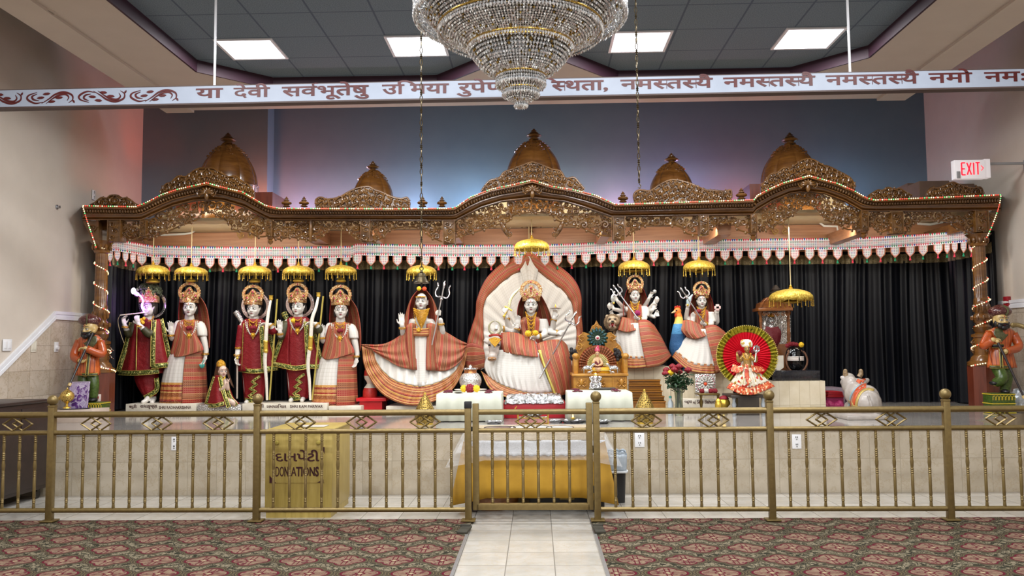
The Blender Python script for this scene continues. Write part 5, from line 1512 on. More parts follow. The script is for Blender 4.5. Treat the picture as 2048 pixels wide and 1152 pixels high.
def archer(cx,dy,D,label,raised,bowpts,grip,hand2,boff,blabel,hw_hem):
 f=Fig(D,'statue',label,'statue',cx);P3=lambda x,y,d:(cx+x,y+dy,d)
 f.head(cx,616+dy,34,yaw=-.15 if raised else-.08,d=.03)
 f.limb([P3(0,628,0),P3(0,644,0)],[9,11]);f.limb([P3(0,646,0),P3(0,690,0),P3(0,735,0)],[10,13,15]);f.limb([P3(-20,650,0),P3(20,651,0)],[7,7])
 f.limb([P3(-10,735,0),P3(-11,770,.02),P3(-10,798,.02)],[13,10,6.5]);f.limb([P3(9,735,0),P3(9,770,0),P3(10,796,0)],[13,10,6.5])
 f.limb([P3(-10,799,.02),P3(-16,803,.14)],[5.5,4.2]);f.limb([P3(10,797,.0),P3(7,803,.13)],[5.5,4.2])
 if raised:
  f.limb([P3(-22,648,0),P3(-34,674,.08),P3(-37,666,.18)],[8,6.5,4.6]);f.hand(P3(-37,666,.18),(0,-.1,1),(.1,-1,0),27,-1,.08)
 else:
  f.limb([P3(-22,650,0),P3(-30,690,.03),P3(-34,714,.10)],[8,6.5,4.6]);f.hand(P3(-34,712,.10),(.0,-.1,-1),(.9,-.4,0),24,1,.6)
 hx,hy=hand2
 f.limb([P3(22,650,0),(hx+14,hy+14,.14),(hx+8,hy+2,.22)],[8,6.5,4.6]);f.hand((hx+8,hy+2,.22),(-1,-.2,.2),(-.25,-.5,-.9),25,-1,.35)
 f.finish();f.face(hair=True)
 DK=M1('dark_olive_sleeve','#35341f','#4a4729',rough=.5,nscale=60)
 f.sleeve([P3(22,650,0),(hx+14,hy+14,.14),(hx+11,hy+7,.19)],[10,8,6.5],DK if raised else REDB)
 f.sleeve([P3(-22,648,0),P3(-34,674,.08),P3(-36,672,.13)],[10,8,6.5],DK)if raised else f.sleeve([P3(-22,650,0),P3(-28,680,.02),P3(-31,697,.045)],[10,8,7],REDB)
 f.bangle((hx+10,hy+4,.21),(.7,0,-.7),6)
 f.bangle(P3(-37,670,.165)if raised else P3(-34,708,.095),(0,-.2,1),6)
 if not raised:f.bangle(P3(-31,694,.05),(0,0,1),6.5)
 tr=[(636+dy,cx,16,12,0),(647+dy,cx,25,15,0),(680+dy,cx,24,18,0),(715+dy,cx+1,29,21,0),(740+dy,cx+1,33,23,0)]
 f.loft(tr,REDB,'tunic',64,amp=.03,cnt=9,ku=3,kv=3);rr=f.last
 fr=lambda x,y,e=.014:(x,y,f.front(rr,x,y)+e)
 hl,hr=hw_hem
 if raised:
  f.sheet([[P3(-24,646,.03),P3(-17,644,.09)],[P3(-38,690,.04),P3(-20,690,.15)],[P3(-hl,732,.05),P3(-20,738,.18)]],REDB,'cloak_front',n=8,ku=1,kv=3)
  f.strip([P3(-24,648,.06),P3(-38,690,.09),P3(-hl+3,730,.10)],3.0,TRIM,'sequin_trim');f.strip([P3(-hl+1,729,.09),P3(-30,734,.17),P3(-10,738,.20),P3(6,737,.20),P3(24,733,.19)],3.2,TRIM,'sequin_trim')
 else:
  f.strip([fr(cx-18,645+dy),fr(cx-20,690+dy),fr(cx-21,738+dy)],2.4,TRIM,'sequin_trim');f.strip([fr(cx-30,737+dy,.02),fr(cx-10,740+dy,.02),fr(cx+12,740+dy,.02),fr(cx+31,738+dy,.02)],3.0,TRIM,'sequin_trim')
 f.sheet([[P3(14,644,.10),P3(20,644,.07),P3(27,646,.02)],[P3(16,690,.15),P3(26,690,.10),P3(37,688,.03)],[P3(18,736,.16),P3(34,737,.12),P3(hr,736,.04)]],REDB,'cloak_front',ku=1,kv=3,rip=.006,rn=2)
 f.sheet([[P3(-24,648,.01),P3(-8,642,-.12),P3(8,642,-.12),P3(27,648,.01)],[P3(-30,690,.0),P3(-10,690,-.16),P3(12,690,-.16),P3(37,690,.01)],[P3(-hl*.8,736,.0),P3(-14,738,-.18),P3(16,738,-.18),P3(hr,736,.02)]],REDB,'cloak_back',ku=3,kv=3)
 f.strip([P3(15,645,.125),P3(17,690,.175),P3(19,735,.185)],3.0,TRIM,'sequin_trim');f.strip([P3(27,648,.045),P3(37,690,.06),P3(hr-2,732,.07)],2.6,TRIM,'sequin_trim')
 f.strip([P3(18,734,.185),P3(34,735,.145),P3(hr,734,.065)],3.0,TRIM,'sequin_trim')
 f.strip([fr(cx-14,650+dy),fr(cx-15,690+dy),fr(cx-16,736+dy)],.8,TRIMG,'gold_piping',pipe=False)
 f.loft([(734+dy,cx,23,17,0),(755+dy,cx,22,16,0),(780+dy,cx,20,14,0),(799+dy,cx,18,12,0)],REDB,'dhoti',48,amp=.06,cnt=8,ku=3,kv=2)
 zz_=[P3(12,750,.135),P3(-4,762,.15),P3(6,766,.15),P3(-8,776,.145),P3(4,780,.145),P3(-10,790,.13),P3(2,794,.13)]
 f.strip(zz_,1.7,TRIM,'sequin_trim',sub=2);f.strip([P3(-18,797,.08),P3(-8,799,.12),P3(4,798,.12)],2.6,TRIM,'sequin_trim')
 f.halo(cx+3,610+dy,21.5,28.5,-.10,M1('pink_halo','#c9a79c','#dabfb2',rough=.4),SILV)
 f.crown(cx-2,567+dy,608+dy,21.5)
 f.chest_jewels(cx-2,640+dy,(673 if not raised else 668)+dy,15,lambda x,y:f.front(rr,x,y)+.01,ROSE)
 if raised:f.flower(cx-11,643+dy,.18,4.2,MARI)
 # quiver at the shoulder
 t=thing('quiver',f.P(*P3(-24,640,-.10)),('silver quiver behind the shoulder of the bow-bearer holding a staff' if not raised else 'small gilt quiver behind the shoulder of the bow-bearer with raised palm'),'quiver')
 a,c=f.P(*P3(-22,644,-.10)),f.P(*P3(-36 if not raised else-29,622 if not raised else 628,-.12))
 b=MB();b.tube([a,lerp(a,c,.7),c],[.034,.04,.045],12);b.build('case',SILVE if not raised else TRIM,t)
 b=MB();b.tube([lerp(a,c,.62),lerp(a,c,.70)],.047,12);b.tube([lerp(a,c,.96),c],.049,12);b.build('bands',SILV if not raised else TRIMG,t)
 bow(f,bowpts,grip,None,blabel,boff)
 return f
f=archer(508,2,YS,'crowned white marble bow-bearing statue resting one hand on a staff',False,[(542,598,.20),(537,625,.24),(533,657,.26),(531.5,693,.26),(530,725,.25),(533,765,.22),(534,800,.18)],[(531.5,684,.26),(531.5,702,.26)],(533,648),.08,'tall painted bow with gold grip held by the bow-bearer who has a staff',(34,48))
p0,p1=f.P(474,797,.10),f.P(474.5,716,.12)
t=thing('staff',p0,'slim pale staff under the lowered hand of the left bow-bearer','staff');b=MB();b.tube([p0,p1],.012,8);b.build('shaft',M1('pale_wood','#b9a79a','#c8b8aa',rough=.5),t)
b=MB();b.sphere(p1,.022,10,8);b.build('knob',GOLDS,t)
archer(597,-2,YS,'crowned white marble bow-bearing statue raising one open palm',True,[(637,592,.20),(632,615,.24),(624,640,.26),(621,685,.26),(616,727,.25),(619,765,.22),(620.5,800,.18)],[(621.5,675,.26),(620.5,697,.26)],(624,646),.06,'tall painted bow with gold grip held by the bow-bearer with raised palm',(55,50))
# standing draped goddess with trident
def draped_goddess():
 f=Fig(11.9,'statue','white-faced goddess statue with wide-spread red and white drapes and a trident','statue',842)
 f.head(843.5,603,33,yaw=-.05,d=.06)
 f.limb([(843,615,.03),(843,640,.0),(842,690,.0),(842,750,.0),(842,805,0)],[9,13,15,18,18]);f.limb([(824,645,0),(862,645,0)],[8,8])
 f.limb([(824,646,.0),(808,668,.08),(804,650,.18)],[8,6.5,4.8]);f.hand((804,651,.18),(-.05,0,1),(.1,-1,0),28,-1,.08)
 f.limb([(862,646,.0),(884,668,.08),(881,640,.18)],[8,6.5,4.8]);f.fist((878,626,.20),(.13,0,1),24,(.2,-1,0))
 f.finish();f.face()
 f.bangle((804.5,656,.165),(0,-.2,1),6.5);f.bangle((882,648,.15),(0,-.2,1),6.5)
 b=MB();b.sphere(f.hc+V((0,.02,.12*f.hh)),(.40*f.hh,.42*f.hh,.42*f.hh),14,10);b.build('hair',M1('dark_hair','#241c16','#33281f',rough=.5,nscale=60),f.root)
 b=MB();b.tube([f.hc+f.hM@(V((x,-.44+abs(x)*.35,.27-abs(x)*.05))*f.hh)for x in(-.3,-.15,0,.15,.3)],.04*f.hh,6);b.build('forehead_band',NECK,f.root)
 # hood and veil, falling in two long fronts
 f.sheet([[(834,582,.13),(838,578,.04),(843,577,-.03),(849,578,.04),(854,582,.13)],[(824,597,.12),(825,594,-.02),(843,592,-.16),(862,594,-.02),(864,597,.12)],
[(819,618,.12),(816,616,-.03),(843,614,-.17),(872,616,-.03),(869,618,.12)],[(817,645,.13),(809,648,-.02),(843,648,-.18),(878,648,-.02),(871,645,.13)],[(816,668,.14),(804,672,-.02),(843,674,-.18),(882,672,-.02),(872,668,.14)]],PAT,'veil',ku=3.2,kv=2,swap=True,rip=.01,rn=5)
 f.sheet([[(812,652,.16),(822,646,.2),(832,648,.16)],[(813,690,.19),(823,690,.235),(832,690,.19)],[(820,738,.24),(826,740,.29),(834,740,.26)]],PAT,'drape_front',ku=1.1,kv=3,swap=True,rip=.012,rn=2)
 f.sheet([[(853,648,.16),(864,646,.2),(875,652,.16)],[(852,690,.19),(862,690,.235),(872,690,.19)],[(852,740,.26),(864,741,.29),(878,741,.24)]],PAT,'drape_front',ku=1.3,kv=3,swap=True,rip=.014,rn=2)
 f.sheet([[(815,655,.14),(814,690,.18),(819,715,.22),(827,739,.25)],[(797,673,.08),(793,697,.15),(795,716,.2),(798,733,.21)],[(766,688,.04),(763,698,.09),(766,708,.13),(770,717,.14)],[(722,689,.0),(728,692,.02),(733,694,.03),(738,697,.03)]],PAT,'side_drape',ku=2.4,kv=3,swap=False,rip=.02,rn=3)
 f.sheet([[(870,650,.14),(866,690,.18),(862,715,.22),(856,740,.25)],[(897,667,.08),(897,695,.15),(896,720,.2),(893,741,.21)],[(917,679,.04),(919,695,.09),(921,710,.13),(922,722,.14)],[(934,687,.0),(933,691,.02),(932,695,.03),(931,700,.03)]],PAT,'side_drape',ku=2.4,kv=3,rip=.02,rn=3)
 f.sheet([[(829,668,.18),(842,668,.22),(856,668,.18)],[(829,710,.2),(842,710,.25),(856,710,.2)],[(828,772,.27),(842,773,.32),(857,771,.27)]],MUS,'front_panel',ku=.8,kv=3,rip=.01,rn=3)
 f.sheet([[(826,656,.2),(842,657,.24),(858,656,.2)],[(826,672,.205),(842,673,.245),(858,672,.205)]],BORD,'waist_band',ku=1,kv=.7)
 inn=[(744,694,.02),(757,730,.08),(783,757,.18),(812,768,.28),(842,772,.31),(872,766,.28),(902,750,.18),(921,725,.08),(931,699,.02)]
 out=[(723,691,.0),(730,737,.07),(756,780,.2),(790,803,.32),(830,811,.37),(876,800,.32),(908,776,.2),(927,738,.08),(935,699,.0)]
 top=[(738,692,-.02),(758,700,.04),(785,715,.1),(815,722,.15),(842,724,.16),(870,722,.15),(897,715,.1),(918,702,.04),(929,690,-.02)]
 md=lambda A,B,t:[tuple(lerp(a,b,t)for a,b in zip(p,q))for p,q in zip(A,B)]
 f.sheet([top,md(top,inn,.5),inn],MUS,'flared_skirt',n=10,ku=5,kv=2,rip=.022,rn=14)
 f.sheet([inn,md(inn,out,.5),out],BORD,'flared_border',n=10,ku=5,kv=1.6,rip=.022,rn=14)
 # gold necklaces in a long V
 b=MB()
 for k in range(15):
  t=k/14;w_=15*(1-t)**.8+1.2;y=617+t*36
  P_=[f.P(843+x*w_,y+4*(1-x*x),.205-.05*abs(x)+.02*t)for x in(-1,-.5,0,.5,1)]
  b.tube(cr(P_,3),1.25*f.s,5)
 b.build('gold_necklace',NECK,f.root,60)
 f.beads([(828,622,.16),(831,645,.21),(838,655,.24),(842,660,.25)],1.3,NECK,'pearl_chain',1.5);
 b=MB();b.sphere(f.P(837,660,.245),(4.5*f.s,.015,5*f.s),10,8);b.build('pendant',NECK,f.root)
 f.flower(838,577,.13,4.2,MARI);f.flower(849,577.5,.13,4.2,M1('orange_flower','#d9431f','#e8602c',rough=.6))
 trident(f.P(864,690,.30),f.P(882.5,598,.23),.26,'silver trident held upright by the goddess with wide-spread drapes')
 return f
draped_goddess()
# seated goddess under the tall cloth arch
def cloth_arch():
 D=12.25
 f=Fig(D,'cloth_backdrop','tall pointed cloth arch of red borders around white quilting behind the seated goddess','backdrop',1056)
 out=[(930,735,.1),(934,686,.06),(942,658,.04),(951,628,.02),(954,598,0),(972,558,0),(1003,527,0),(1030,513,.0),(1058,501,.03),(1086,513,0),(1113,528,0),(1146,556,0),(1162,589,0),(1163,630,.02),(1166,667,.04),(1163,700,.05),(1158,735,.08)]
 inn=[(962,740,.14),(966,705,.1),(968,680,.08),(967,655,.06),(969,606,.06),(990,578,.05),(1020,553,.05),(1040,543,.05),(1059,534,.06),(1076,543,.05),(1098,560,.05),(1126,582,.05),(1143,607,.06),(1148,636,.06),(1153,664,.08),(1152,690,.09),(1150,735,.1)]
 md=[tuple(lerp(a,b,.5)for a,b in zip(p,q))for p,q in zip(out,inn)]
 md=[(x,y,d+.045)for x,y,d in md]
 f.sheet([out,md,inn],PAT,'red_border',n=8,ku=7,kv=1.9,rip=.012,rn=17)
 cen=[(lerp(x,1058,.995),lerp(y,690,.99),.02)for x,y,d in inn]
 m1=[tuple(lerp(a,b,.35)for a,b in zip(p,q))for p,q in zip(inn,cen)];m2=[tuple(lerp(a,b,.7)for a,b in zip(p,q))for p,q in zip(inn,cen)]
 f.sheet([inn,m1,m2,cen],MUS,'quilted_panel',n=8,ku=9,kv=3,rip=.02,rn=27)
 f.sheet([[(1040,540,.1),(1047,530,.1),(1057,512,.08),(1068,530,.1),(1076,540,.1)],[(1046,560,.07),(1052,560,.09),(1058,560,.08),(1064,560,.09),(1071,560,.07)],[(1050,585,.05),(1054,585,.06),(1058,585,.05),(1062,585,.06),(1067,585,.05)]],MUS,'gathered_pleat',rip=.018,rn=4)
 f.sheet([[(930,690,.12),(945,686,.15),(966,694,.16)],[(930,715,.13),(946,716,.17),(970,712,.18)],[(933,738,.14),(948,741,.17),(968,735,.17)]],PAT,'side_swag',ku=2,kv=1.5,rip=.015,rn=2)
 b=MB();b.tube([f.P(1058,503,.02),f.P(1058,480,.0),V((f.P(1058,480).x,D,zd-.02))],.008,6);b.build('hanging_cord',CORD,f.root)
cloth_arch()
def seated_goddess():
 D=11.55
 f=Fig(D,'statue','seated white marble goddess statue with six arms, gold crown and yellow garlands','statue',1062)
 f.head(1062,610.5,33,yaw=0,d=.07)
 f.limb([(1062,625,.02),(1062,642,0),(1061,672,0),(1062,700,.05),(1062,740,.1)],[9,12,15,22,26]);f.limb([(1042,646,0),(1084,646,0)],[8,8])
 # six arms
 f.limb([(1044,646,-.04),(1020,655,-.02),(1013,634,.08)],[8,6.8,4.8]);f.fist((1012,622,.10),(.5,0,1),25,(.2,-1,0))
 f.limb([(1044,650,0),(1026,668,.08),(1034,655,.18)],[8,6.5,4.8]);f.hand((1035,654,.18),(.05,-.05,1),(0,-1,0),27,-1,.12)
 f.limb([(1044,650,-.04),(1024,662,-.02),(1004,657,.06)],[8,6.5,4.8]);f.fist((993,656,.08),(.1,.5,.7),24,(-.5,-1,0))
 f.limb([(1082,648,-.04),(1103,660,-.02),(1108,636,.08)],[8,6.8,4.8]);f.hand((1108,636,.08),(.2,-.1,1),(-.3,-1,0),25,1,.55)
 f.limb([(1082,652,-.02),(1100,664,.04),(1116,667,.12)],[8,6.5,4.8]);f.fist((1124,667,.14),(.55,0,.85),24,(.1,-1,0))
 f.limb([(1084,650,0),(1089,668,.10),(1075,674,.22)],[8,6.5,4.8]);f.hand((1076,674,.22),(-1,-.15,-.05),(.1,-.5,-.8),25,-1,.55)
 f.finish();f.face(hair=True)
 for p,a in(((1014,638,.06),(.2,.4,1)),((1034,659,.165),(.3,.3,1)),((1007,658,.05),(1,.2,0)),((1107,641,.06),(.2,.4,1)),((1113,666,.10),(1,.3,0)),((1079,673,.20),(1,.5,0))):f.bangle(p,a,6)
 f.loft([(638,1084,10,10,-1),(650,1086,11,11,1),(663,1087,10,10,5)],MUS,'blouse_sleeve',24,amp=.05,cnt=7)
 f.loft([(634,1062,15,10,0),(644,1062,23,14,0),(668,1061,22,17,0),(690,1062,26,20,1)],PAT,'sari_wrap',56,ku=3,kv=2.2,swap=True);rr=f.last
 # veil both sides
 f.sheet([[(1046,588,.06),(1048,586,-.06),(1062,583,-.14),(1078,586,-.06),(1081,588,.06)],[(1036,612,.06),(1040,612,-.08),(1062,612,-.17),(1090,612,-.08),(1094,612,.03)],[(1035,640,.08),(1036,640,-.10),(1062,640,-.18),(1098,640,-.1),(1104,640,.0)],[(1042,662,.12),(1036,664,-.08),(1062,668,-.18),(1098,664,-.1),(1106,656,-.02)]],PAT,'veil',ku=3.4,kv=1.5,swap=True,rip=.01,rn=6)
 f.sheet([[(1040,640,.11),(1046,640,.14)],[(1044,664,.15),(1053,664,.17)],[(1048,690,.22),(1060,690,.24)],[(1056,714,.32),(1072,713,.34)]],PAT,'veil_edge',ku=.8,kv=3,swap=True)
 # pallu over the knee
 f.sheet([[(1002,666,.22),(1020,664,.26),(1040,668,.26),(1056,676,.24),(1070,682,.24)],[(1000,684,.30),(1022,690,.40),(1042,694,.43),(1058,698,.43),(1074,700,.40)],[(1004,703,.33),(1026,708,.44),(1046,711,.48),(1060,713,.49),(1076,714,.46)]],PAT,'pallu',ku=2.6,kv=1.4,swap=True,rip=.02,rn=4)
 # skirt spread over the knees
 t_=[(978,704,.22),(1000,700,.34),(1030,700,.40),(1060,704,.42),(1080,706,.40)]
 m_=[(969,732,.24),(992,742,.38),(1025,748,.45),(1062,748,.47),(1090,745,.45)]
 n_=[(976,752,.26),(1000,768,.40),(1032,780,.48),(1068,787,.50),(1106,784,.48)]
 o_=[(962,742,.22),(980,778,.40),(1020,797,.50),(1066,803,.53),(1112,799,.50)]
 f.sheet([t_,m_,n_],MUS,'skirt',n=10,ku=4,kv=2.2,rip=.016,rn=12)
 f.sheet([n_,[tuple(lerp(a,b,.5)for a,b in zip(p,q))for p,q in zip(n_,o_)],o_],BORD,'woven_border',n=10,ku=4,kv=1.1,rip=.014,rn=12)
 f.sheet([[(1072,688,.30),(1098,680,.28),(1122,680,.20),(1134,690,.08)],[(1080,718,.44),(1104,712,.42),(1130,712,.30),(1142,720,.12)],[(1094,752,.48),(1116,748,.46),(1136,748,.32),(1144,752,.12)],[(1108,794,.50),(1126,790,.46),(1140,784,.32),(1144,780,.12)]],PAT,'striped_panel',ku=2.4,kv=3.2,swap=True,rip=.014,rn=4)
 f.sheet([[(1076,700,.46),(1082,700,.46)],[(1090,742,.50),(1095,742,.50)],[(1110,796,.53),(1116,796,.53)]],TRIMG,'gold_edge',n=2)
 f.crown(1062,560,603,22,d=.09)
 for k in range(6):
  w_=11-.5*k;y0=624+k*1.2;dep=10+6.5*k
  pts=[(1062+x*w_,y0+dep*(1-x*x),f.front(rr,1062+x*w_,max(637,y0+dep*(1-x*x)))+.03)for x in(-1,-.75,-.4,0,.4,.75,1)]
  f.beads(pts,1.45,NECK,'gold_necklace',1.25)
 f.flower(1056,667,.26,6,MARI);f.flower(1071,666,.27,5.4,MARI)
 # sword
 p0,p1=f.P(1010,629,.12),f.P(1041,575,.06)
 t=thing('sword',p0,'curved gilt sword raised in the seated goddess statue\'s hand','sword');q=lerp(p0,p1,.22)
 b=MB();P_=cr([q,lerp(q,p1,.5)+V((-.035,0,.012)),p1],8);b.tube(P_,[.018]*(len(P_)-4)+[.016,.012,.006,.002],8,flat=.3);b.build('blade',M1('gilt_blade','#c7ba8c','#dcd0a4',rough=.25,metal=.8),t)
 b=MB();b.tube([p0-(q-p0)*.3,q],.011,8);b.tube([q-V((.05,0,-.03)),q+V((.05,0,-.03))],.012,8);b.sphere(p0-(q-p0)*.3,.02,8,6);b.build('hilt',GOLDS,t)
 trident(f.P(1079,757,.60),f.P(1139,648,.14),.25,'silver trident slanting across the lap of the seated goddess')
 # small disc on the raised finger
 t=thing('discus',f.P(1111,619,.06),'small dark spinning discus on the raised finger of the seated goddess','discus');c=f.P(1111,617,.06)
 b=MB();b.lathe([(.004,.02),(.05,.006),(.085,0),(.05,-.006)],c,24);b.build('disc',M1('painted_discus','#6f5c52','#8c776a',rough=.4),t);b=MB();b.lathe([(.012,0),(.008,.05),(.001,.06)],c,8);b.build('spike',GOLDS,t)
 # the cow's head at her knee
 g=Fig(D,'cow_statue','grey marble cow head with gilt forehead at the knee of the seated goddess','animal statue',988)
 GREY=M1('grey_veined_marble','#a89a90','#c2b8b0',rough=.3,nscale=14)
 B=g.body
 def sp(x,y,d,rx,ry,rz,rot=0):B.sphere(g.P(x,y,d),(rx*g.s,ry*g.s,rz*g.s),14,10,Matrix.Rotation(rot,3,'Y'))
 sp(989,688,.30,13,13,14);sp(988,700,.36,10.5,12,14);sp(985,713,.40,9.5,11,9);sp(984,718,.42,9,9,5.5);sp(996,690,.16,14,20,16);sp(1004,700,.02,18,26,26)
 for sx in(-1,1):sp(989+sx*15,684,.27,8,4,4,-sx*.5);sp(984+sx*4,717,.50,2,2,1.6)
 B.tube([g.P(992,700,.1),g.P(994,750,.1),g.P(994,795,.1)],[14*g.s,12*g.s,10*g.s],10)
 o=g.body.build('body',GREY,g.root,60,fixn=False);remesh(o,.009,2)
 b=MB();b.prism([g.P(x,y,.505)for x,y in((977,678),(989,674),(1002,678),(997,686),(990,694),(982,686))],(0,.11,0));b.build('gilt_forehead_plate',NECK,g.root)
 b=MB()
 for sx in(-1,1):
  P_=[g.P(990+sx*12*math.cos(a),655-13*math.sin(a)*1.0,.30)for a in[math.radians(-80+165*i/12)for i in range(13)]]
  b.tube(P_,[3.6*g.s*(1-.06*i)for i in range(13)],9)
 b.build('horns',M1('horn_olive','#8f8a68','#b7b193',rough=.3),g.root)
 b=MB();b.sphere(g.P(984,717.5,.45),(8.5*g.s,.05,4*g.s),10,7);b.build('painted_muzzle',M1('muzzle_tan','#9a6f45',rough=.4),g.root)
 for sx in(-1,1):
  b=MB();b.sphere(g.P(988+sx*9.5,690,.405),(2.6*g.s,.02,1.9*g.s),8,6);b.build('eye',INK,g.root)
 b=MB();b.tube([g.P(979,672,.36),g.P(986,670,.42),g.P(996,670,.42),g.P(1002,673,.34)],2.4*g.s,6);b.build('red_headband',TILK,g.root)
seated_goddess()
# two goddesses on their mounts
def mounted(cx,dy,D,label,hem,wl,wr,many,head):
 f=Fig(D,'statue',label,'statue',cx);P3=lambda x,y,d:(cx+x,y+dy,d)
 f.head(cx,591+dy,25,yaw=head,d=.06)
 f.limb([P3(0,603,.02),P3(0,617,0),P3(0,640,0),P3(0,660,.03),P3(5,700,.03)],[7,10,12,16,22]);f.limb([P3(-15,619,0),P3(16,619,0)],[6.5,6.5])
 f.limb([P3(17,620,0),P3(19,638,.1),P3(6,638,.2)],[6.5,5.3,4]);f.fist(P3(3,634,.22),(-.5,0,.75),19,(-.1,-1,0))
 if many:
  for x,y,e in((-38,600,(-22,616)),(-46,616,(-26,622)),(-46,632,(-26,630)),(30,595,(20,612)),(41,605,(28,618)),(38,618,(28,624)),(42,632,(28,630))):
   sx=-1 if x<0 else 1
   f.limb([P3(sx*14,621,-.06),P3(e[0],e[1],-.05),P3(x*.93,y+2,.04)],[5.5,4.8,3.6]);f.hand(P3(x*.93,y+1,.04),(sx*.5,-.1,.8),(-sx*.3,-1,0),18,sx,.5)
 else:
  f.limb([P3(-16,620,0),P3(-26,638,.06),P3(-17,634,.17)],[6.5,5.3,4]);f.hand(P3(-17,634,.17),(.05,-.05,1),(0,-1,0),21,-1,.1)
  f.limb([P3(-16,620,-.05),P3(-30,628,-.03),P3(-28,606,.05)],[6,5.2,4]);f.fist(P3(-26,600,.07),(.5,0,1),18,(.2,-1,0))
  f.limb([P3(17,620,-.03),P3(30,634,.0),P3(31,616,.08)],[6,5.2,4]);f.fist(P3(32,612,.10),(.2,0,1),20,(0,-1,0))
 f.finish(vox=.006);f.face(hair=True)
 f.bangle(P3(9,638,.18),(1,.5,0),5)
 f.loft([(608+dy,cx,11,8,0),(616+dy,cx,17,11,0),(636+dy,cx,16,13,0),(652+dy,cx,19,16,1)],PAT,'sari_wrap',48,ku=3,kv=2,swap=True);rr=f.last
 f.loft([(613+dy,cx+16,8,8,0),(622+dy,cx+19,9,9,2),(633+dy,cx+20,8,8,5)],MUS,'blouse_sleeve',20,amp=.05,cnt=6)
 f.sheet([[P3(-13,572,.06),P3(-10,570,-.07),P3(0,569,-.12),P3(11,570,-.07),P3(14,572,.05)],[P3(-20,592,.05),P3(-18,592,-.08),P3(0,592,-.14),P3(20,592,-.08),P3(22,592,.03)],[P3(-23,615,.06),P3(-22,615,-.08),P3(0,615,-.15),P3(22,615,-.08),P3(25,612,.0)],[P3(-22,632,.08),P3(-22,634,-.06),P3(0,636,-.15),P3(22,630,-.08),P3(24,624,-.02)]],PAT,'veil',ku=3,kv=1.2,swap=True,rip=.008,rn=6)
 # spread skirt: rows from waist to hem
 W_,M_,H_=hem
 f.sheet([W_,M_,[tuple(lerp(a,b,.65)for a,b in zip(p,q))for p,q in zip(M_,H_)]],MUS,'skirt',n=8,ku=4,kv=2,rip=.012,rn=10)
 f.sheet([[tuple(lerp(a,b,.55)for a,b in zip(p,q))for p,q in zip(M_,H_)],[tuple(lerp(a,b,.78)for a,b in zip(p,q))for p,q in zip(M_,H_)],H_],BORD,'woven_border',n=8,ku=4,kv=1.2,rip=.012,rn=10)
 f.sheet(wr,PAT,'striped_panel',ku=2.4,kv=3.4,rip=.010,rn=5)
 f.sheet(wl,PAT,'pallu',ku=2.4,kv=1.3,swap=True,rip=.014,rn=4)
 f.crown(cx,549+dy if many else 551+dy,586+dy,17,d=.08)
 for k in range(5):
  w_=9-.4*k;y0=603+k;dep=5+4.6*k
  pts=[(cx+x*w_,y0+dy+dep*(1-x*x),f.front(rr,cx+x*w_,max(610+dy,y0+dy+dep*(1-x*x)))+.025)for x in(-1,-.7,-.35,0,.35,.7,1)]
  f.beads(pts,1.15,NECK,'gold_necklace',1.25)
 return f
mG=M1('magenta_flower','#8c1450','#b0246c',rough=.6)
hem=([(1243,655,.15),(1258,648,.24),(1276,646,.26),(1294,650,.2),(1310,662,.05)],[(1232,668,.17),(1256,680,.3),(1282,684,.34),(1310,684,.28),(1330,690,.08)],[(1240,734,.2),(1262,737,.36),(1290,735,.40),(1320,728,.32),(1342,710,.1)])
wl=[[(1244,634,.14),(1256,636,.2),(1270,640,.22)],[(1238,652,.18),(1256,654,.28),(1271,655,.28)],[(1235,660,.2),(1254,664,.32),(1272,660,.32)]]
wr=[[(1276,640,.24),(1294,640,.22),(1308,650,.1)],[(1280,670,.36),(1304,668,.32),(1324,676,.12)],[(1287,706,.41),(1315,702,.36),(1336,700,.13)],[(1294,736,.43),(1322,730,.37),(1343,712,.13)]]
DM=11.9
f=mounted(1270,0,DM,'many-armed goddess statue in a red and white skirt riding the lion',hem,wl,wr,True,0.05)
f.flower(1275,626,.24,5.5,mG);f.sheet([[(1223,673,.1),(1234,668,.16),(1243,664,.2)],[(1222,676,.1),(1232,680,.18),(1243,690,.24)]],MUS,'skirt_corner',ku=1,kv=1)
trident(f.P(1275,636,.28),f.P(1240,589,.22),.17,'silver trident held aslant by the many-armed goddess on the lion')
def blade(f,pts,label,mat):
 t=thing('sword',f.P(*pts[0]),label,'sword');b=MB();P_=cr([f.P(*p)for p in pts],5);n=len(P_)
 b.tube(P_,[.012+.020*math.sin(PI*min(1,i/(n-1)*1.1+.15))for i in range(n-1)]+[.002],8,flat=.25,up=(1,0,0));b.build('blade',mat,t);b=MB();b.tube([P_[0]-(P_[1]-P_[0])*1.2,P_[0]],.011,7);b.sphere(P_[0]-(P_[1]-P_[0])*1.2,.016,7,5);b.build('hilt',GOLDS,t)
PALE=M1('pale_steel','#c3c6c4','#dcdedb',rough=.25,metal=.7)
blade(f,[(1227,604,.06),(1226,594,.06),(1230,582,.06)],'short pale curved sword raised on the left of the many-armed goddess',PALE)
OBJ=[((1219,613,.06),'pale conch shell in an upper left hand of the goddess on the lion','conch_shell'),((1305,588,.06),'small silver mace in the top right hand of the many-armed goddess','mace'),((1314,600,.06),'small white conch in the outer right hand of the many-armed goddess','conch_shell'),((1315,628,.06),'small silver bell in the lowest right hand of the many-armed goddess','hand_bell')]
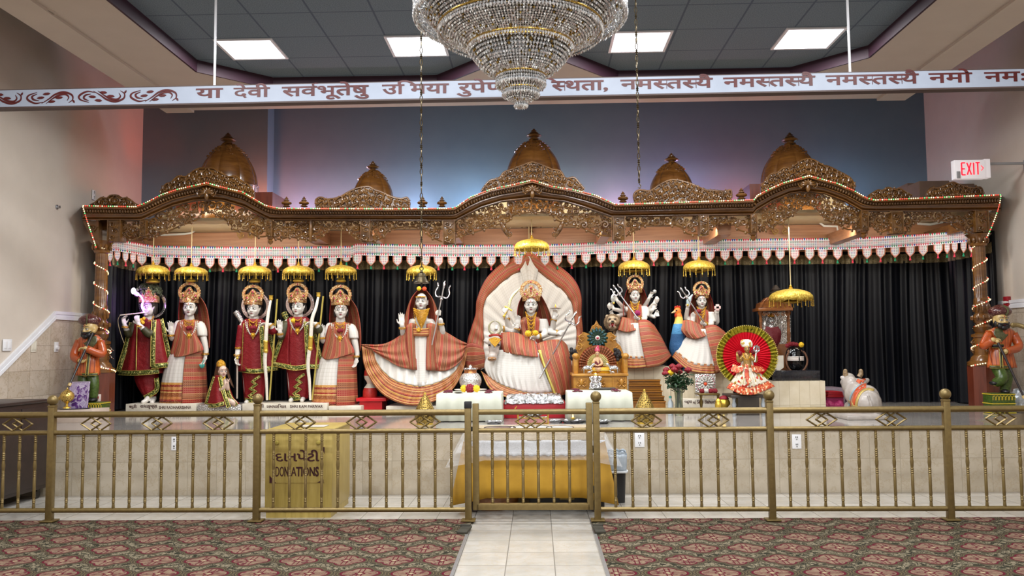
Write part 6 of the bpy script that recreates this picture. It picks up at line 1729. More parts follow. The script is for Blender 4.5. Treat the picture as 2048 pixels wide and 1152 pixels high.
for p,lb,nm in OBJ:
 b=MB();c=f.P(*p)
 if nm=='conch_shell':b.lathe([(.004,-.05),(.03,-.01),(.034,.015),(.02,.04),(.004,.055)],c,12)
 elif nm=='mace':b.tube([c+V((-.03,0,-.05)),c+V((.02,0,.02))],.008,7);b.sphere(c+V((.03,0,.035)),.03,9,7)
 else:b.lathe([(.035,-.03),(.028,-.01),(.02,.02),(.006,.03),(.006,.06)],c,12)
 tag(b.build(nm,PALE if nm!='conch_shell' else MARB,None),lb,nm.replace('_',' '))
def lion():
 g=Fig(DM,'lion_statue','tan lion statue with open red mouth under the many-armed goddess','animal statue',1230)
 B=g.body;TAN=M1('painted_lion_tan','#8f7a60','#b39d80',rough=.4,nscale=24)
 def sp(x,y,d,rx,ry,rz):B.sphere(g.P(x,y,d),(rx*g.s,ry*g.s,rz*g.s),12,9)
 sp(1226,643,.15,13,11,11);sp(1224,637,.22,9,8,6);sp(1225,643,.30,8,6,4);sp(1225,655,.24,8,7,4.5);sp(1225,648,.1,15,9,15)
 for sx in(-1,1):sp(1225+sx*11,633,.12,3.5,2.5,4);sp(1225+sx*5,645,.32,3.4,3,2.6)
 sp(1250,672,.0,26,20,22);sp(1285,680,-.05,40,20,26)
 for x,d in((1238,.1),(1246,-.1),(1305,.1),(1312,-.1)):B.tube([g.P(x,680,d),g.P(x,710,d),g.P(x,733,d)],[9*g.s,7*g.s,7*g.s],9)
 o=g.body.build('body',TAN,g.root,60,fixn=False);remesh(o,.008,2)
 b=MB();b.sphere(g.P(1225,650,.29),(6*g.s,.04,4.2*g.s),10,8);b.build('mouth',M1('mouth_red','#8c1c1c','#a82a26',rough=.35),g.root)
 b=MB()
 for x,y in((1221,647),(1229,647),(1222,653),(1228,653)):b.lathe([(1.1*g.s,0),(.1*g.s,(-3.2 if y<650 else 3.2)*g.s)],g.P(x,y,.335),6)
 b.build('teeth',PEARL,g.root)
 for sx in(-1,1):
  b=MB();b.sphere(g.P(1225+sx*5,638,.30),(2*g.s,.02,1.6*g.s),8,6);b.build('eye',INK,g.root)
 b=MB();b.sphere(g.P(1225,642.5,.365),(3*g.s,.02,1.8*g.s),8,6);b.build('nose',INK,g.root)
 b=MB()
 for i in range(26):
  a=math.radians(-60+300*i/25);b.sphere(g.P(1225+14.5*math.cos(a),645-14*math.sin(a),.12),(3.6*g.s,.03,3.6*g.s),7,5)
 b.build('mane',M1('mane_brown','#5f4c36','#7a6448',rough=.6,nscale=60),g.root)
lion()
hem=([(1382,664,.15),(1394,660,.24),(1410,658,.26),(1426,660,.2),(1440,668,.05)],[(1364,684,.15),(1388,700,.3),(1416,704,.34),(1440,700,.28),(1458,694,.08)],[(1344,714,.14),(1376,740,.34),(1412,747,.40),(1440,745,.34),(1460,732,.1)])
wl=[[(1362,642,.12),(1378,640,.2),(1400,648,.22)],[(1360,658,.16),(1382,664,.28),(1408,664,.28)],[(1374,675,.2),(1392,678,.32),(1413,672,.32)]]
wr=[[(1410,652,.24),(1430,650,.22),(1448,662,.08)],[(1416,680,.36),(1440,676,.3),(1459,678,.1)],[(1424,712,.41),(1446,708,.34),(1461,704,.11)],[(1432,746,.43),(1450,742,.36),(1462,734,.11)]]
f=mounted(1403,11,DM,'crowned goddess statue in a red and white skirt riding the painted rooster',hem,wl,wr,False,-0.02)
f.flower(1397,623,.24,5,ROSE)
trident(f.P(1408,645,.28),f.P(1374,595,.22),.17,'silver trident held aslant by the goddess on the rooster')
blade(f,[(1376,608,.09),(1379,598,.09),(1386,588,.09)],'short pale blue blade raised beside the goddess on the rooster',M1('pale_blue_steel','#b3cdd6','#cfe2e6',rough=.3,metal=.4))
b=MB();c=f.P(1435,615,.14);b.box(c,(.05,.02,.09),bev=.006);b.box(c,(.09,.02,.04),bev=.006);tag(b.build('scripture',M1('pale_pink_paint','#d9b5b0','#e6c8c2',rough=.4),None),'small pale pink book-like object in the right hand of the rooster rider','ornament')
def rooster():
 g=Fig(DM,'rooster_statue','painted rooster statue with orange head, yellow neck and blue breast','animal statue',1356);B=g.body
 B.tube(cr([g.P(1356,624,.1),g.P(1358,640,.1),g.P(1357,660,.1),g.P(1356,685,.06),g.P(1366,705,.0),g.P(1392,715,-.04)],5),[x*g.s for x in(5.5,6,6.4,7,7.6,8.2,9,10,11,12,12.5,13,13.5,14,15,17,19,21,22,23,24,24,24,23,22,20)],14)
 B.sphere(g.P(1355,622,.1),(7.5*g.s,6.5*g.s,7.5*g.s),12,9)
 for d in(.1,-.08):B.tube([g.P(1372,712,d),g.P(1370,742,d)],[6*g.s,4*g.s],8)
 t=NT('painted_feathers');co=t.coord('Object');Z=t.sep(co)[2];z0=org(g.root).z
 za,zb,zc=g.P(1356,634).z-z0,g.P(1356,648).z-z0,g.P(1356,668).z-z0
 col=t.mix(t.math('GREATER_THAN',Z,zb),t.mix(t.math('GREATER_THAN',Z,zc),lin('#2f5f8f'),lin('#4f93c4')),t.mix(t.math('GREATER_THAN',Z,za),lin('#e3c25a'),lin('#df7a2a')))
 t.set(col=col,rough=.45);t.bump(t.voro(co,60),.5,.006)
 o=B.build('body',t.m,g.root,60,fixn=False);remesh(o,.008,2)
 b=MB();b.tube([g.P(1350,623,.12),g.P(1343,626,.13)],[3*g.s,.6*g.s],8);b.build('beak',M1('beak_tan','#d9b98a',rough=.4),g.root)
 b=MB()
 for i,(x,y)in enumerate(((1351,615),(1355,613.5),(1359,614.5))):b.sphere(g.P(x,y,.1),(2.4*g.s,.02,3*g.s),7,5)
 q=MB();q.sphere(g.P(1351,631,.13),(2.2*g.s,.02,4*g.s),7,5);q.build('wattle',M1('comb_red','#b8301f',rough=.4),g.root);b.build('comb',M1('comb_red','#b8301f',rough=.4),g.root)
 b=MB();b.sphere(g.P(1353,621,.185),(1.6*g.s,.012,1.6*g.s),7,5);b.build('eye',INK,g.root)
rooster()
# lettering
_adv={}
def glyph(ch,off=0.0):
 """outline of a character, thickened by off where its counters allow it"""
 def area_(r):return sum(abs(sum((r[0][a]-r[0][f[0]]).cross(r[0][b]-r[0][f[0]]).z for a,b in zip(f[1:],f[2:])))*.5 for f in r[1])
 r0=glyph0(ch,0.0)
 if ch in 'NMW':
  n_=len(r0[0]);return([p-V((off*.7,0,0))for p in r0[0]]+[p+V((off*.7,0,.0002))for p in r0[0]],list(r0[1])+[tuple(i+n_ for i in f)for f in r0[1]])
 for o in(off,off*.55,off*.3):
  if o:
   r=glyph0(ch,o)
   if area_(r)>area_(r0)*(1+22*o):return r
 return r0
def glyph0(ch,off=0.0):
 c=bpy.data.curves.new('glyph','FONT');c.body=ch;c.size=1;c.offset=off;c.resolution_u=3
 o=bpy.data.objects.new('glyph',c);C.objects.link(o)
 dg=bpy.context.evaluated_depsgraph_get()
 me=bpy.data.meshes.new_from_object(o.evaluated_get(dg))
 vs=[V((p.co.x,p.co.y,0))for p in me.vertices];fs=[tuple(q.vertices)for q in me.polygons]
 bpy.data.objects.remove(o);bpy.data.curves.remove(c);bpy.data.meshes.remove(me)
 return vs,fs
def adv(ch):
 if ch not in _adv:
  a,_=glyph(ch+'I');b,_=glyph('I');_adv[ch]=max(p.x for p in a)-max(p.x for p in b)
 return _adv[ch]
def cutx(vs,fs,x):
 bm=bmesh.new();q=[bm.verts.new(p)for p in vs]
 for f in fs:
  try:bm.faces.new([q[i]for i in f])
  except ValueError:pass
 bmesh.ops.bisect_plane(bm,geom=bm.verts[:]+bm.edges[:]+bm.faces[:],plane_co=(x,0,0),plane_no=(1,0,0),clear_outer=True)
 bm.verts.index_update();r=([p.co.copy()for p in bm.verts],[tuple(p.index for p in f.verts)for f in bm.faces]);bm.free();return r
def word(toks,off=0.0,track=0.0):
 """tokens in the order they are drawn; 'h:X' = half form of X (its stem cut off), 'r:' = hook over the last letter, 'd:' = raise"""
 b=MB();x=0.0
 for i,tk in enumerate(toks):
  zo=.0005*i
  if tk.startswith('h:'):
   ch=tk[2:];vs,fs=glyph(ch,off);a=adv(ch)-.17;vs,fs=cutx(vs,fs,a);b.add([p+V((x,0,zo))for p in vs],fs);x+=a-.02;continue
  if tk=='r:':
   P_=cr([V((x-.02,.60,0)),V((x-.10,.66,0)),V((x-.13,.76,0)),V((x-.05,.84,0)),V((x+.05,.82,0))],5)
   b.ribbon(P_,.035,(0,0,1),.001);continue
  vs,fs=glyph(tk,off);b.add([p+V((x,0,zo))for p in vs],fs)
  x+=adv(tk)+(track if adv(tk)>.05 else 0)
 return b
def fit_text(b,c0,u,v,width,height,n,y0=0.0,y1=None,thick=.002):
 """place flat lettering: left-bottom corner c0, directions u, v, size, off the surface along n"""
 xs_=[p.x for p in b.v];ys_=[p.y for p in b.v];x0,x1=min(xs_),max(xs_);ya=min(ys_)if y0 is None else y0;yb=max(ys_)if y1 is None else y1
 for i,p in enumerate(b.v):
  b.v[i]=c0+u*((p.x-x0)/(x1-x0)*width)+v*((p.y-ya)/(yb-ya)*height)+n*(p.z+thick)
 return b
# small helpers for props
def blk(r,name,x0,x1,y0,y1,Ya,Yb,mat,bev=0.0,parent=None):
 """box whose front face covers photo px x0..x1, y0..y1 at depth Ya and which reaches back to Yb"""
 a,c=W(x0,y1,Ya),W(x1,y0,Ya);b=MB();b.box(((a.x+c.x)/2,(Ya+Yb)/2,(a.z+c.z)/2),(abs(c.x-a.x),Yb-Ya,abs(c.z-a.z)),bev=bev)
 return b.build(name,mat,parent or r,0 if not bev else 35)
def base_z(r,x0,x1,ytop,Ya,Yb,z0,mat,name,bev=0.0):
 a,c=W(x0,ytop,Ya),W(x1,ytop,Ya);b=MB();zt=(a.z+c.z)/2
 b.box(((a.x+c.x)/2,(Ya+Yb)/2,(z0+zt)/2),(c.x-a.x,Yb-Ya,zt-z0),bev=bev);return b.build(name,mat,r,0 if not bev else 35)
CRM=tiles('cream_marble_block',0.13,0.9,'#cdbf a2'.replace(' ',''),'#ddd2ba','#a89878','XZ',0.0018,0.3)
PLQ=M1('pale_marble_plaque','#c9c0ae','#ddd6c6',rough=.3,nscale=10);LETT=M1('dark_red_lettering','#3b1512',rough=.5)
def plaque(x0,x1,y0,y1,Ya,Yb,label,texts):
 r=thing('marble_base',W((x0+x1)/2,y1,Ya),label,'base')
 a,c=W(x0,y1,Ya),W(x1,y0,Ya);b=MB();b.box(((a.x+c.x)/2,(Ya+Yb)/2,(STAGE+c.z)/2),(c.x-a.x,Yb-Ya,c.z-STAGE),bev=.006);b.build('slab',PLQ,r)
 q=MB()
 for toks,tx0,tx1,ty0,ty1 in texts:
  w_=word(list(toks),.014);w_.merge(MB().merge(w_,Matrix.Translation((.03,0,.0002))))
  p0,p1=W(tx0,ty1,Ya),W(tx1,ty0,Ya);fit_text(w_,p0,EX,EZ,p1.x-p0.x,p1.z-p0.z,V((0,-1,0)),None)
  q.merge(w_)
 q.build('lettering',LETT,r,0,fixn=False)
plaque(251,393,807,819,11.62,12.3,'long lettered marble base under the flute player and the sari statue',[(['શ','્','ર','ી'],258,274,809,818),(['ર','ા','ધ','ા','ક','ૃ','ષ','્','ણ'],280,315,809,818),('SHRI RADHAKRISHNA',318,383,811.5,818)])
plaque(484,655,806,818,11.62,12.3,'long lettered marble base under the two bow-bearers',[(['શ','્','ર','ી'],514,528,807.5,817),(['ર','ા','મ','પ','ર','િ','વ','ા','ર'],533,573,808,816),('SHRI RAM PARIVAR',580,646,809.5,816)])
r=thing('marble_base',W(685,816,11.6),'pale marble base under the sari statue right of the bow-bearers','base');base_z(r,657,722,812,11.6,12.3,STAGE,PLQ,'slab',.006)
r=thing('marble_base',W(842,816,11.5),'pale marble base under the goddess with wide-spread drapes','base');base_z(r,772,880,812,11.62,12.3,STAGE,PLQ,'slab',.006)
r=thing('silver_strip',W(425,812,11.7),'low silver stand under the small kneeling figure','stand');base_z(r,395,482,809,11.6,12.1,STAGE,SILVE,'slab',.004)
# small kneeling figure
def kneeler():
 f=Fig(11.75,'statue','small kneeling figure in a gold cap and green-trimmed maroon cloak','statue',445)
 SK=M1('pale_pink_paint_skin','#cfae9c','#dbc0b0',rough=.35)
 f.head(446,743,23,yaw=.55,d=.08);f.limb([(443,752,.05),(441,765,.03),(437,795,.02)],[6,10,13]);f.limb([(438,800,.1),(462,803,.16),(470,808,.14)],[9,7,6])
 f.limb([(446,801,.0),(455,808,.02)],[8,7]);f.limb([(449,760,.06),(455,778,.15),(455,768,.2)],[5,4.2,3.4]);f.limb([(436,760,.06),(442,780,.16),(453,769,.2)],[5,4.2,3.4])
 f.hand((454,769,.2),(.25,-.2,1),(-1,-.3,0),14,1,.1);f.hand((456,769,.2),(.25,-.2,1),(1,.3,0),14,1,.1)
 f.finish(SK,.006);f.face()
 f.loft([(733,445,8.5,8.5,7),(726,444,8,8,6),(722,444,5,5,6),(719,444,1,1,6)],NECK,'gold_cap',24,solid=.006)
 f.sheet([[(437,724,.1),(434,728,-.06),(446,722,-.1)],[(438,748,.12),(429,748,-.06),(446,748,-.12)],[(441,768,.14),(428,770,-.06),(446,770,-.1)],[(444,786,.14),(432,792,.0),(446,790,-.06)]],M1('brown_hair','#4a3020','#65452e',rough=.6,nscale=60),'long_hair')
 f.sheet([[(453,735,.1),(456,738,.0)],[(457,756,.12),(462,758,.0)],[(464,772,.12),(468,776,.0)]],M1('brown_hair','#4a3020'),'hair_lock')
 f.sheet([[(430,752,.04),(434,750,.1),(440,752,.13)],[(420,780,.06),(430,780,.16),(444,780,.18)],[(411,811,.08),(430,814,.22),(450,812,.22)]],REDB,'cloak',ku=1.2,kv=1.6,rip=.008,rn=2)
 f.sheet([[(452,770,.1),(460,776,.06)],[(458,792,.16),(468,796,.06)],[(470,810,.16),(484,812,.05)]],REDB,'cloak_side',ku=1,kv=1.4)
 f.strip([(430,753,.06),(421,780,.09),(413,808,.11)],2.6,TRIM,'sequin_trim');f.strip([(440,753,.15),(446,780,.20),(458,815,.24)],2.8,TRIM,'sequin_trim');f.strip([(412,810,.11),(430,811,.24),(448,806,.24)],2.6,TRIM,'sequin_trim')
 f.strip([(455,776,.14),(462,795,.18),(474,810,.17)],2.2,TRIM,'sequin_trim')
 f.beads([(440,752,.12),(445,760,.16),(451,753,.14)],1.3,MARI,'gold_necklace',1.3)
kneeler()
# red stool with painted urn left of the draped goddess
RSTOOL=M1('red_lacquer','#b5121c','#c81a24',rough=.3)
r=thing('red_stool',W(743,812,11.9),'small bright red stool behind the spread drape','stool')
blk(r,'seat',712,772,796,803,11.75,12.25,RSTOOL,.006);base_z(r,719,764,803,11.8,12.2,STAGE,RSTOOL,'base')
z=W(742,796,11.95).z;x=W(740,796,12.0).x
r=thing('painted_urn',V((x,12.0,z)),'tall cream and red painted urn on the red stool','urn');sU=S(12.0)
b=MB();b.lathe([(14*sU,0),(14.5*sU,3*sU),(14*sU,14*sU),(12*sU,20*sU)],(x,12.0,z),24);b.build('red_band',M1('urn_red','#a82420','#c2392e',rough=.4,nscale=60),r)
b=MB();b.lathe([(12*sU,20*sU),(9*sU,24*sU),(6*sU,28*sU),(7*sU,32*sU),(11*sU,38*sU),(12*sU,44*sU)],(x,12.0,z),24);b.build('cream_body',M1('urn_cream','#cfc3b0','#e0d6c4',rough=.4),r)
b=MB();b.lathe([(12*sU,44*sU),(11*sU,54*sU),(8*sU,60*sU)],(x,12.0,z),24);b.build('upper_band',M1('urn_red','#a82420'),r)
# tiled blocks carrying the mounted goddesses and the lingam
r=thing('tiled_block',W(1290,810,11.6),'cream tiled block under the goddess on the lion','plinth');base_z(r,1243,1340,733,11.65,12.3,STAGE,CRM,'block')
r=thing('tiled_block',W(1410,810,11.6),'cream tiled block under the goddess on the rooster','plinth');base_z(r,1341,1465,742,11.65,12.3,STAGE,CRM,'block')
r=thing('tiled_block',W(1600,810,11.0),'cream tiled block under the black stone lingam','plinth');base_z(r,1535,1650,762,11.0,12.2,STAGE,CRM,'block')
BLK=M1('black_granite','#16161a','#24242a',rough=.18,nscale=30)
zb=W(1600,762,11.0).z
r=thing('granite_slab',W(1595,760,11.1),'black granite step on the tiled block beneath the lingam','slab')
a,c=W(1545,762,11.1),W(1640,741,11.1);b=MB();b.box(((a.x+c.x)/2,11.55,(zb+c.z)/2),(c.x-a.x,.9,c.z-zb),bev=.006);b.build('slab',BLK,r);b=MB();d_=W(1562,741,11.1);b.box(((a.x+d_.x)/2,11.2,(zb+c.z)/2+.004),(d_.x-a.x,.24,c.z-zb),bev=.006);b.build('step',BLK,r)
def lingam():
 D=11.45;s_=S(D);c=W(1589,740,D);c.z=W(1589,741,11.1).z;zt=W(1589,691,D).z;H=zt-c.z;R=17.5*s_
 r=thing('stone_lingam',c,'glossy black egg-shaped stone with white stripes and flowers on top','sacred stone')
 b=MB();pr=[(R*.55,0),(R*.82,.06*H),(R*.97,.22*H),(R,.40*H),(R*.97,.58*H),(R*.84,.78*H),(R*.6,.91*H),(R*.3,.98*H),(.002,H)]
 b.lathe([(q[0],q[1])for q in crl(pr,4)],c,40);b.build('stone',M1('polished_black_stone','#08080a','#0e0e11',rough=.12,spec=.6),r)
 b=MB()
 for k,z in enumerate((.40,.46,.52)):
  P_=[c+V((math.cos(a)*R*1.01,math.sin(a)*R*1.01,H*z))for a in[math.radians(-150+120*i/20)for i in range(21)]]
  b.tube(P_,.011,6)
 b.build('white_stripes',M1('ash_white','#d9cfc6','#e8dfd6',rough=.8),r)
 b=MB();b.sphere(c+V((.03,-R*1.0,H*.44)),(.012,.012,.045),8,6);b.build('centre_mark',INK,r)
 t=thing('bead_garland',c,'brown prayer bead garland hung round the black stone','garland');b=MB()
 for i in range(62):
  a=2*PI*i/62;x_=math.sin(a)*R*1.16;z_=.44*H+math.cos(a)*H*.50-.02;y_=-R*(.62+.35*(1-abs(math.cos(a)))*.3)-.03 if math.cos(a)<.75 else-R*.35
  b.sphere(c+V((x_,y_,z_)),.0135,7,5)
 b.build('beads',M1('rudraksha_brown','#5b3a28','#7a5238',rough=.6),t)
 t=tag(None or MB().build('x',MARB,None),None,None)if False else None
 b=MB()
 for dx,dz in((-.09,.0),(-.05,.02),(-.01,.02),(.03,.01)):flower_mb(b,c+V((dx,-.02,H+dz)),.030)
 tag(b.build('red_flowers',ROSE,None,60),'dark red flowers resting on top of the black stone','flowers')
 b=MB();b.sphere(c+V((.085,-.04,H-.0)),.028,10,7);flower_mb(b,c+V((.085,-.05,H+.01)),.034);tag(b.build('yellow_flower',MARI,None,60),'single yellow flower on top of the black stone','flower')
lingam()
# wooden shrine behind
def shrine():
 D=11.9;Z0=W(1600,741,11.1).z;s_=S(D)
 r=thing('wooden_shrine',W(1550,760,D),'small carved wooden shrine with silver back panel behind the red fan','shrine')
 SW=wood('shrine_teak','#4a260e','#74431c','#8f5826',(1,1,3),.3,.4)
 blk(r,'plinth',1520,1583,688,741,D-.1,D+.2,SW,.004)
 o=blk(r,'cornice',1517,1586,615,622,D-.14,D+.2,SW,.006)
 b=MB();pts=[(1519,615),(1521,606),(1530,602),(1536,595),(1545,592),(1552,590),(1560,592),(1566,596),(1572,603),(1582,607),(1584,615)]
 b.prism([W(x,y,D-.1)for x,y in pts],(0,.22,0))
 for k in range(7):b.tube([W(1523+k*9.6,614,D-.1),W(1528+k*8,602-3*math.sin(k/6*PI),D-.12),W(1534+k*6,596-3*math.sin(k/6*PI),D-.08)],1.6*s_,6)
 b.build('pediment',SW,o,40)
 b=MB();b.lathe([(z_,q)for q,z_ in((0,12*s_),(6*s_,13*s_),(9*s_,8*s_),(13*s_,9*s_),(22*s_,2*s_))],W(1552,592,D+.05),16);b.build('top_finial',M1('dark_carved_top','#1d140d','#2c2014',rough=.6,bump=.5),o)
 blk(r,'back_panel',1524,1580,624,742,D+.17,D+.19,SILVE)
 for px in(1523,1578):
  b=MB();p=W(px,688,D-.04);q=W(px,622,D-.04);h=q.z-p.z
  b.lathe([(5*s_,0),(5*s_,.05*h),(3*s_,.08*h),(3.6*s_,.3*h),(2.6*s_,.55*h),(3.4*s_,.7*h),(2.8*s_,.85*h),(5*s_,.92*h),(5*s_,h)],p,14);b.build('pillar',SW,r)
 b=MB()
 for k in range(6):scroll(b,W(1527+k*9.5,628,D-.1),4*s_,1 if k%2 else-1,PI/2)
 b.build('carved_valance',SW,r,60)
 f=Fig(D+.03,'statue','silver-faced idol wrapped in maroon cloth inside the wooden shrine','statue',1543);sc2=f
 f.head(1543,641,17,yaw=0,d=.02);f.limb([(1543,648,0),(1543,660,0),(1545,700,0)],[5,9,12]);f.limb([(1533,657,0),(1527,668,.04),(1530,650,.08)],[4,3.4,3]);f.limb([(1553,657,0),(1562,666,.04),(1564,648,.08)],[4,3.4,3])
 f.hand((1530,650,.08),(0,0,1),(0,-1,0),12,-1,.3);f.hand((1564,648,.08),(0,0,1),(0,-1,0),12,1,.3);f.limb([(1543,700,0),(1545,722,0),(1546,740,0)],[10,9,9])
 f.finish(SILVE,.006);f.face(tilak=False)
 f.sheet([[(1530,652,.06),(1543,655,.12),(1556,653,.06)],[(1527,668,.08),(1546,672,.15),(1562,664,.08)],[(1534,684,.1),(1549,688,.16),(1561,680,.08)],[(1546,694,.12),(1552,695,.14),(1557,690,.1)]],MARO,'cloth_wrap',ku=1.4,kv=2,rip=.01,rn=3)
 f.loft([(634,1543,6,6,1),(630,1543,5,5,1),(627,1543,1,1,1)],NECK,'gold_cap',20)
 f.halo(1543,639,8.5,11.5,-.03,SILV)
 r=thing('leaning_slab',W(1561,725,11.35),'white pointed stone slab leaning beside the black lingam','slab');b=MB()
 b.prism([W(x,y,11.35)for x,y in((1551,711),(1567,711),(1567.5,735),(1558,742),(1551,738))],(0,.03,0));b.build('panel',PLQ,r,0)
shrine()
# pleated red fan and the small goddess before it
def fan_goddess():
 D=10.75;s_=S(D);c=W(1493,712,D+.10)
 t=thing('pleated_fan',c,'big round pleated red fan with gold rim behind the small goddess','fan')
 def ring(r0,r1,mat,nm,n=48):
  rows=[]
  for r_ in(r0,r1):
   rows.append([c+V((math.cos(PI*k/n)*r_*s_,(.022 if k%2 else-.022)*r_/60-.02*(r_/60),math.sin(PI*k/n)*r_*s_))for k in range(2*n)])
  b=MB();b.grid(rows,cu=True);return b.build(nm,mat,t,0,solid=.004)
 FR=M1('fan_red','#c40d22','#d61a2e',rough=.45);FG=NT('fan_gold_rim');co=FG.coord('Object');n_=FG.noise(co,22,2)
 FG.set(col=FG.ramp(n_,[(.35,'#6b6a1e'),(.5,'#c9b840'),(.65,'#8a8428')]),rough=.35,metal=.4)
 ring(4,48,FR,'red_pleats');ring(47,60,FG.m,'gold_rim')
 b=MB()
 for k in range(96):b.sphere(c+V((math.cos(2*PI*k/96)*60.5*s_,-.03,math.sin(2*PI*k/96)*60.5*s_)),.009,6,4)
 b.build('rim_beads',TRIMG,t)
 b=MB();b.tube([c+V((0,.05,0)),V((c.x,c.y+.1,STAGE))],.015,8);b.build('stem',GOLDS,t)
 f=Fig(D-.1,'statue','small brass-faced goddess in a white and orange gown before the red fan','statue',1493)
 BF=M1('brass_face','#9a7640','#b28d52',rough=.3,metal=.5)
 f.head(1494,698,15,yaw=0,d=.05);f.limb([(1494,704,.03),(1494,712,.02),(1494,745,.02),(1494,785,.02)],[4,8,12,20])
 f.limb([(1486,713,.02),(1478,722,.06),(1475,712,.1)],[4.5,4,3]);f.hand((1475,712,.1),(-.1,0,1),(0,-1,0),10,-1,.2);f.limb([(1502,713,.02),(1511,722,.06),(1512,714,.1)],[4.5,4,3]);f.fist((1512,711,.11),(.1,0,1),10)
 f.finish(BF,.006);f.face(tilak=True)
 GW=NT('gown_floral');co=GW.coord('Object');vd=GW.voro(co,34,'F1','Color');sp=GW.sep(vd)[0]
 GW.set(col=GW.ramp(sp,[(0,'#e6dfcd'),(.58,'#d9ceb2'),(.72,'#b8963f'),(.84,'#c23a28'),(.92,'#efe9da')],True),rough=.5);GW=GW.m
 GB=NT('gown_border');co=GB.coord('Object');vd=GB.voro(co,46,'F1','Color');sp=GB.sep(vd)[0]
 GB.set(col=GB.ramp(sp,[(0,'#c2502c'),(.4,'#d98a5a'),(.62,'#e6cfa8'),(.8,'#a8321f')],True),rough=.5);GB=GB.m
 f.loft([(708,1494,8,6,1),(716,1494,11,8,1),(728,1494,12,9,1),(736,1494,13,10,1)],GW,'bodice',32)
 hem=[(1453,776,.0),(1466,782,.12),(1480,788,.2),(1494,790,.23),(1510,789,.2),(1528,782,.12),(1550,773,.0)]
 top=[(1483,734,.0),(1487,735,.06),(1490,736,.1),(1494,736,.11),(1498,736,.1),(1502,735,.06),(1506,734,.0)]
 m_=[tuple(lerp(a,b,.72)for a,b in zip(p,q))for p,q in zip(top,hem)];m1=[tuple(lerp(a,b,.4)+(.02 if i==2 else 0)for i,(a,b)in enumerate(zip(p,q)))for p,q in zip(top,hem)]
 f.sheet([top,m1,m_],GW,'gown_skirt',n=8,rip=.014,rn=12);f.sheet([m_,hem],GB,'gown_border',n=8,rip=.016,rn=12)
 f.sheet([[(1466,728,.0),(1478,732,.06),(1487,730,.1)],[(1462,742,.02),(1474,746,.1),(1486,742,.14)]],GB,'side_drape',rip=.008,rn=3);f.sheet([[(1502,730,.1),(1512,732,.06),(1524,734,.0)],[(1504,742,.14),(1516,746,.1),(1530,741,.02)]],GB,'side_drape',rip=.008,rn=3)
 f.sheet([[(1490,728,.13),(1497,728,.13)],[(1490,752,.18),(1498,752,.18)],[(1496,772,.22),(1503,760,.22)]],GB,'sash',n=4)
 f.loft([(694,1494,10,9,2),(688,1493,11.5,10,1),(682,1492,10,9,0),(679,1492,5,5,0)],GW,'turban_crown',28,amp=.06,cnt=9)
 f.beads([(1486,707,.08),(1489,716,.14),(1494,720,.15),(1499,716,.14),(1502,707,.08)],1.4,NECK,'gold_necklace',1.2)
 f.flower(1478,707,.06,6,ROSE);f.flower(1506,704,.02,5,ROSE)
 trident(f.P(1510,724,.12),f.P(1512.5,703,.11),.085,'small trident in the hand of the goddess before the red fan')
 t=thing('dark_stand',W(1497,812,D-.2),'dark carved stand with pale legs under the small goddess','stand')
 DK=M1('dark_brown_lacquer','#2f2924','#3d352e',rough=.35);a,c2=W(1462,796,D-.25),W(1532,790,D-.25)
 b=MB();b.box(((a.x+c2.x)/2,D,(a.z+c2.z)/2),(c2.x-a.x,.5,c2.z-a.z),bev=.006);b.build('top',DK,t)
 b=MB();b.box(((a.x+c2.x)/2,D-.1,(STAGE+a.z)/2),((c2.x-a.x)*.6,.3,a.z-STAGE));b.build('apron',DK,t)
 for x in(1468,1484,1526):
  p=W(x,800,D-.2);b=MB();h=a.z-STAGE;b.lathe([(.022,0),(.03,.02),(.014,.35*h),(.03,.6*h),(.016,.8*h),(.026,h)],V((p.x,D-.2,STAGE)),12);b.build('leg',M1('pale_grey_paint','#8f959a','#a7adb0',rough=.4),t)
fan_goddess()
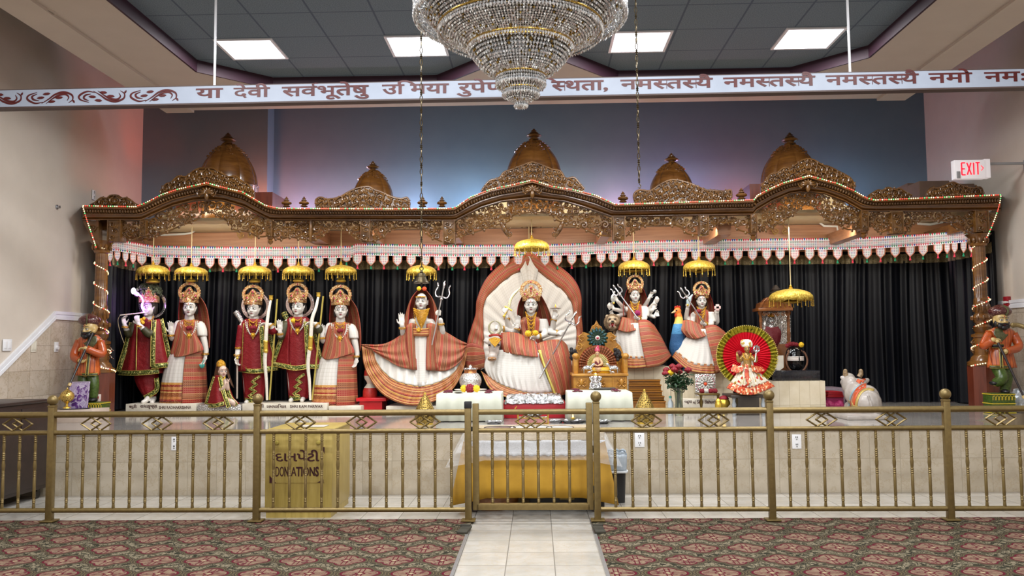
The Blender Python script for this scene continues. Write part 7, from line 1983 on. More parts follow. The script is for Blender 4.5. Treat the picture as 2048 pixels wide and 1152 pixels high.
# carved throne with its little idol, silver cows and peacock wheel
def throne():
 D=10.7;s_=S(D)
 HW=wood('honey_carved_wood','#8a5a1c','#b07a2c','#c9953f',(1,1,2),.35,.3)
 r=thing('carved_throne',W(1200,800,D),'honey-coloured carved wooden throne beside the seated goddess','throne')
 base_z(r,1147,1254,752,D-.15,D+.5,STAGE,HW,'seat_box');blk(r,'seat_ledge',1144,1257,747,753,D-.18,D+.5,HW,.005)
 b=MB()
 for px in(1163,1201,1243):
  for sx in(-1,1):scroll(b,W(px+sx*6,768,D-.16),6*s_,sx,PI/2)
  b.sphere(W(px,764,D-.16),(4*s_,.02,7*s_),8,6)
 for x in(1150,1176,1226,1251):b.box(W(x,768,D-.155),(2*s_,.02,28*s_))
 b.build('carved_front',HW,r,60)
 ol=[(1149,748),(1147,722),(1150,700),(1156,684),(1160,670),(1168,664),(1178,668),(1181,662),(1184,652),(1189,650),(1193,641),(1198,650),(1203,653),(1206,662),(1210,668),(1220,664),(1228,670),(1232,684),(1241,692),(1246,704),(1252,724),(1252,748)]
 b=MB();b.prism([W(x,y,D+.35)for x,y in ol],(0,.08,0))
 for x,y,r_,sg in((1164,676,7,1),(1224,676,7,-1),(1158,694,7,-1),(1236,700,7,1),(1193,654,6,1),(1153,715,6,1),(1245,718,6,-1)):scroll(b,W(x,y,D+.33),r_*s_,sg,PI/2)
 b.build('backrest',HW,r,50)
 for px in(1151,1250):
  b=MB();p=W(px,748,D);q=W(px,712,D);b.box(((p.x),D+.1,(p.z+q.z)/2),(9*s_,.42,q.z-p.z),bev=.02);b.sphere(V((p.x,D-.1,q.z)),(7*s_,.06,6*s_),10,8);b.build('arm',HW,r)
 c=W(1195,676,D+.22);t=thing('peacock_wheel',c,'dark green round peacock feather wheel at the top of the throne','feather wheel')
 PG=M1('peacock_green','#12261c','#1f4030',rough=.4,metal=.3,nscale=60);b=MB()
 for k in range(15):
  a=2*PI*k/15;d=V((math.cos(a),0,math.sin(a)));b.sphere(c+d*12*s_,(10*s_,.014,4.2*s_),9,6,Matrix.Rotation(-a,3,'Y'))
 b.build('feathers',PG,t,60)
 b=MB()
 for k in range(15):a=2*PI*k/15;b.sphere(c+V((math.cos(a)*15*s_,-.018,math.sin(a)*15*s_)),(1.8*s_,.008,1.8*s_),7,5)
 b.build('feather_eyes',M1('peacock_eye','#1f3f6b','#2a6a6a',rough=.3),t)
 b=MB();b.sphere(c+V((0,-.02,0)),(5*s_,.012,5*s_),14,8);o=b.build('centre_boss',PEARL,t);b=MB();b.sphere(c+V((0,-.03,0)),(2.6*s_,.012,2.6*s_),10,6);b.build('red_gem',GEM,o)
 # half-round pleated fan
 c=W(1195.5,728,D+.16);t=thing('pleated_fan',c,'half-round red and cream pleated fan on the throne behind the tiny idol','fan')
 def half(r0,r1,mat,nm):
  n=44;rows=[[c+V((math.cos(PI*(-.08+1.16*k/n))*r_*s_,(.014 if k%2 else-.014)-.0005*r_,math.sin(PI*(-.08+1.16*k/n))*r_*s_))for k in range(n+1)]for r_ in(r0,r1)]
  b=MB();b.grid(rows,us=[k/6 for k in range(n+2)],vs_=[r0/38,r1/38]);b.build(nm,mat,t,0,solid=.004)
 half(4,22,M1('fan_cream','#d9cf8e','#ece5b4',rough=.5),'cream_pleats');half(21.5,38,PAT,'red_pleats')
 # tiny idol
 f=Fig(D+.05,'statue','tiny idol in maroon cloth seated at the centre of the throne','statue',1195)
 f.head(1194.5,708,11,d=.03);f.limb([(1195,713,.02),(1195,720,.02),(1195,735,.02)],[3,6,8]);f.limb([(1190,718,.02),(1186,727,.06),(1192,731,.1)],[3,2.6,2.2]);f.limb([(1200,718,.02),(1204,727,.06),(1198,731,.1)],[3,2.6,2.2]);f.hand((1192,731,.1),(.7,-.3,-.2),(0,-.5,1),7,1,.3);f.hand((1198,731,.1),(-.7,-.3,-.2),(0,-.5,1),7,-1,.3)
 f.limb([(1188,738,.02),(1196,740,.12),(1204,738,.02)],[5,5,5]);f.finish(M1('tan_idol','#b38a62','#c9a078',rough=.35),.005);f.face()
 f.loft([(716,1195,6,5,1),(724,1195,9,7,2),(736,1195,10,9,3)],MARO,'robe',28,amp=.08,cnt=7);f.loft([(703,1194.5,5.5,5.5,1),(697,1194.5,4,4,1),(691,1196,.8,.8,1)],GEM,'red_cap',18)
 t=thing('yellow_cushion',W(1200,748,D),'bright yellow cushion on the throne seat','cushion');a,c2=W(1181,748,D-.08),W(1223,735,D-.08);b=MB();b.box(((a.x+c2.x)/2,D+.08,(a.z+c2.z)/2),(c2.x-a.x,.3,c2.z-a.z),bev=.03);b.build('pad',M1('yellow_silk','#d99a12','#eab62a',rough=.45),t);b=MB();b.tube([W(1182,741,D-.09),W(1222,741,D-.09)],.006,6);b.build('gold_braid',TRIMG,t)
 for px,sx,lb in((1175,1,'silver cow figurine at the left of the throne seat'),(1228,-1,'silver cow figurine at the right of the throne seat')):
  t=thing('cow_figurine',W(px,750,D-.12),lb,'figurine');B=MB();p=W(px,748,D-.1);u=s_
  B.sphere(p+V((0,0,12*u)),(10*u,4.5*u,5*u),12,8);B.tube([p+V((sx*7*u,0,13*u)),p+V((sx*11*u,-.01,18*u))],[3.5*u,2.6*u],8);B.sphere(p+V((sx*12.5*u,-.01,19*u)),(4*u,2.4*u,2.6*u),9,7)
  for dx in(-7,7):
   for dy in(-2.5,2.5):B.tube([p+V((dx*u,dy*u,11*u)),p+V((dx*u,dy*u,.5*u))],[1.8*u,1.2*u],7)
  B.tube([p+V((-sx*9*u,0,14*u)),p+V((-sx*12*u,0,5*u))],.8*u,5);o=B.build('body',SILV,t,60,fixn=False);remesh(o,.0055,2)
  B=MB()
  for dy in(-1,1):B.tube([p+V((sx*11.5*u,dy*1.2*u,21*u)),p+V((sx*11*u,dy*3*u,24*u)),p+V((sx*12*u,dy*2.6*u,26*u))],[.8*u,.6*u,.2*u],6)
  B.build('horns',GOLDS,t)
  t2=thing('calf_figurine',p,'small silver calf figurine standing beneath the %s cow on the throne'%('left' if sx>0 else 'right'),'figurine');B=MB();q=p+V((sx*3*u,-.06,0))
  B.sphere(q+V((0,0,4*u)),(4*u,2*u,2*u),8,6);B.sphere(q+V((sx*5*u,0,6*u)),(2*u,1.3*u,1.4*u),8,6);B.tube([q+V((sx*3*u,0,4.5*u)),q+V((sx*5*u,0,6*u))],1.3*u,6)
  for dx in(-2.6,2.6):B.tube([q+V((dx*u,0,4*u)),q+V((dx*u,0,.3*u))],.9*u,6)
  o=B.build('body',SILV,t2,60,fixn=False)
 FZ=M1('black_plume','#0f0d0f','#1d181c',rough=.7,bump=.8)
 for px,lb in((1147,'black feather whisk at the left side of the throne'),(1234,'black feather whisk at the right side of the throne')):
  b=MB();c=W(px,708,D+.12);rr_=random.Random(px)
  for k in range(26):a=rr_.uniform(0,2*PI);q=rr_.uniform(2,9)*s_;b.sphere(c+V((math.cos(a)*q*.8,rr_.uniform(-.04,.04),math.sin(a)*q*1.3)),4*s_,6,5)
  t=thing('feather_whisk',c,lb,'whisk');b.build('plume',FZ,t);b=MB();b.tube([c,c+V((0,0,-20*s_))],.008,6);b.build('handle',GOLDS,t)
throne()
# offering tables with white cloths
def cloth_table(x0,x1,ytop,ybot,label,Yf,dep):
 r=thing('offering_table',W((x0+x1)/2,ybot,Yf),label,'table')
 CL=M1('ivory_tablecloth','#cfd2c0','#dadccb',rough=.65,nscale=5)
 a,c=W(x0,ytop,Yf),W(x1,ytop,Yf);zt=(a.z+c.z)/2;zb_=STAGE+.012;n=60;rows=[]
 ol=[]
 hw,hd=(c.x-a.x)/2,dep/2;cx,cy=(a.x+c.x)/2,Yf+hd
 for k in range(4*n):
  q,t=divmod(k,n);t/=n
  p=[(-1+2*t,-1),(1,-1+2*t),(1-2*t,1),(-1,1-2*t)][q];ol.append(p)
 for f_,e in((0.0,0),(.02,.006),(.3,.008),(1.0,.014)):
  rows.append([V((cx+px*hw*(1+(e+.010*f_*math.sin(k*.55)*(.4+.6*f_))/hw*1.0),cy+py*hd*(1+(e+.012*f_*math.sin(k*.55))/hd),lerp(zt,zb_,f_)))for k,(px,py)in enumerate(ol)])
 b=MB();b.grid(rows,cu=True);b.f.append(tuple(range(4*n)));b.uv.append(None);b.build('tablecloth',CL,r,50,solid=.004)
 b=MB()
 for sx in(-1,1):
  for sy in(-1,1):b.box((cx+sx*(hw-.05),cy+sy*(hd-.05),(STAGE+zt)/2-.01),(.04,.04,zt-STAGE-.03))
 for i in range(0):pass
 b.box((cx,cy,zt-.018),(2*hw-.04,dep-.04,.02));b.build('frame',M1('pale_wood','#b9a79a'),r,0)
 return cx,cy,zt,hw,hd
YT1=PF(940,844,STAGE).y;YT2=PF(1195,843,STAGE).y
tb1=cloth_table(874,1001,788,844,'ivory cloth-covered offering table carrying the silver pot',YT1,.62)
tb2=cloth_table(1136,1263,785,843,'ivory cloth-covered offering table carrying the silver elephant-headed idol',YT2,.62)
PET=M1('maroon_petals','#4a0d22','#68142f',rough=.75,nscale=60)
def on_table(tb,px,py,Yoff):
 cx,cy,zt,hw,hd=tb;p=PF(px,py,zt+.004);p.y=min(max(p.y,cy-hd+.08),cy+hd-.08);p.x=min(max(p.x,cx-hw+.08),cx+hw-.08);return p
for tb,pts,nm in((tb1,((896,785.5),(976,786),(984,779),(884,781)),'with the silver pot'),(tb2,((1155,783.5),(1232,783),(1222,777),(1148,777.5)),'with the silver idol')):
 for(px,py),w_ in zip(pts,('front left','front right','back right','back left')):
  p=on_table(tb,px,py,0);b=MB();rp=random.Random(px)
  for k in range(34):a=rp.uniform(0,2*PI);q=math.sqrt(rp.random());b.sphere(p+V((math.cos(a)*q*.055,math.sin(a)*q*.07,.006+.010*(1-q))),(.012,.014,.007),6,4)
  tag(b.build('petal_heap',PET,None,60),'maroon petal heap at the %s of the ivory table %s'%(w_,nm),'petals')
p=on_table(tb1,941,780,0)
def silver_pot():
 c=PF(941,779,tb1[2]+.006);s_=S(c.y);r=thing('silver_pot',c,'round embossed silver pot with a copper neck on the ivory table','pot')
 b=MB();b.lathe([(x*s_,z*s_)for x,z in crl([(10,0),(17,4),(21.5,13),(21.5,22),(17,30),(13,33)],4)],c,36);b.build('body',SILVE,r)
 b=MB();b.lathe([(13*s_,33*s_),(12*s_,36*s_),(13*s_,39*s_)],c,30);b.build('copper_neck',M1('copper','#a5663c','#b97a4c',rough=.3,metal=.8),r)
 b=MB();b.lathe([(13*s_,39*s_),(15.5*s_,41*s_),(14*s_,43*s_),(4*s_,44*s_),(3*s_,47*s_),(.5*s_,49*s_)],c,30);b.build('lid',SILV,r)
 t=thing('white_dish',PF(940,783,tb1[2]+.004),'pale oval tray under the silver pot on the ivory table','tray');b=MB();b.lathe([(.19,0),(.205,.012),(.195,.014),(.18,.006)],PF(941,780.5,tb1[2]+.005),32);b.build('tray',M1('pale_tray','#c9bfb2','#d8cfc4',rough=.4),t)
 for px,m_,lb,nm in((928,MARI,'yellow marigold left of the rose before the silver pot','marigold'),(940,ROSE,'dark red rose at the foot of the silver pot','rose'),(953,MARI,'yellow marigold right of the rose before the silver pot','marigold')):
  p=PF(px,782,tb1[2]+.02);b=MB();flower_mb(b,p+V((0,0,.03)),.042 if m_ is MARI else .055);tag(b.build(nm,m_,None,60),lb,'flower')
 p=PF(917,786,tb1[2]+.006);b=MB();b.lathe([(.03,0),(.06,.01),(.055,.012),(.028,.004)],p,24);tag(b.build('small_dish',SILV,None),'small silver dish at the front edge of the ivory table with the pot','dish')
silver_pot()
def ganesh():
 c=PF(1191,778,tb2[2]+.008);D=c.y;r=None
 f=Fig(D,'statue','polished silver elephant-headed idol seated on the ivory table','statue',1191);s_=f.s
 B=f.body
 def sp(x,y,d,rx,ry,rz):B.sphere(f.P(x,y,d),(rx*s_,ry*s_,rz*s_),12,9)
 sp(1191,772,.02,10,9,8);sp(1191,766,.03,8,7,7);sp(1191,756,.04,6,6,6);sp(1191,749.5,.03,3.5,3.5,4)
 for sx in(-1,1):
  sp(1191+sx*7.5,757,.02,4.5,1.6,5);B.tube([f.P(1191+sx*7,764,.02),f.P(1191+sx*11,768,.05),f.P(1191+sx*10,773,.1)],[2.6*s_,2.2*s_,1.8*s_],7);B.tube([f.P(1191+sx*6,763,.0),f.P(1191+sx*11,760,.0),f.P(1191+sx*11.5,754,.03)],[2.2*s_,2*s_,1.6*s_],7)
  B.tube([f.P(1191+sx*5,775,.06),f.P(1191+sx*11,776,.08),f.P(1191+sx*3,777,.12)],[3.4*s_,3*s_,2.4*s_],8)
 B.tube(cr([f.P(1191,757,.08),f.P(1190.5,763,.11),f.P(1190,768,.11),f.P(1193,770,.11),f.P(1194.5,767.5,.11)],4),[2.6*s_]*9+[2.2*s_]*5+[1.6*s_]*3,8)
 B.lathe([(13*s_,0),(13.5*s_,2*s_),(11*s_,4*s_)],c,24);o=f.finish(SILV,.005)
 b=MB();b.lathe([(4*s_,0),(4.4*s_,1.2*s_),(2.4*s_,3.5*s_),(.4*s_,6*s_)],f.P(1191,751,.03),16);b.build('crown',GOLDS,f.root)
 b=MB();p=PF(1204,779,tb2[2]+.006);b.box(p+V((.03,0,.012)),(.26,.12,.022),bev=.004);tag(b.build('dark_tray',M1('dark_tray','#3d3a36','#4c4843',rough=.4),None),'dark flat tray in front of the silver elephant-headed idol','tray')
 for px,py,m_,lb,nm in((1173,776,ROSE,'dark red rose left of the silver elephant-headed idol','rose'),(1211,775,MARI,'yellow marigold right of the silver elephant-headed idol','marigold')):
  b=MB();flower_mb(b,PF(px,py,tb2[2]+.01)+V((0,0,.045)),.05);tag(b.build(nm,m_,None,60),lb,'flower')
ganesh()
# red low table with foil between them
def foil_mat():
 t=NT('crumpled_foil');co=t.coord('Object');n=t.noise(co,14,4,.7);v=t.voro(co,22);t.set(col='#c6c8cc',rough=.2,metal=.95);t.bump(t.math('ADD',n,v),1.0,.03);return t.m
FOIL=foil_mat()
Yr=PF(1068,838,STAGE).y+.1
r=thing('red_table',W(1068,838,Yr),'low red table between the two ivory offering tables','table')
blk(r,'top',1004,1132,806,838-1,Yr,Yr+.7,M1('red_tablecloth','#a3101e','#b31a28',rough=.5),.01)
for x in(1017,1120):blk(r,'foot',x-9,x+9,836,843,Yr+.02,Yr+.6,M1('white_foot','#cfcfcf',rough=.5))
t=thing('foil_tray',W(1068,800,Yr),'long foil-covered tray on the low red table','tray');a,c=W(1008,808,Yr-.01),W(1128,793,Yr-.01);B=MB();rows=[];rp=random.Random(8)
for i in range(15):
 row=[]
 for j in range(50):
  u,v=j/49,i/14
  e=min(u,1-u,v,1-v)
  z=a.z+.002+(.085 if .06<e else .085*e/.06)*(1.0)-(.05 if e>.16 else 0)+rp.uniform(-.008,.012)
  row.append(V((lerp(a.x,c.x,u)+rp.uniform(-.01,.01),Yr-.02+v*.62,z)))
 rows.append(row)
B.grid(rows);B.build('foil',FOIL,t,0,solid=.004)
# silver rack, foil dishes and little lamps on the stage edge before the red table
Yk=9.12
r=thing('gilt_rack',W(1062,848,Yk),'small gilt wire rack on the stage edge behind the gate','rack');a,c=W(1036,848,Yk),W(1096,822,Yk)
b=MB()
for x in(a.x,c.x):
 for y in(Yk,Yk+.16):b.tube([V((x,y,STAGE)),V((x,y,c.z))],.007,6);b.sphere(V((x,y,c.z)),.012,7,5)
for z in(STAGE+.03,STAGE+.10,c.z-.02):
 b.tube([V((a.x,Yk,z)),V((c.x,Yk,z))],.006,6);b.tube([V((a.x,Yk+.16,z)),V((c.x,Yk+.16,z))],.006,6)
b.tube([V((a.x-.02,Yk,c.z)),V((a.x-.03,Yk,c.z+.03)),V((a.x-.01,Yk,c.z+.05))],.006,6);b.build('frame',GOLDS,r)
b=MB();b.box(((a.x+c.x)/2,Yk+.08,STAGE+.104),(c.x-a.x,.15,.006));b.build('shelf',FOIL,r)
b=MB();b.sphere(V(((a.x+c.x)/2,Yk+.08,STAGE+.13)),(.1,.06,.02),12,6);tag(b.build('foil_bowl',FOIL,None),'small heap of foil on the shelf of the gilt rack','foil')
for px,py,rx,lb in((988,847,.10,'foil dish on the stage edge left of the gilt rack'),(1112,845,.09,'foil dish just right of the gilt rack'),(1146,845,.14,'large foil dish holding a lit lamp near the gate hinge'),(1196,846,.15,'wide foil dish on the stage edge right of the gate')):
 p=PF(px,py,STAGE+.002);t=thing('foil_dish',p,lb,'dish');b=MB();b.lathe([(rx*.75,0),(rx,.03),(rx*1.04,.03),(rx*.8,.008)],p,24,mod=lambda a,i:1+.025*math.sin(a*11));b.build('dish',FOIL,t,30)
p=PF(1146,845,STAGE)+V((0,0,.035));t=thing('oil_lamp',p,'tiny burning oil lamp in the large foil dish','lamp');b=MB();b.lathe([(.015,0),(.03,.018),(.026,.02)],p,14);b.build('cup',GOLDS,t);b=MB();b.lathe([(.001,.02),(.008,.032),(.001,.06)],p,10);b.build('flame',M1('flame','#ffd9a0',emit='#ffb050',es=12),t)
# pierced brass lanterns
def lantern(px,ybot,ytop,label):
 c=PF(px,ybot,STAGE);s_=S(c.y);h=(ybot-ytop)*s_;r=thing('pierced_lantern',c,label,'lantern');R=20.5*s_
 pr=[(R*.72,.0),(R*.74,.03*h),(R*.94,.16*h),(R,.33*h),(R*.88,.50*h),(R*.58,.70*h),(R*.26,.88*h),(R*.08,.97*h)]
 t=NT('pierced_brass')if 'pierced_brass' not in MATS else None
 if t:
  co=t.coord('Object',(1,1,1));v=t.voro(co,52,rand=.35);hole=t.math('LESS_THAN',v,.30);t.set(col=t.mix(hole,t.ramp(t.noise(co,30),[(.3,'#8f7434'),(.7,'#ab8f48')]),lin('#1f180c')),rough=.35,metal=.7);t.bump(v,.8,.01);MATS['pierced_brass']=t.m
 b=MB();b.lathe([tuple(q)for q in crl(pr,4)],c,40);b.build('shade',MATS['pierced_brass'],r)
 b=MB();b.sphere(c+V((0,0,h*.985)),.014,8,6);b.lathe([(R*.8,0),(R*.8,.012),(R*.74,.02)],c,30);b.build('cap',GOLDS,r)
lantern(850,849,787,'pierced brass cone lantern on the stage edge left of the gate')
lantern(1290,847,781,'pierced brass cone lantern on the stage edge right of the gate')
# small wooden steps beside the lion block
r=thing('wooden_steps',W(1293,812,11.0),'small varnished wooden steps in front of the lion block','steps');OAK=wood('varnished_oak','#7c4a12','#a0661f','#b57a2e',(.4,2,2),.3,.4)
for k,(y0,x0,x1)in enumerate(((759,1258,1320),(769,1258,1322),(781,1259,1324),(792,1260,1328),(802,1261,1331))):
 Ya=11.35-k*.12;a,c=W(x0,y0,Ya),W(x1,y0,Ya);b=MB();b.box(((a.x+c.x)/2,Ya+.06,(STAGE+c.z)/2),(c.x-a.x,.119,c.z-STAGE));b.box(((a.x+c.x)/2,Ya+.05,c.z-.008),(c.x-a.x+.01,.14,.016));b.build('step',OAK,r,0)
# rose vase
def vase():
 D=10.55;s_=S(D);c=W(1358,812,D);c.z=STAGE;r=thing('glass_vase',c,'tall glass vase holding red roses beside the wooden steps','vase');zt=W(1358,773,D).z
 G=NT('vase_glass');G.set(col='#cfd8c8',rough=.05,trans=.9,alpha=1.0);G.b.inputs['IOR'].default_value=1.3
 b=MB();R=9*s_;h=zt-STAGE;b.lathe([(R*.9,0),(R,.03*h),(R*.8,.5*h),(R*.95,.85*h),(R*1.15,h),(R*1.08,h),(R*.86,.84*h),(R*.7,.5*h),(R*.85,.06*h),(.01,.05*h)],c,24,caps=False);b.build('vase_body',G.m,r)
 ST=M1('stem_green','#2c4220','#3c5a2c',rough=.5);LF=M1('rose_leaf','#16301a','#284a28',rough=.45,nscale=40)
 rp=random.Random(4);heads=[(1333,741),(1342,746),(1349,740),(1358,745),(1331,748),(1358,734),(1376,741),(1345,734)]
 for i,(x,y)in enumerate(heads):
  p=W(x,y,D-.05*(i%3));k=thing('rose',p,'red rose in the glass vase, %s'%['far left low','left of centre','upper centre','centre low','lowest on the left','top centre','standing alone at right','highest of the left group'][i]if i!=1 else 'yellow-tinged rose in the glass vase among the red ones','rose','roses in the glass vase')
  b=MB();rr_=6.2*s_
  b.sphere(p,(rr_*.75,rr_*.75,rr_*.85),10,8)
  for ring,(n,q,sz)in enumerate(((6,.62,.62),(5,.42,.55),(4,.2,.45))):
   for j in range(n):a=2*PI*j/n+ring;b.sphere(p+V((math.cos(a)*q*rr_,math.sin(a)*q*rr_,rr_*(.15+.28*ring))),(sz*rr_,sz*rr_,sz*rr_*.9),7,5)
  b.build('bloom',MARI if i==1 else ROSE,k,60)
  b=MB();b.tube(cr([p+V((0,0,-.03)),lerp(p,c+V((0,0,h)),.6)+V((0,0,-.02)),c+V((rp.uniform(-.02,.02),0,h*.8)),c+V((rp.uniform(-.03,.03),0,h*.2))],4),.005,5);b.build('stem',ST,k)
 b=MB()
 for i in range(210):
  x,y=rp.gauss(1356,13),rp.gauss(765,8);x=min(max(x,1332),1384);p=W(x,y,D+rp.uniform(-.12,.12));M=Matrix.Rotation(rp.uniform(0,6),3,'Z')@Matrix.Rotation(rp.uniform(-.9,.9),3,'X')@Matrix.Rotation(rp.uniform(-.6,.6),3,'Y')
  L=rp.uniform(4.5,7.5)*s_;pts=[V((0,-L,0)),V((L*.42,-L*.2,.004)),V((L*.3,L*.5,.006)),V((0,L,0)),V((-L*.3,L*.5,.006)),V((-L*.42,-L*.2,.004)),V((0,0,-.006))]
  b.add([p+M@q for q in pts],[(0,1,6),(1,2,6),(2,3,6),(3,4,6),(4,5,6),(5,0,6)])
 o=b.build('foliage',LF,r,60,fixn=False);o['kind']='stuff'
 t=thing('water_bottle',W(1341,812,D+.1),'small clear blue-capped bottle behind the rose vase','bottle');c2=W(1341,812,D+.12);c2.z=STAGE;b=MB();b.lathe([(.035,0),(.038,.02),(.036,.15),(.016,.19),(.016,.21)],c2,16);b.build('bottle_body',M1('milky_plastic','#b3bcc0','#c6ced0',rough=.2),t);b=MB();b.lathe([(.018,.21),(.018,.235)],c2,14);b.build('cap',M1('teal_paint','#2c8b84'),t)
vase()
# silver mandala panel, low brass stool with roses, brass pots, lettered plaque
D=11.35;s_=S(D);r=thing('silver_mandala',W(1411,790,D),'square embossed silver panel with a flower wheel leaning on the tiled block','panel')
blk(r,'panel',1391,1431,748,792,D,D+.03,SILVE,.004);b=MB();c=W(1411,768,D-.01)
for ring,(n,q,l)in enumerate(((14,13,4.5),(9,7,3.4))):
 for k in range(n):a=2*PI*k/n;b.sphere(c+V((math.cos(a)*q*s_,0,math.sin(a)*q*s_)),(l*s_,.008,1.5*s_),7,5,Matrix.Rotation(-a,3,'Y'))
b.build('petal_wheel',PEARL,r,60);b=MB();b.sphere(c,(3.4*s_,.012,3.4*s_),10,7);b.build('red_centre',M1('orange_flower','#d9431f'),r)
b=MB()
for k in range(20):a=2*PI*k/20;b.sphere(c+V((math.cos(a)*17.5*s_,0,math.sin(a)*17.5*s_)),1.1*s_,6,5)
b.build('red_studs',GEM,r)
D=10.9;r=thing('brass_stool',W(1418,812,D),'low antique brass stool holding rose petals','stool');DB=M1('old_brass','#6b5a34','#84713f',rough=.35,metal=.8)
blk(r,'top',1398,1440,787,791,D-.12,D+.18,DB,.004)
for x in(1402,1436):
 for yy in(-.08,.14):p=W(x,790,D+yy);b=MB();h=W(x,791,D-.12).z-STAGE;b.lathe([(.02,0),(.012,.3*h),(.022,.55*h),(.012,.8*h),(.02,h)],V((p.x,D+yy,STAGE)),10);b.build('leg',DB,r)
zt=W(1418,787,D-.12).z
for px,m_,lb in((1404,ROSE,'red flower at the left end of the brass stool'),(1413,PEARL,'white flower on the brass stool'),(1421,ROSE,'red flower in the middle of the brass stool'),(1430,ROSE,'red flower at the right end of the brass stool')):
 p=W(px,785,D);p.z=zt+.025;b=MB();flower_mb(b,p,.032);tag(b.build('flower',m_,None,60),lb,'flower')
def bpot(px,ybot,ytop,hw,D,lb,lidm,z0=STAGE):
 s_=S(D);c=W(px,ybot,D);c.z=z0;h=W(px,ytop,D).z-z0;R=hw*s_;r=thing('brass_pot',c,lb,'pot')
 b=MB();b.lathe([(R*.5,0),(R*.6,.04*h),(R*.35,.2*h),(R*.5,.32*h),(R,.52*h),(R,.66*h),(R*.75,.8*h)],c,24);b.build('body',GOLDS,r)
 b=MB();b.lathe([(R*.8,.8*h),(R*.85,.84*h),(R*.6,.94*h),(R*.2,h)],c,20);b.build('filling',lidm,r)
bpot(1448,812,791,12,10.8,'small brass pot topped with red petals at the foot of the red fan',ROSE);bpot(1437,812,797,7,10.55,'tiny brass lamp in front of the brass stool',GOLDS)
plaque(1366,1442,797,816,11.4,11.55,'pale lettered plaque behind the low brass stool',[(['બ','હ','ુ','ચ','ર'],1369,1384,801,808),(['મ','ા','ં'],1386,1392,801,808),('Shri Bahuchar',1394,1440,799.5,807)])
# marble bull
def bull():
 D=PF(1720,838,STAGE).y+.4;f=Fig(D,'bull_statue','white marble bull statue lying with its back turned, painted orange saddle','animal statue',1722);B=f.body;s_=f.s
 BM=M1('grey_white_marble','#989089','#b3aba4',rough=.28,nscale=9)
 def sp(x,y,d,rx,ry,rz,rot=0):B.sphere(f.P(x,y,d),(rx*s_,ry*s_,rz*s_),16,12,Matrix.Rotation(rot,3,'Y'))
 sp(1733,806,.0,27,36,29);sp(1735,797,-.1,22,30,27);sp(1712,788,-.35,22,30,24);sp(1716,772,-.42,18,20,16);sp(1700,770,-.45,16,22,20);sp(1697,758,-.55,13,18,13);sp(1690,765,-.72,9,16,8)
 sp(1716,825,.18,26,14,8);sp(1748,824,.12,12,24,9);sp(1702,815,-.5,12,24,14)
 for x,y,r_ in((1683,757,.4),(1737,762,-.4)):sp(x+(8 if x<1700 else-8),y+1,-.5,12,3.5,6,r_)
 B.tube(cr([f.P(1736,790,.22),f.P(1743,812,.24),f.P(1741,830,.2)],4),[3*s_,2.6*s_,2.8*s_],7)
 o=f.finish(BM,.010,sm=3)
 HG=M1('painted_horn','#5f4a34','#a08866',rough=.4,nscale=50)
 for x0,x1 in((1693,1690.5),(1718,1722)):
  b=MB();b.tube([f.P(x0,754,-.5),f.P(x1,748,-.5),f.P(lerp(x0,x1,.9),742,-.5)],[5.4*s_,5*s_,4.4*s_],12);b.sphere(f.P(lerp(x0,x1,.9),742,-.5),4.4*s_,10,6);b.build('horn',HG,f.root)
 OR=M1('painted_orange_band','#b0401f','#c4572c',rough=.4);GO=M1('painted_gold_band','#b59a55','#c9b06c',rough=.35,metal=.3);GN=M1('painted_blue_band','#7d98a3','#93adb4',rough=.4)
 def band(pts,wd,mat,nm):
  # drape a band over the remeshed body along a polyline of pixels
  b=MB();dg=None;inv=Matrix.Translation(-org(f.root));me=o.data
  from mathutils.bvhtree import BVHTree
  bv=BVHTree.FromPolygons([q.co.copy()for q in me.vertices],[tuple(p.vertices)for p in me.polygons]);e=EYEP-org(f.root);rows=[]
  for x,y in crl(pts,8):
   row=[]
   for k in(-1,-.33,.33,1):
    row.append((x,y,k))
   rows.append(row)
  Q=crl(pts,8);R=[]
  for i,(x,y)in enumerate(Q):
   a_,c_=Q[max(i-1,0)],Q[min(i+1,len(Q)-1)];tx,ty=c_[0]-a_[0],c_[1]-a_[1];l=math.hypot(tx,ty)or 1;nx,ny=-ty/l,tx/l;row=[]
   for k in(-1,-.33,.33,1):
    d=ray(x+nx*wd*k,y+ny*wd*k).normalized();h=bv.ray_cast(e,d)[0]
    row.append((h if h else None))
   if all(row):R.append([p-ray(x,y).normalized()*.006+org(f.root)for p in row])
  if len(R)>1:b.grid(R);b.build(nm,mat,f.root,60,solid=.008)
 band([(1704,815),(1708,795),(1716,780),(1728,772),(1740,773)],4.5,OR,'saddle_band');band([(1698,812),(1702,792),(1711,777),(1722,769)],1.6,GN,'saddle_edge');band([(1711,818),(1715,798),(1723,784),(1735,778),(1748,780)],2.2,GO,'saddle_fringe');band([(1716,765),(1722,757),(1729,762)],4.5,OR,'hump_cover');band([(1699,800),(1706,812),(1716,816)],3,GO,'girth_strap')
 t=thing('plinth',f.root.location,'pale marble base slab under the bull statue','base');a,c=W(1684,838,D-.38),W(1762,838,D-.38);b=MB();b.box(((a.x+c.x)/2,D-.0,STAGE+.025),(c.x-a.x,1.1,.05),bev=.012);b.build('slab',M1('grey_white_marble','#b8b0a8'),t)
bull()
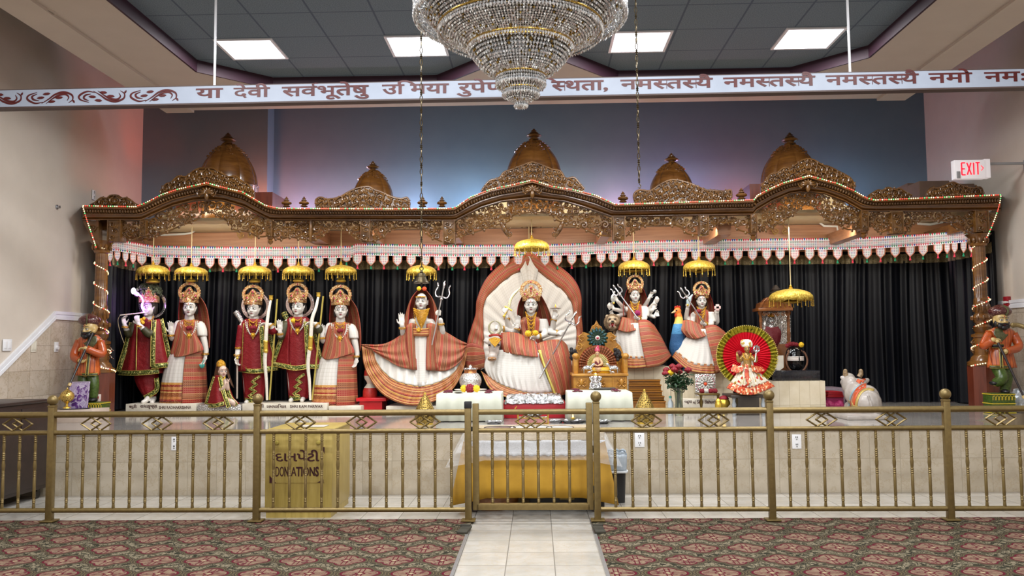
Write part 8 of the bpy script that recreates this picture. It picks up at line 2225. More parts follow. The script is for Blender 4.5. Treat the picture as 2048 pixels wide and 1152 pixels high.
# folded cloths beside the bull
D=11.2;s_=S(D);r=thing('folded_cloth',W(1670,812,D),'folded red striped cloth on a magenta bundle beside the bull','cloth')
a,c=W(1654,795,D),W(1687,783,D);b=MB()
for k in range(4):b.box(((a.x+c.x)/2,D+.15,lerp(a.z,c.z,(k+.5)/4)),(c.x-a.x-.01*k,.34,(c.z-a.z)/4-.002),bev=.012)
b.build('folded_layers',PAT,r);b=MB();zz0=STAGE
for k in range(9):b.sphere(V((lerp(a.x-.02,c.x-.05,k/8),D+.05+.03*math.sin(k*2),STAGE+.06)),(.06,.12,.06+.02*math.sin(k)),10,7)
b.box(((a.x+c.x)/2,D+.16,(STAGE+a.z)/2),(c.x-a.x,.3,a.z-STAGE));b.build('magenta_bundle',M1('magenta_cloth','#7d1444','#9a2058',rough=.6),r)
r=thing('grey_box',W(1668,780,12.0),'low grey box behind the folded cloth','box');base_z(r,1652,1690,776,11.6,12.1,STAGE,M1('grey_lacquer','#6e6068','#7c6e76',rough=.5),'box_body',.006)
# crumpled silver bag behind the right guard
b=MB();D=10.75;c=W(2037,800,D);rp=random.Random(2);s_=S(D)
b.sphere(V((c.x,D,STAGE+.13)),(.11,.10,.16),26,18)
for i in range(len(b.v)):p=b.v[i];n_=noise.noise(p*14)*.03+noise.noise(p*34)*.014;q=(p-V((c.x,D,STAGE+.13))).normalized();b.v[i]=p+q*n_;b.v[i].z=max(b.v[i].z,STAGE+.002)
tag(b.build('crumpled_bag',M1('silver_plastic_bag','#a9b2ba','#c9d0d6',rough=.25,metal=.3),None,0),'crumpled silver-grey plastic bag behind the right turbaned figure','bag')
# turbaned wooden guards
ORG_=NT('painted_orange_coat');co=ORG_.coord('Object');X,Y,Z=ORG_.sep(co);st=ORG_.math('LESS_THAN',ORG_.math('FRACT',ORG_.math('MULTIPLY',X,26.0)),.22)
ORG_.set(col=ORG_.mix(st,ORG_.ramp(ORG_.noise(co,9),[(.3,'#a8491a'),(.7,'#c4632a')]),lin('#7d2f12')),rough=.3,coat=.3);ORANGE=ORG_.m
SLV=NT('painted_orange_sleeve');co=SLV.coord('Object');X,Y,Z=SLV.sep(co);st=SLV.math('LESS_THAN',SLV.math('FRACT',SLV.math('MULTIPLY',Z,60.0)),.3);SLV.set(col=SLV.mix(st,lin('#b8531f'),lin('#7f3113')),rough=.3,coat=.3);SLEEVE=SLV.m
TUR=NT('dotted_turban');co=TUR.coord('Object');v=TUR.voro(co,70,rand=.3);TUR.set(col=TUR.mix(TUR.math('LESS_THAN',v,.22),lin('#4a1a1c'),lin('#c9a58c')),rough=.3,coat=.4);TUR=TUR.m
OLV=M1('painted_olive','#3a3a22','#5b5a38',rough=.3,nscale=40);LEAFG=M1('painted_leaf_green','#2a3a14','#4d6326',rough=.3,nscale=50);GSK=M1('painted_skin','#b99c62','#c9ae74',rough=.3);BRD=M1('painted_beard','#0d0b0c','#17151a',rough=.4)
HANDO=M1('painted_hand','#b0622f','#c0763e',rough=.3)
def guard(label,D,hd,yaw,coat,armA,armB,hA,hB,staff,legs,base,sl):
 f=Fig(D,'guard_statue',label,'statue',hd[0])
 f.head(hd[0],hd[1],34,yaw=yaw,d=.05);y0=coat[0][0]
 f.limb([(hd[0],hd[1]+10,.02),(coat[1][1],coat[1][0],.0),(coat[2][1],coat[2][0],0),(coat[-1][1],coat[-1][0]-5,0)],[8,13,13,14])
 f.limb(*armA);f.limb(*armB);f.hand(*hA);f.hand(*hB)
 for l in legs:f.limb(*l)
 f.finish(GSK,.007);f.face(tilak=True)
 c,h,M=f.hc,f.hh,f.hM
 b=MB()
 for sx in(-1,1):
  b.sphere(c+M@(V((sx*.2,-.28,-.32))*h),(.17*h,.14*h,.17*h),10,8,M);b.tube([c+M@(V(p)*h)for p in((0,-.42,-.2),(sx*.15,-.42,-.22),(sx*.30,-.32,-.17),(sx*.36,-.24,-.1))],[.05*h,.055*h,.045*h,.015*h],7);b.sphere(c+M@(V((sx*.34,-.05,-.2))*h),(.07*h,.12*h,.2*h),8,7,M)
 b.sphere(c+M@(V((0,-.34,-.42))*h),(.2*h,.14*h,.15*h),12,8,M);b.build('beard',BRD,f.root,60)
 tx,ty=hd[0]-1,hd[1]-18;b=MB();b.sphere(f.P(tx,ty,.02),(21.5*f.s,19*f.s,12*f.s),24,12);b.sphere(f.P(tx,ty-4,.0),(15*f.s,14*f.s,10*f.s),20,10);o=b.build('turban',TUR,f.root,60);b=MB();P_=[f.P(tx+1+4*math.sin(i/8*PI),ty+10-i*2.6,.02)+V((0,-(19*math.cos(math.asin(max(-1,min(1,(10-i*2.6)/12))))+.6)*f.s,0))for i in range(9)];b.tube(P_,2.2*f.s,6,flat=.6);b.build('turban_band',OLV,o)
 f.loft(coat,ORANGE,'coat',48,amp=.035,cnt=12,sub=5);rr=f.last;fr=lambda x,y,e=.012:(x,y,f.front(rr,x,y)+e)
 cx=coat[1][1];f.sheet([[fr(cx-13,y0+2),fr(cx,y0+1),fr(cx+13,y0+2)],[fr(cx-14,y0+14),fr(cx,y0+17),fr(cx+14,y0+14)],[fr(cx-6,y0+24),fr(cx,y0+28),fr(cx+6,y0+24)]],OLV,'collar_cape',n=5)
 yb=coat[-1][0];xb,rb=coat[-1][1],coat[-1][2]
 f.strip([fr(xb-rb*.85,yb-1.5),fr(xb-rb*.4,yb-1),fr(xb+rb*.4,yb-1),fr(xb+rb*.85,yb-1.5)],2.4,OLV,'coat_hem');wy=coat[3][0];wx,wr=coat[3][1],coat[3][2];f.strip([fr(wx-wr*.9,wy),fr(wx,wy),fr(wx+wr*.9,wy)],3.4,INK,'belt');f.strip([fr(wx,wy+3),fr(lerp(wx,xb,.6),lerp(wy,yb,.6)),fr(xb,yb)],2.6,OLV,'front_panel')
 for a_ in(armA,armB):f.sleeve(a_[0],[q+1.6 for q in a_[1]],SLEEVE)
 for hnd,a_ in((hA,armA),(hB,armB)):p=a_[0][-1];b=MB();b.sphere(f.P(*p),5.2*f.s,10,8);b.build('cuff',GSK,f.root)
 for l in legs[:2]:f.sleeve(l[0],[q+1.5 for q in l[1]],LEAFG,'trouser_leg')
 for sx_ in sl:b=MB();b.sphere(f.P(*sx_),(7*f.s,11*f.s,4.5*f.s),12,8);b.build('shoe',BRD,f.root)
 p0,p1=f.P(*staff[0]),f.P(*staff[1]);t=thing('spear_staff',p0,staff[2],'staff');b=MB();b.tube([p0,p1],[.012,.016],10);b.build('shaft',M1('black_lacquer','#1a1314','#2a1f20',rough=.3),t);b=MB();b.tube([p0,lerp(p0,p1,.05)],.02,10);b.sphere(p1,.024,10,8);b.build('ferrules',GSK,t)
 x0,x1,yt=base;a,c=W(x0,yt,D-.16),W(x1,yt,D-.16);b=MB();b.box(((a.x+c.x)/2,D-.05,(STAGE+a.z)/2),(c.x-a.x,.22,a.z-STAGE),bev=.006);o=b.build('base_box',LEAFG,f.root);b=MB()
 for z in(a.z-.012,(a.z+STAGE)/2,STAGE+.012):b.box(((a.x+c.x)/2,D-.05,z),(c.x-a.x+.01,.23,.012))
 n_=7
 for row in(0,1):
  zc=lerp(STAGE,a.z,.27+.5*row)
  for k in range(n_):xx=lerp(a.x,c.x,(k+.5)/n_);b.tube([V((xx-.014,D-.164,zc-.025)),V((xx-.014,D-.168,zc+.015)),V((xx,D-.168,zc+.03)),V((xx+.014,D-.168,zc+.015)),V((xx+.014,D-.164,zc-.025))],.004,5)
 b.build('yellow_fretwork',M1('painted_yellow','#b39a24','#c9b03a',rough=.35),o)
DG=10.62
guard('painted wooden guard figure in turban and orange coat at the left column',DG,(180,659),-.35,[(670,181,13,10,0),(680,180,23,14,0),(695,179,20,14,0),(706,178,17,13,0),(720,177,20,15,1),(750,174,25,18,1)],
([(160,682,.0),(148,712,.06),(160,722,.17)],[7,6,5]),([(200,684,.0),(204,708,.06),(172,697,.19)],[7,6,5]),
((160,722,.17),(.9,-.15,-.2),(.1,-.6,.8),19,-1,.6),((172,697,.19),(-1,-.1,.05),(0,-.5,-.9),19,-1,.6),((138,772,.42),(187,663,.10),'black lacquered staff slanting across the left guard figure'),
[([(168,748,.0),(167,772,.03),(172,800,.05)],[10,8,6]),([(184,748,.0),(188,772,.02),(186,798,.03)],[10,8,6])],(168,203,805),[(172,803,.12),(187,800,.10)])
guard('painted wooden guard figure in turban and orange coat at the right column',DG,(2001,641),.05,[(655,2002,13,10,0),(664,2002,26,14,0),(680,2002,21,14,0),(692,2001,19,13,0),(704,2001,22,15,1),(735,2003,28,18,1)],
([(1980,666,.0),(1967,692,.06),(1986,680,.17)],[7,6,5]),([(2026,668,.0),(2037,694,.06),(2011,703,.19)],[7,6,5]),
((1986,680,.17),(1,-.2,.1),(0,-.5,-.9),19,1,.55),((2011,703,.19),(-1,-.1,.0),(0,-.5,.9),19,1,.55),((2049,797,.40),(1995,683,.20),'black lacquered staff slanting across the right guard figure'),
[([(2010,735,.0),(2013,758,.03),(2010,784,.03)],[11,9,7]),([(1996,735,.02),(2004,756,.12),(1991,766,.06)],[11,9,7])],(1984,2030,787),[(2010,783,.10),(1987,766,.06)])
# left corner: incense burner, purple picture, low board, carton
D=10.3;s_=S(D);zb=W(150,817,D).z
r=thing('low_board',W(150,822,D),'low pale wooden board on the stage by the left guard','board');base_z(r,112,184,820,D-.22,D+.2,STAGE,M1('pale_wood','#b9a79a'),'board',.004)
zt=W(150,820,D-.22).z
r=thing('silver_tray',V((W(148,818,D).x,D,zt)),'silver tray under the brass burner at the left corner','tray');c=V((W(148,818,D).x,D-.02,zt));b=MB();b.lathe([(.16,0),(.19,.012),(.195,.012),(.165,.004)],c,36,M=Matrix.Diagonal((1.1,.9,1,1)));b.build('tray_dish',SILV,r)
r=thing('incense_burner',V((W(141,812,D).x,D-.08,zt)),'pierced round brass burner on a foot at the left corner','burner');c=V((W(141,812,D).x,D-.08,zt+.013));u=S(D)
b=MB();b.lathe([(7.5*u,0),(7*u,2*u),(2.4*u,4*u),(2*u,9*u),(5*u,11*u)],c,24);b.build('foot',GOLDS,r)
PB=NT('pierced_bright_brass');co=PB.coord('Object');v=PB.voro(co,46,rand=.2);PB.set(col=PB.mix(PB.math('LESS_THAN',v,.27),lin('#c9a75a'),lin('#241a0c')),rough=.25,metal=.7);b=MB();b.lathe([(q[0]*u,q[1]*u)for q in crl([(5,11),(11,16),(13.5,23),(11.5,30),(6,35),(2,38),(1,41)],4)],c,30);b.build('pierced_globe',PB.m,r);b=MB();b.tube([c+V((-13*u,0,24*u)),c+V((-16*u,0,22*u)),c+V((-16*u,0,16*u))],.008,6);b.build('handle',GOLDS,r)
PU=NT('purple_floral_card');co=PU.coord('Object');n=PU.noise(co,15,3,.5);v=PU.voro(co,12,'DISTANCE_TO_EDGE');PU.set(col=PU.mix(PU.math('LESS_THAN',v,.03),PU.ramp(n,[(.42,'#4f2170'),(.5,'#71468f'),(.56,'#b9a8c9')]),lin('#d9d0e0')),rough=.5)
r=thing('picture_card',V((W(160,815,D).x,D,zt)),'purple floral framed card behind the brass burner','picture');pts=[W(x,y,D+.1)for x,y in((141,765),(178,763),(173,817),(137,816))];
for p in pts:p.z=max(p.z,zt+.004)
b=MB();b.prism(pts,(0,.03,0));b.build('card',PU.m,r,0);b=MB();b.tube(pts+[pts[0]],.006,5);b.build('edge',M1('pale_lilac_edge','#b9aac4'),r)
D=10.9;b=MB();a,c=W(190,800,10.85),W(202,786,10.85)
r=thing('small_carton',W(196,800,10.85),'small red and white carton on the green base of the left guard','carton');zc=W(186,805,DG-.16).z;b.box((W(196,800,10.75).x,10.72,zc+.045),(.08,.06,.088),bev=.003);b.build('carton_body',M1('carton_white','#c9b8b0','#d6c8c2',rough=.6),r);b=MB();b.box((W(196,800,10.75).x,10.689,zc+.05),(.081,.004,.03));b.build('red_stripe',TILK,r)
# dark cabinet at the left
r=thing('side_cabinet',V((-5.6,8.2,0)),'dark brown wooden cabinet on castors against the left wall','cabinet');DKW=M1('dark_walnut','#241a18','#30231f',rough=.4,nscale=20)
Yc0,Yc1=7.75,8.72;xr=W(98,800,8.72).x;zt=0.98
b=MB();b.box(((XL+.06+xr)/2,(Yc0+Yc1)/2,(.10+zt)/2),(xr-XL-.06,Yc1-Yc0,zt-.10),bev=.006);b.build('carcass',DKW,r);b=MB();b.box(((XL+.06+xr)/2,(Yc0+Yc1)/2,zt+.016),(xr-XL-.06+.03,Yc1-Yc0+.04,.032),bev=.008);b.build('top',DKW,r)
for y0,y1 in((Yc0+.03,(Yc0+Yc1)/2-.01),((Yc0+Yc1)/2+.01,Yc1-.03)):
 b=MB();b.box((xr+.008,(y0+y1)/2,.54),(.016,y1-y0,.80),bev=.004);o=b.build('door',DKW,r);
x0_,x1_=XL+.08,xr-.03
for k in range(2):
 a,c=lerp(x0_,x1_,k/2)+.01,lerp(x0_,x1_,(k+1)/2)-.01;b=MB();b.box(((a+c)/2,Yc0-.008,.54),(c-a,.016,.80),bev=.004);o=b.build('door',DKW,r)
 q=MB();q.sphere(V((c-.04 if k==0 else a+.04,Yc0-.03,.6)),.014,8,6);q.build('knob',DB,o)
for x in(x0_+.05,x1_-.03):
 for y in(Yc0+.08,Yc1-.08):b=MB();b.lathe([(.045,-.018),(.045,.018)],(0,0,0),16,M=Matrix.Rotation(PI/2,4,'Y'));b.xf(Matrix.Translation((x,y,.047)));b.box((x,y,.09),(.05,.05,.03));b.build('castor',INK,r)
# yellow-draped table, bin, donation box
def yellow_table():
 Ya,Yb=7.78,8.60;x0,x1=W(930,850,Ya).x,W(1206,850,Ya).x;zt=W(1068,868,Ya).z;cx,cy,hw,hd=(x0+x1)/2,(Ya+Yb)/2,(x1-x0)/2,(Yb-Ya)/2
 r=thing('draped_table',V((cx,cy,0)),'table draped in yellow cloth with a lace and plastic cover behind the gate','table')
 YC=M1('mustard_yellow_cloth','#a57a16','#b88c24',rough=.6,nscale=5,bump=.9,bscale=5);LACE=NT('white_lace');u_=LACE.new('ShaderNodeUVMap').outputs[0];vv=LACE.voro(u_,60);LACE.set(col=LACE.mix(LACE.math('LESS_THAN',vv,.32),lin('#dcdce0'),lin('#a9a191')),rough=.7);LACE.bump(vv,.5,.006)
 def skirt(z0,z1,grow,mat,nm,wav,flare,solid=.005,scal=0,top=True,tw=0):
  n=70;ol=[]
  for k in range(4*n):
   q,t=divmod(k,n);t/=n;ol.append([(-1+2*t,-1),(1,-1+2*t),(1-2*t,1),(-1,1-2*t)][q])
  rows=[]
  for j in range(7):
   f_=j/6;row=[]
   for k,(px,py)in enumerate(ol):
    corner=max(0,1-abs(abs(px)-abs(py))*3.0)if abs(px)==1 or abs(py)==1 else 0
    e=grow+f_*(flare+wav*math.sin(k*.42+.7*math.sin(k*.13)))+f_*corner*tw
    z=lerp(z0,z1,f_)+(scal*abs(math.sin(k*.75))*f_ if scal else 0)-(.05*corner*f_ if tw else 0)
    row.append(V((cx+px*(hw+e),cy+py*(hd+(e if py<0 else min(e,.02))),z)))
   rows.append(row)
  b=MB();us=[k/14 for k in range(4*n+1)];b.grid(rows,cu=True,us=us,vs_=[j/6*(z0-z1)*4 for j in range(7)])
  if top:b.f.append(tuple(range(4*n)));b.uv.append(None)
  return b.build(nm,mat,r,60,solid=solid)
 skirt(zt,.14,.0,YC,'yellow_cloth',.012,.03,tw=.10)
 skirt(zt+.006,zt-.06,.008,M1('sequinned_tan_runner','#a08860','#bba57c',rough=.5,nscale=90),'tan_runner',.003,.004)
 skirt(zt-.055,zt-.20,.012,LACE.m,'lace_border',.004,.012,scal=.014,top=False)
 PL=NT('clear_plastic');PL.set(col='#f2f4f6',rough=.15,alpha=.22,spec=.9);PL.bump(PL.noise(PL.coord(),12,4),.8,.03)
 skirt(zt+.012,zt-.23,.018,PL.m,'plastic_cover',.012,.03,solid=0,tw=.12)
 b=MB()
 for sx in(-1,1):
  for sy in(-1,1):b.box((cx+sx*(hw-.08),cy+sy*(hd-.08),zt/2-.01),(.05,.05,zt-.03))
 b.box((cx,cy,zt-.02),(2*hw-.02,2*hd-.02,.025));b.build('frame',DKW,r,0)
 t=thing('wooden_pot',V((cx-.45,cy-.2,0)),'large brown pot under the left of the yellow-draped table','pot');b=MB();b.lathe([(.16,0),(.24,.06),(.26,.13),(.22,.2),(.18,.22)],V((W(985,990,cy-.15).x,cy-.15,0)),28);b.build('pot_body',wood('pot_wood','#4a2a12','#7a4a20','#96602c',(2,2,6),.35,.3),t)
 t=thing('dark_case',V((cx+.25,cy,0)),'dark case stored under the yellow-draped table','case');b=MB();b.box((cx+.3,cy,.09),(.7,.45,.17),bev=.02);b.build('case_body',INK,t);b=MB();b.box((cx+.3,cy-.235,.10),(.14,.02,.03),bev=.008);b.build('handle',DB,t)
 for px,lb,m_,rx in((1000,'flat silver plate on the yellow-draped table at left',SILV,.15),(1062,'large pale plate with a dark rim in the middle of the yellow-draped table',PEARL,.2),(1120,'small pale plate on the right part of the yellow-draped table',PEARL,.13)):
  p=V((W(px,864,cy-.1).x,cy-.12,zt+.016));t=thing('plate',p,lb,'plate');b=MB();b.lathe([(rx*.7,0),(rx,.014),(rx*.98,.016),(rx*.68,.004)],p,32);b.build('dish',m_,t);b=MB();b.tube([p+V((math.cos(2*PI*k/32)*rx,math.sin(2*PI*k/32)*rx,.016))for k in range(33)],.004,5);b.build('rim',INK,t)
yellow_table()
def bin_():
 D=8.35;c=W(1232,990,D);c=V((W(1234,990,D).x,D,0));s_=S(D);r=thing('waste_bin',c,'black waste bin lined with a grey plastic bag beside the yellow table','bin')
 h=W(1234,905,D).z;R=18*s_
 def box_r(hw0,hw1,z0,z1,mat,nm,wav=0,solid=.004):
  rows=[]
  for j in range(6):
   f_=j/5;row=[]
   for k in range(48):
    a=2*PI*k/48;e=lerp(hw0,hw1,f_);sq=(abs(math.cos(a))**5+abs(math.sin(a))**5)**(-1/5)
    row.append(c+V((math.cos(a)*sq*e*(1+wav*math.sin(k*1.7+j)),math.sin(a)*sq*e*1.2*(1+wav*math.sin(k*2.3+j)),lerp(z0,z1,f_)+(wav*.2*math.sin(k*1.3)if j in(0,5)else 0))))
   rows.append(row)
  b=MB();b.grid(rows,cu=True);
  if not wav:b.f.append(tuple(reversed(range(48))));b.uv.append(None)
  b.build(nm,mat,r,50,solid=solid)
 box_r(R*.8,R,.0,h*.97,M1('black_plastic','#131316','#1d1d20',rough=.35),'bin_body');box_r(R*1.0,R*1.08,h*.62,h*.985,M1('grey_bin_liner','#8d98a3','#aab4bd',rough=.3),'liner',.03);box_r(R*1.02,R*.98,h*.96,h*1.04,M1('grey_bin_liner','#8d98a3'),'liner_rim',.04);b=MB();b.tube([c+V((math.cos(2*PI*k/24)*R*1.08*(abs(math.cos(2*PI*k/24))**5+abs(math.sin(2*PI*k/24))**5)**-.2,math.sin(2*PI*k/24)*R*1.28*(abs(math.cos(2*PI*k/24))**5+abs(math.sin(2*PI*k/24))**5)**-.2,h*.63))for k in range(25)],.012,6);b.build('liner_hem',M1('pale_liner_hem','#c9ced2',rough=.4),r)
bin_()
def donation():
 Ya=7.60;x0,x1=W(530,950,Ya).x,W(664,950,Ya).x;zt=W(597,863,Ya).z;Yb=Ya+.72
 r=thing('donation_box',V(((x0+x1)/2,Ya+.3,0)),'yellow painted donation box with a bilingual sign behind the railing','donation box');YW=wood('yellow_painted_wood','#9a8440','#a9924c','#b39d58',(6,6,.6),.45,.1)
 b=MB();b.box(((x0+x1)/2,(Ya+Yb)/2,(.06+zt)/2),(x1-x0,Yb-Ya,zt-.06),bev=.004);b.build('body',YW,r);b=MB();b.box(((x0+x1)/2,(Ya+Yb)/2,.045),(x1-x0-.02,Yb-Ya-.02,.09));b.build('plinth',YW,r);b=MB();b.box(((x0+x1)/2,(Ya+Yb)/2,zt+.008),(x1-x0+.012,Yb-Ya+.012,.018),bev=.004);o=b.build('lid',YW,r);b=MB();b.box(((x0+x1)/2,Ya+.3,zt+.018),(.16,.02,.004));b.build('slot',INK,o)
 t=thing('paper_sheet',V((x0+.33,Ya+.35,zt+.02)),'white paper sheet on top of the donation box','paper');b=MB();b.box((x0+.35,Ya+.30,zt+.0215),(.26,.19,.002));b.build('sheet',PEARL,t,0)
 for px in(554,637):b=MB();p=W(px,885,Ya-.004);b.lathe([(.018,0),(.018,.01),(.012,.012)],(0,0,0),18,M=Matrix.Rotation(PI/2,4,'X'));b.xf(Matrix.Translation(p));b.build('lock',TRIMG,r)
 a,c=W(541,966,Ya-.003),W(650,897,Ya-.003);b=MB();b.box(((a.x+c.x)/2,Ya-.003,(a.z+c.z)/2),(c.x-a.x,.004,c.z-a.z));sg=b.build('sign',YW,r,0)
 MRN=M1('maroon_letters','#3a0d18',rough=.5);n_=V((0,-1,0));q=MB();N0=Ya-.006
 for toks,x0_,x1_,y0_,y1_ in((['દ','ા','ન','પ','ે','ટ','ી'],551,639,899,923),):
  w_=word(toks,.018);p0,p1=W(x0_,y1_,N0),W(x1_,y0_,N0);fit_text(w_,p0,EX,EZ,p1.x-p0.x,p1.z-p0.z,n_,None);q.merge(w_)
 for tx,xa,xb in(('DON',551,577),('ATIONS',582,638)):
  w_=word(list(tx),.024);w2=MB().merge(w_,Matrix.Translation((.035,0,.0002)));w_.merge(w2);p0,p1=W(xa,953,N0),W(xb,933,N0);fit_text(w_,p0,EX,EZ,p1.x-p0.x,p1.z-p0.z,n_,None);q.merge(w_)
 for tri in(((539,951),(552,966),(539,966)),((634,965),(647,959),(647,966)),((643,894),(649,894),(649,908))):q.prism([W(x,y,N0)for x,y in tri],(0,.001,0))
 q.build('lettering',MRN,sg,0,fixn=False)
donation()
# hanging scripture banner
def banner():
 Yb=7.5;tl,tr=W(-60,182.2,Yb),W(2110,136.7,Yb);bl=W(-60,215.2,Yb);h=tl.z-bl.z
 u=(tr-tl).normalized();r=thing('scripture_banner',(tl+tr)/2,'long white board lettered in dark red hung across the hall on two rods','banner')
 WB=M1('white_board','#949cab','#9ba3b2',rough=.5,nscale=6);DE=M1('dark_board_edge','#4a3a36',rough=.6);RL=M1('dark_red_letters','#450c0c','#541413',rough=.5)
 b=MB();b.prism([tl,tr,tr-EZ*h,tl-EZ*h],(0,.10,0));b.build('board',WB,r,0)
 b=MB();b.prism([tl-EZ*(h+.0),tr-EZ*(h+.0),tr-EZ*(h+.014),tl-EZ*(h+.014)],(0,.10,0));b.prism([tl+EZ*.008,tr+EZ*.008,tr,tl],(0,.10,0));b.build('edge_strips',DE,r,0)
 n=V((0,-1,0))
 def at(px,f):p=W(px,lerp(181,138,px/2048)+33*(1-f),Yb);return V((p.x,Yb-.001,(tl+u*((p.x-tl.x)/u.x)).z-h*(1-f)))
 NS=['न','म','h:स','त','h:स','य','ै']
 for toks,x0,x1 in((['य','ा'],391.6,446),(['द','े','व','ी'],467,540),(['स','व','r:','भ','ू','त','े','ष','ु'],563.6,738),(['उ','ि','म','य','ा'],764,898),(['र','ु','प','े','ण'],913,1015),
(['स','ं','ि','h:स','थ','त','ा',','],1040,1216),(NS,1241,1426),(NS,1446.5,1631),(NS,1651.7,1838),(['न','म','ो'],1857.5,1945),(['न','म','ः'],1968.7,2052)):
  w_=word(toks,.022);p0,p1=at(x0,.30),at(x1,.30);fit_text(w_,p0,u,EZ,(p1-p0).length,h*.56,n,0.0,.64,.001);w_.build('word',RL,r,0,fixn=False)
 b=MB();A=[[(.36,.86),(.20,.95),(.05,.62),(.07,.28),(.24,.04)],[(.28,.74),(.17,.64),(.14,.38),(.24,.17)],[(.33,.98),(.47,.62),(.60,.24),(.77,.06),(.93,.3),(.95,.7),(.87,.96)],[(.42,.99),(.56,.56),(.67,.32),(.80,.24),(.87,.48),(.84,.78)],[(.99,.98),(.95,.72)]]
 for k in range(-1,4):
  x0=-53+103.5*k+(0 if k<0 else 0);fl=k%2==1
  def pt(a,c):return at(x0+100*a,.14+.72*(c if not fl else 1-c))+V((0,-.001,0))
  for c_ in A:
   P_=cr([pt(*p)for p in c_],6);m_=len(P_)-1;b.ribbon(P_,[.0022+.0075*math.sin(PI*i/m_)for i in range(m_+1)],(0,-1,0),.002)
  for a,c in((.31,.50),(.53,.84),(.43,.18),(.68,.52)):
   P_=[pt(a-.075,c+.03),pt(a,c),pt(a+.075,c-.03)];b.ribbon(cr(P_,4),[.001,.007,.011,.0125,.012,.0125,.011,.007,.001],(0,-1,0),.002)
 b.build('scroll_ornament',RL,r,0)
 for px in(429,1701):
  x=W(px,168,Yb+.05).x;z0=(tl+u*((x-tl.x)/u.x)).z;b=MB();b.tube([V((x,Yb+.05,z0)),V((x,Yb+.05,ZT))],.0115,10);b.lathe([(.035,-.012),(.035,0)],(x,Yb+.05,ZT),16);b.build('hanging_rod',WHITE,r)
banner()
# bell and chains
BRZ=M1('dark_bronze','#3d3526','#5a4d36',rough=.4,metal=.8,nscale=40)
def chain(b,top,bot,step=.052):
 n=int((top-bot).length/step)
 for i in range(n):
  p=lerp(top,bot,(i+.5)/n);rot=Matrix.Rotation(PI/2*(i%2)+.3,3,'Z')
  if i%3==2:
   b.lathe([(.004,-.022),(.011,-.016),(.006,-.008),(.013,0),(.006,.008),(.011,.016),(.004,.022)],p,8)
  else:
   b.tube([p+rot@V((math.cos(a)*.0105,0,math.sin(a)*.027))for a in[2*PI*k/10 for k in range(11)]],.0042,5,caps=False)
Yc=7.0
top,bot=W(837,60,Yc),W(843,535,Yc);X=bot.x;c=V((X,Yc,bot.z))
r=thing('temple_bell',c,'dark bronze bell hanging on a long ornate chain left of centre','bell')
b=MB();chain(b,V((X,Yc,ZT)),c);b.build('chain',BRZ,r);s_=S(Yc)
b=MB();b.tube([c+V((math.cos(2*PI*k/14)*3.6*s_,0,-2*s_+math.sin(2*PI*k/14)*4*s_))for k in range(15)],1*s_,6,caps=False);b.lathe([(2*s_,-11*s_),(3.6*s_,-9*s_),(2*s_,-6.5*s_)],c,14);b.build('crown_loop',BRZ,r)
b=MB();b.lathe([(q[0]*s_,q[1]*s_)for q in[(15.5,-32),(15.8,-31),(14.5,-29),(13,-27.5),(12.6,-26),(11.2,-24),(9.8,-20.5),(9.2,-19),(9.6,-18.2),(8.6,-15),(7,-12.2),(3,-10.6)]],c,32);b.build('bell_body',BRZ,r)
b=MB();b.tube([c+V((0,0,-14*s_)),c+V((0,0,-32*s_))],.7*s_,6);b.sphere(c+V((0,0,-33*s_)),2.4*s_,10,8);b.build('clapper',BRZ,r)
bot=W(1278.5,375,Yc);r=thing('hanging_chain',V((bot.x,Yc,bot.z)),'bare ornate bronze chain hanging right of the chandelier with an empty hook','chain')
b=MB();chain(b,V((bot.x,Yc,ZT)),V((bot.x,Yc,bot.z+.03)));b.build('chain',BRZ,r);b=MB();b.tube([V((bot.x,Yc,bot.z+.03))+V((math.sin(a)*.012,0,-.018+math.cos(a)*.016))for a in[k*.45 for k in range(10)]],.004,6);b.build('hook',BRZ,r)
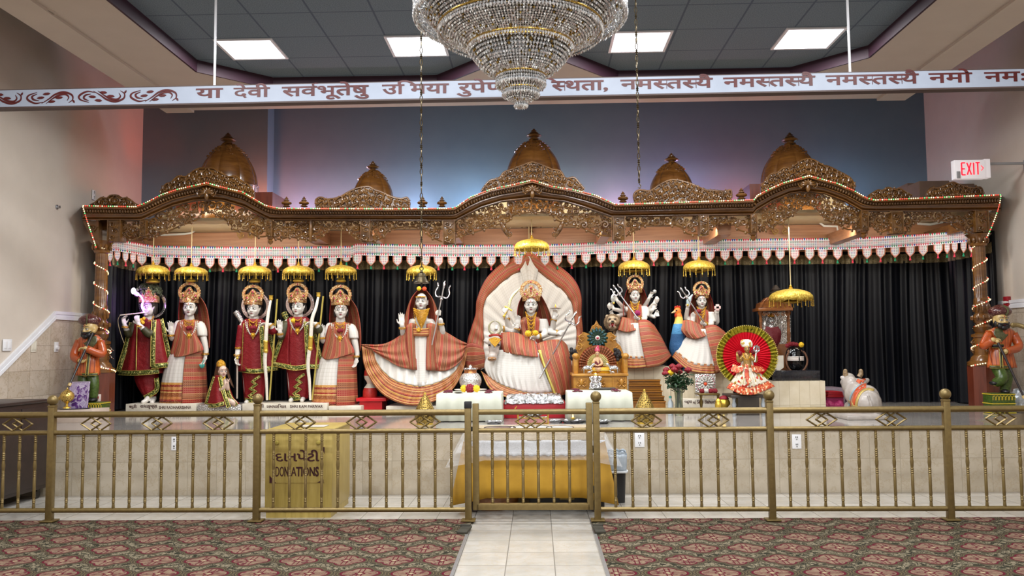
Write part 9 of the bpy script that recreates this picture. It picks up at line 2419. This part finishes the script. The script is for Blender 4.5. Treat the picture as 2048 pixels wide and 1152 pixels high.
# crystal chandelier
def chandelier():
 D=5.75;s_=S(D);cx=W(1041,100,D).x
 def z(y):return W(1041,y,D).z
 r=thing('chandelier',V((cx,D,z(216))),'huge tiered crystal chandelier hanging in the centre of the hall','chandelier')
 CR=NT('cut_crystal');CR.set(col='#eceef0',rough=.05,metal=.65,spec=.9);CR=CR.m;CRY=NT('amber_glint_crystal');CRY.set(col='#a98f52',rough=.1,metal=.8);CRY=CRY.m
 GF=M1('chandelier_gold','#a8843a','#c09c4c',rough=.25,metal=.9);rc=random.Random(12);O=V((cx,D,0))
 def bead(b,p,rr,el=1.0):
  M=Matrix.Rotation(rc.uniform(0,6),3,'Z')@Matrix.Rotation(rc.uniform(-.35,.35),3,'X')
  vs=[V((rr*math.cos(k*PI/2.5),rr*math.sin(k*PI/2.5),0))for k in range(5)]+[V((0,0,rr*1.25*el)),V((0,0,-rr*1.25*el))]
  b.add([p+M@q for q in vs],[(k,(k+1)%5,5)for k in range(5)]+[((k+1)%5,k,6)for k in range(5)])
 # strand bowls: (R0, y0) -> (R1, y1) with sag; drops at the rims
 def bowl(R0,y0,R1,y1,n,sag,rr,nm,lay=2):
  b=MB();g=MB()
  for l in range(lay):
   for k in range(n):
    a=2*PI*(k+.5*l)/n;m_=int(max(5,math.hypot((R0-R1)*s_,z(y0)-z(y1))/(rr*2.05)))
    for j in range(m_+1):
     t=j/m_;R=lerp(R0,R1,t)*s_-l*.02;zz_=lerp(z(y0),z(y1),t)-sag*math.sin(PI*t)*s_+l*.02
     tgt=g if rc.random()<.07 else b
     bead(tgt,O+V((math.cos(a)*R,math.sin(a)*R,zz_)),rr*(.85+.3*rc.random()))
  o=b.build(nm,CR,r,0,fixn=False);o['kind']='stuff';o=g.build('amber_glints',CRY,r,0,fixn=False);o['kind']='stuff'
 def ring(R,y,w_,nm='ring'):
  b=MB();b.tube([O+V((math.cos(2*PI*k/64)*R*s_,math.sin(2*PI*k/64)*R*s_,z(y)))for k in range(65)],w_,6,caps=False);b.build(nm,GF,r)
 def fringe(R,y,L,n,rr,nm,rows=1):
  b=MB()
  for q in range(rows):
   for k in range(n):
    a=2*PI*(k+.5*q)/n;Rr=(R-q*5)*s_;m_=max(1,int(L*s_/(rr*2.6)))
    for j in range(m_):bead(b,O+V((math.cos(a)*Rr,math.sin(a)*Rr,z(y)-(j+.5)*rr*2.6)),rr*(1.15 if j==m_-1 else .9),1.35 if j==m_-1 else 1.0)
  o=b.build(nm,CR,r,0,fixn=False);o['kind']='stuff'
 ring(219,-22,.012,'rim_ring');ring(216,4,.010);ring(168,58,.008);ring(107,94,.012);ring(104,101,.008);ring(50,152,.009);ring(36,180,.007)
 fringe(219,-22,30,190,.0105,'rim_drops',2);fringe(217,3,46,190,.0105,'rim_drops',2)
 bowl(212,10,110,92,150,12,.0105,'outer_strands');fringe(168,60,14,150,.009,'mid_drops')
 fringe(107,95,16,110,.0105,'tier_drops',2);bowl(104,104,52,150,84,9,.0105,'middle_strands');fringe(80,124,14,84,.0095,'mid_drops')
 fringe(50,153,24,62,.0095,'tier_drops',2);bowl(46,168,36,180,44,2,.009,'lower_strands',1);fringe(37,181,15,46,.0085,'tier_drops',2);bowl(34,190,14,204,32,2,.0085,'base_strands',2);fringe(13,203,14,18,.0085,'tip_drops',2)
 b=MB();b.tube([V((cx,D,ZT)),V((cx,D,z(20)))],.03,10);b.lathe([(.16,-.05),(.18,0)],V((cx,D,ZT)),24);b.build('stem',GF,r)
 b=MB()
 for k in range(16):a=2*PI*k/16;d=V((math.cos(a),math.sin(a),0));b.tube([V((cx,D,z(-10))),O+d*110*s_+V((0,0,z(-20))),O+d*217*s_+V((0,0,z(-22)))],.007,5)
 b.build('spokes',GF,r)
 b=MB();b.lathe([(200*s_,z(4)),(160*s_,z(44)),(105*s_,z(86)),(100*s_,z(98)),(48*s_,z(140)),(44*s_,z(160)),(10*s_,z(192)),(.01,z(194))][::-1],O,40,caps=False);b.build('inner_shell',M1('chandelier_inner','#5c574c','#7d7666',rough=.25,metal=.85,nscale=70,bump=.8,bscale=60),r)
chandelier()
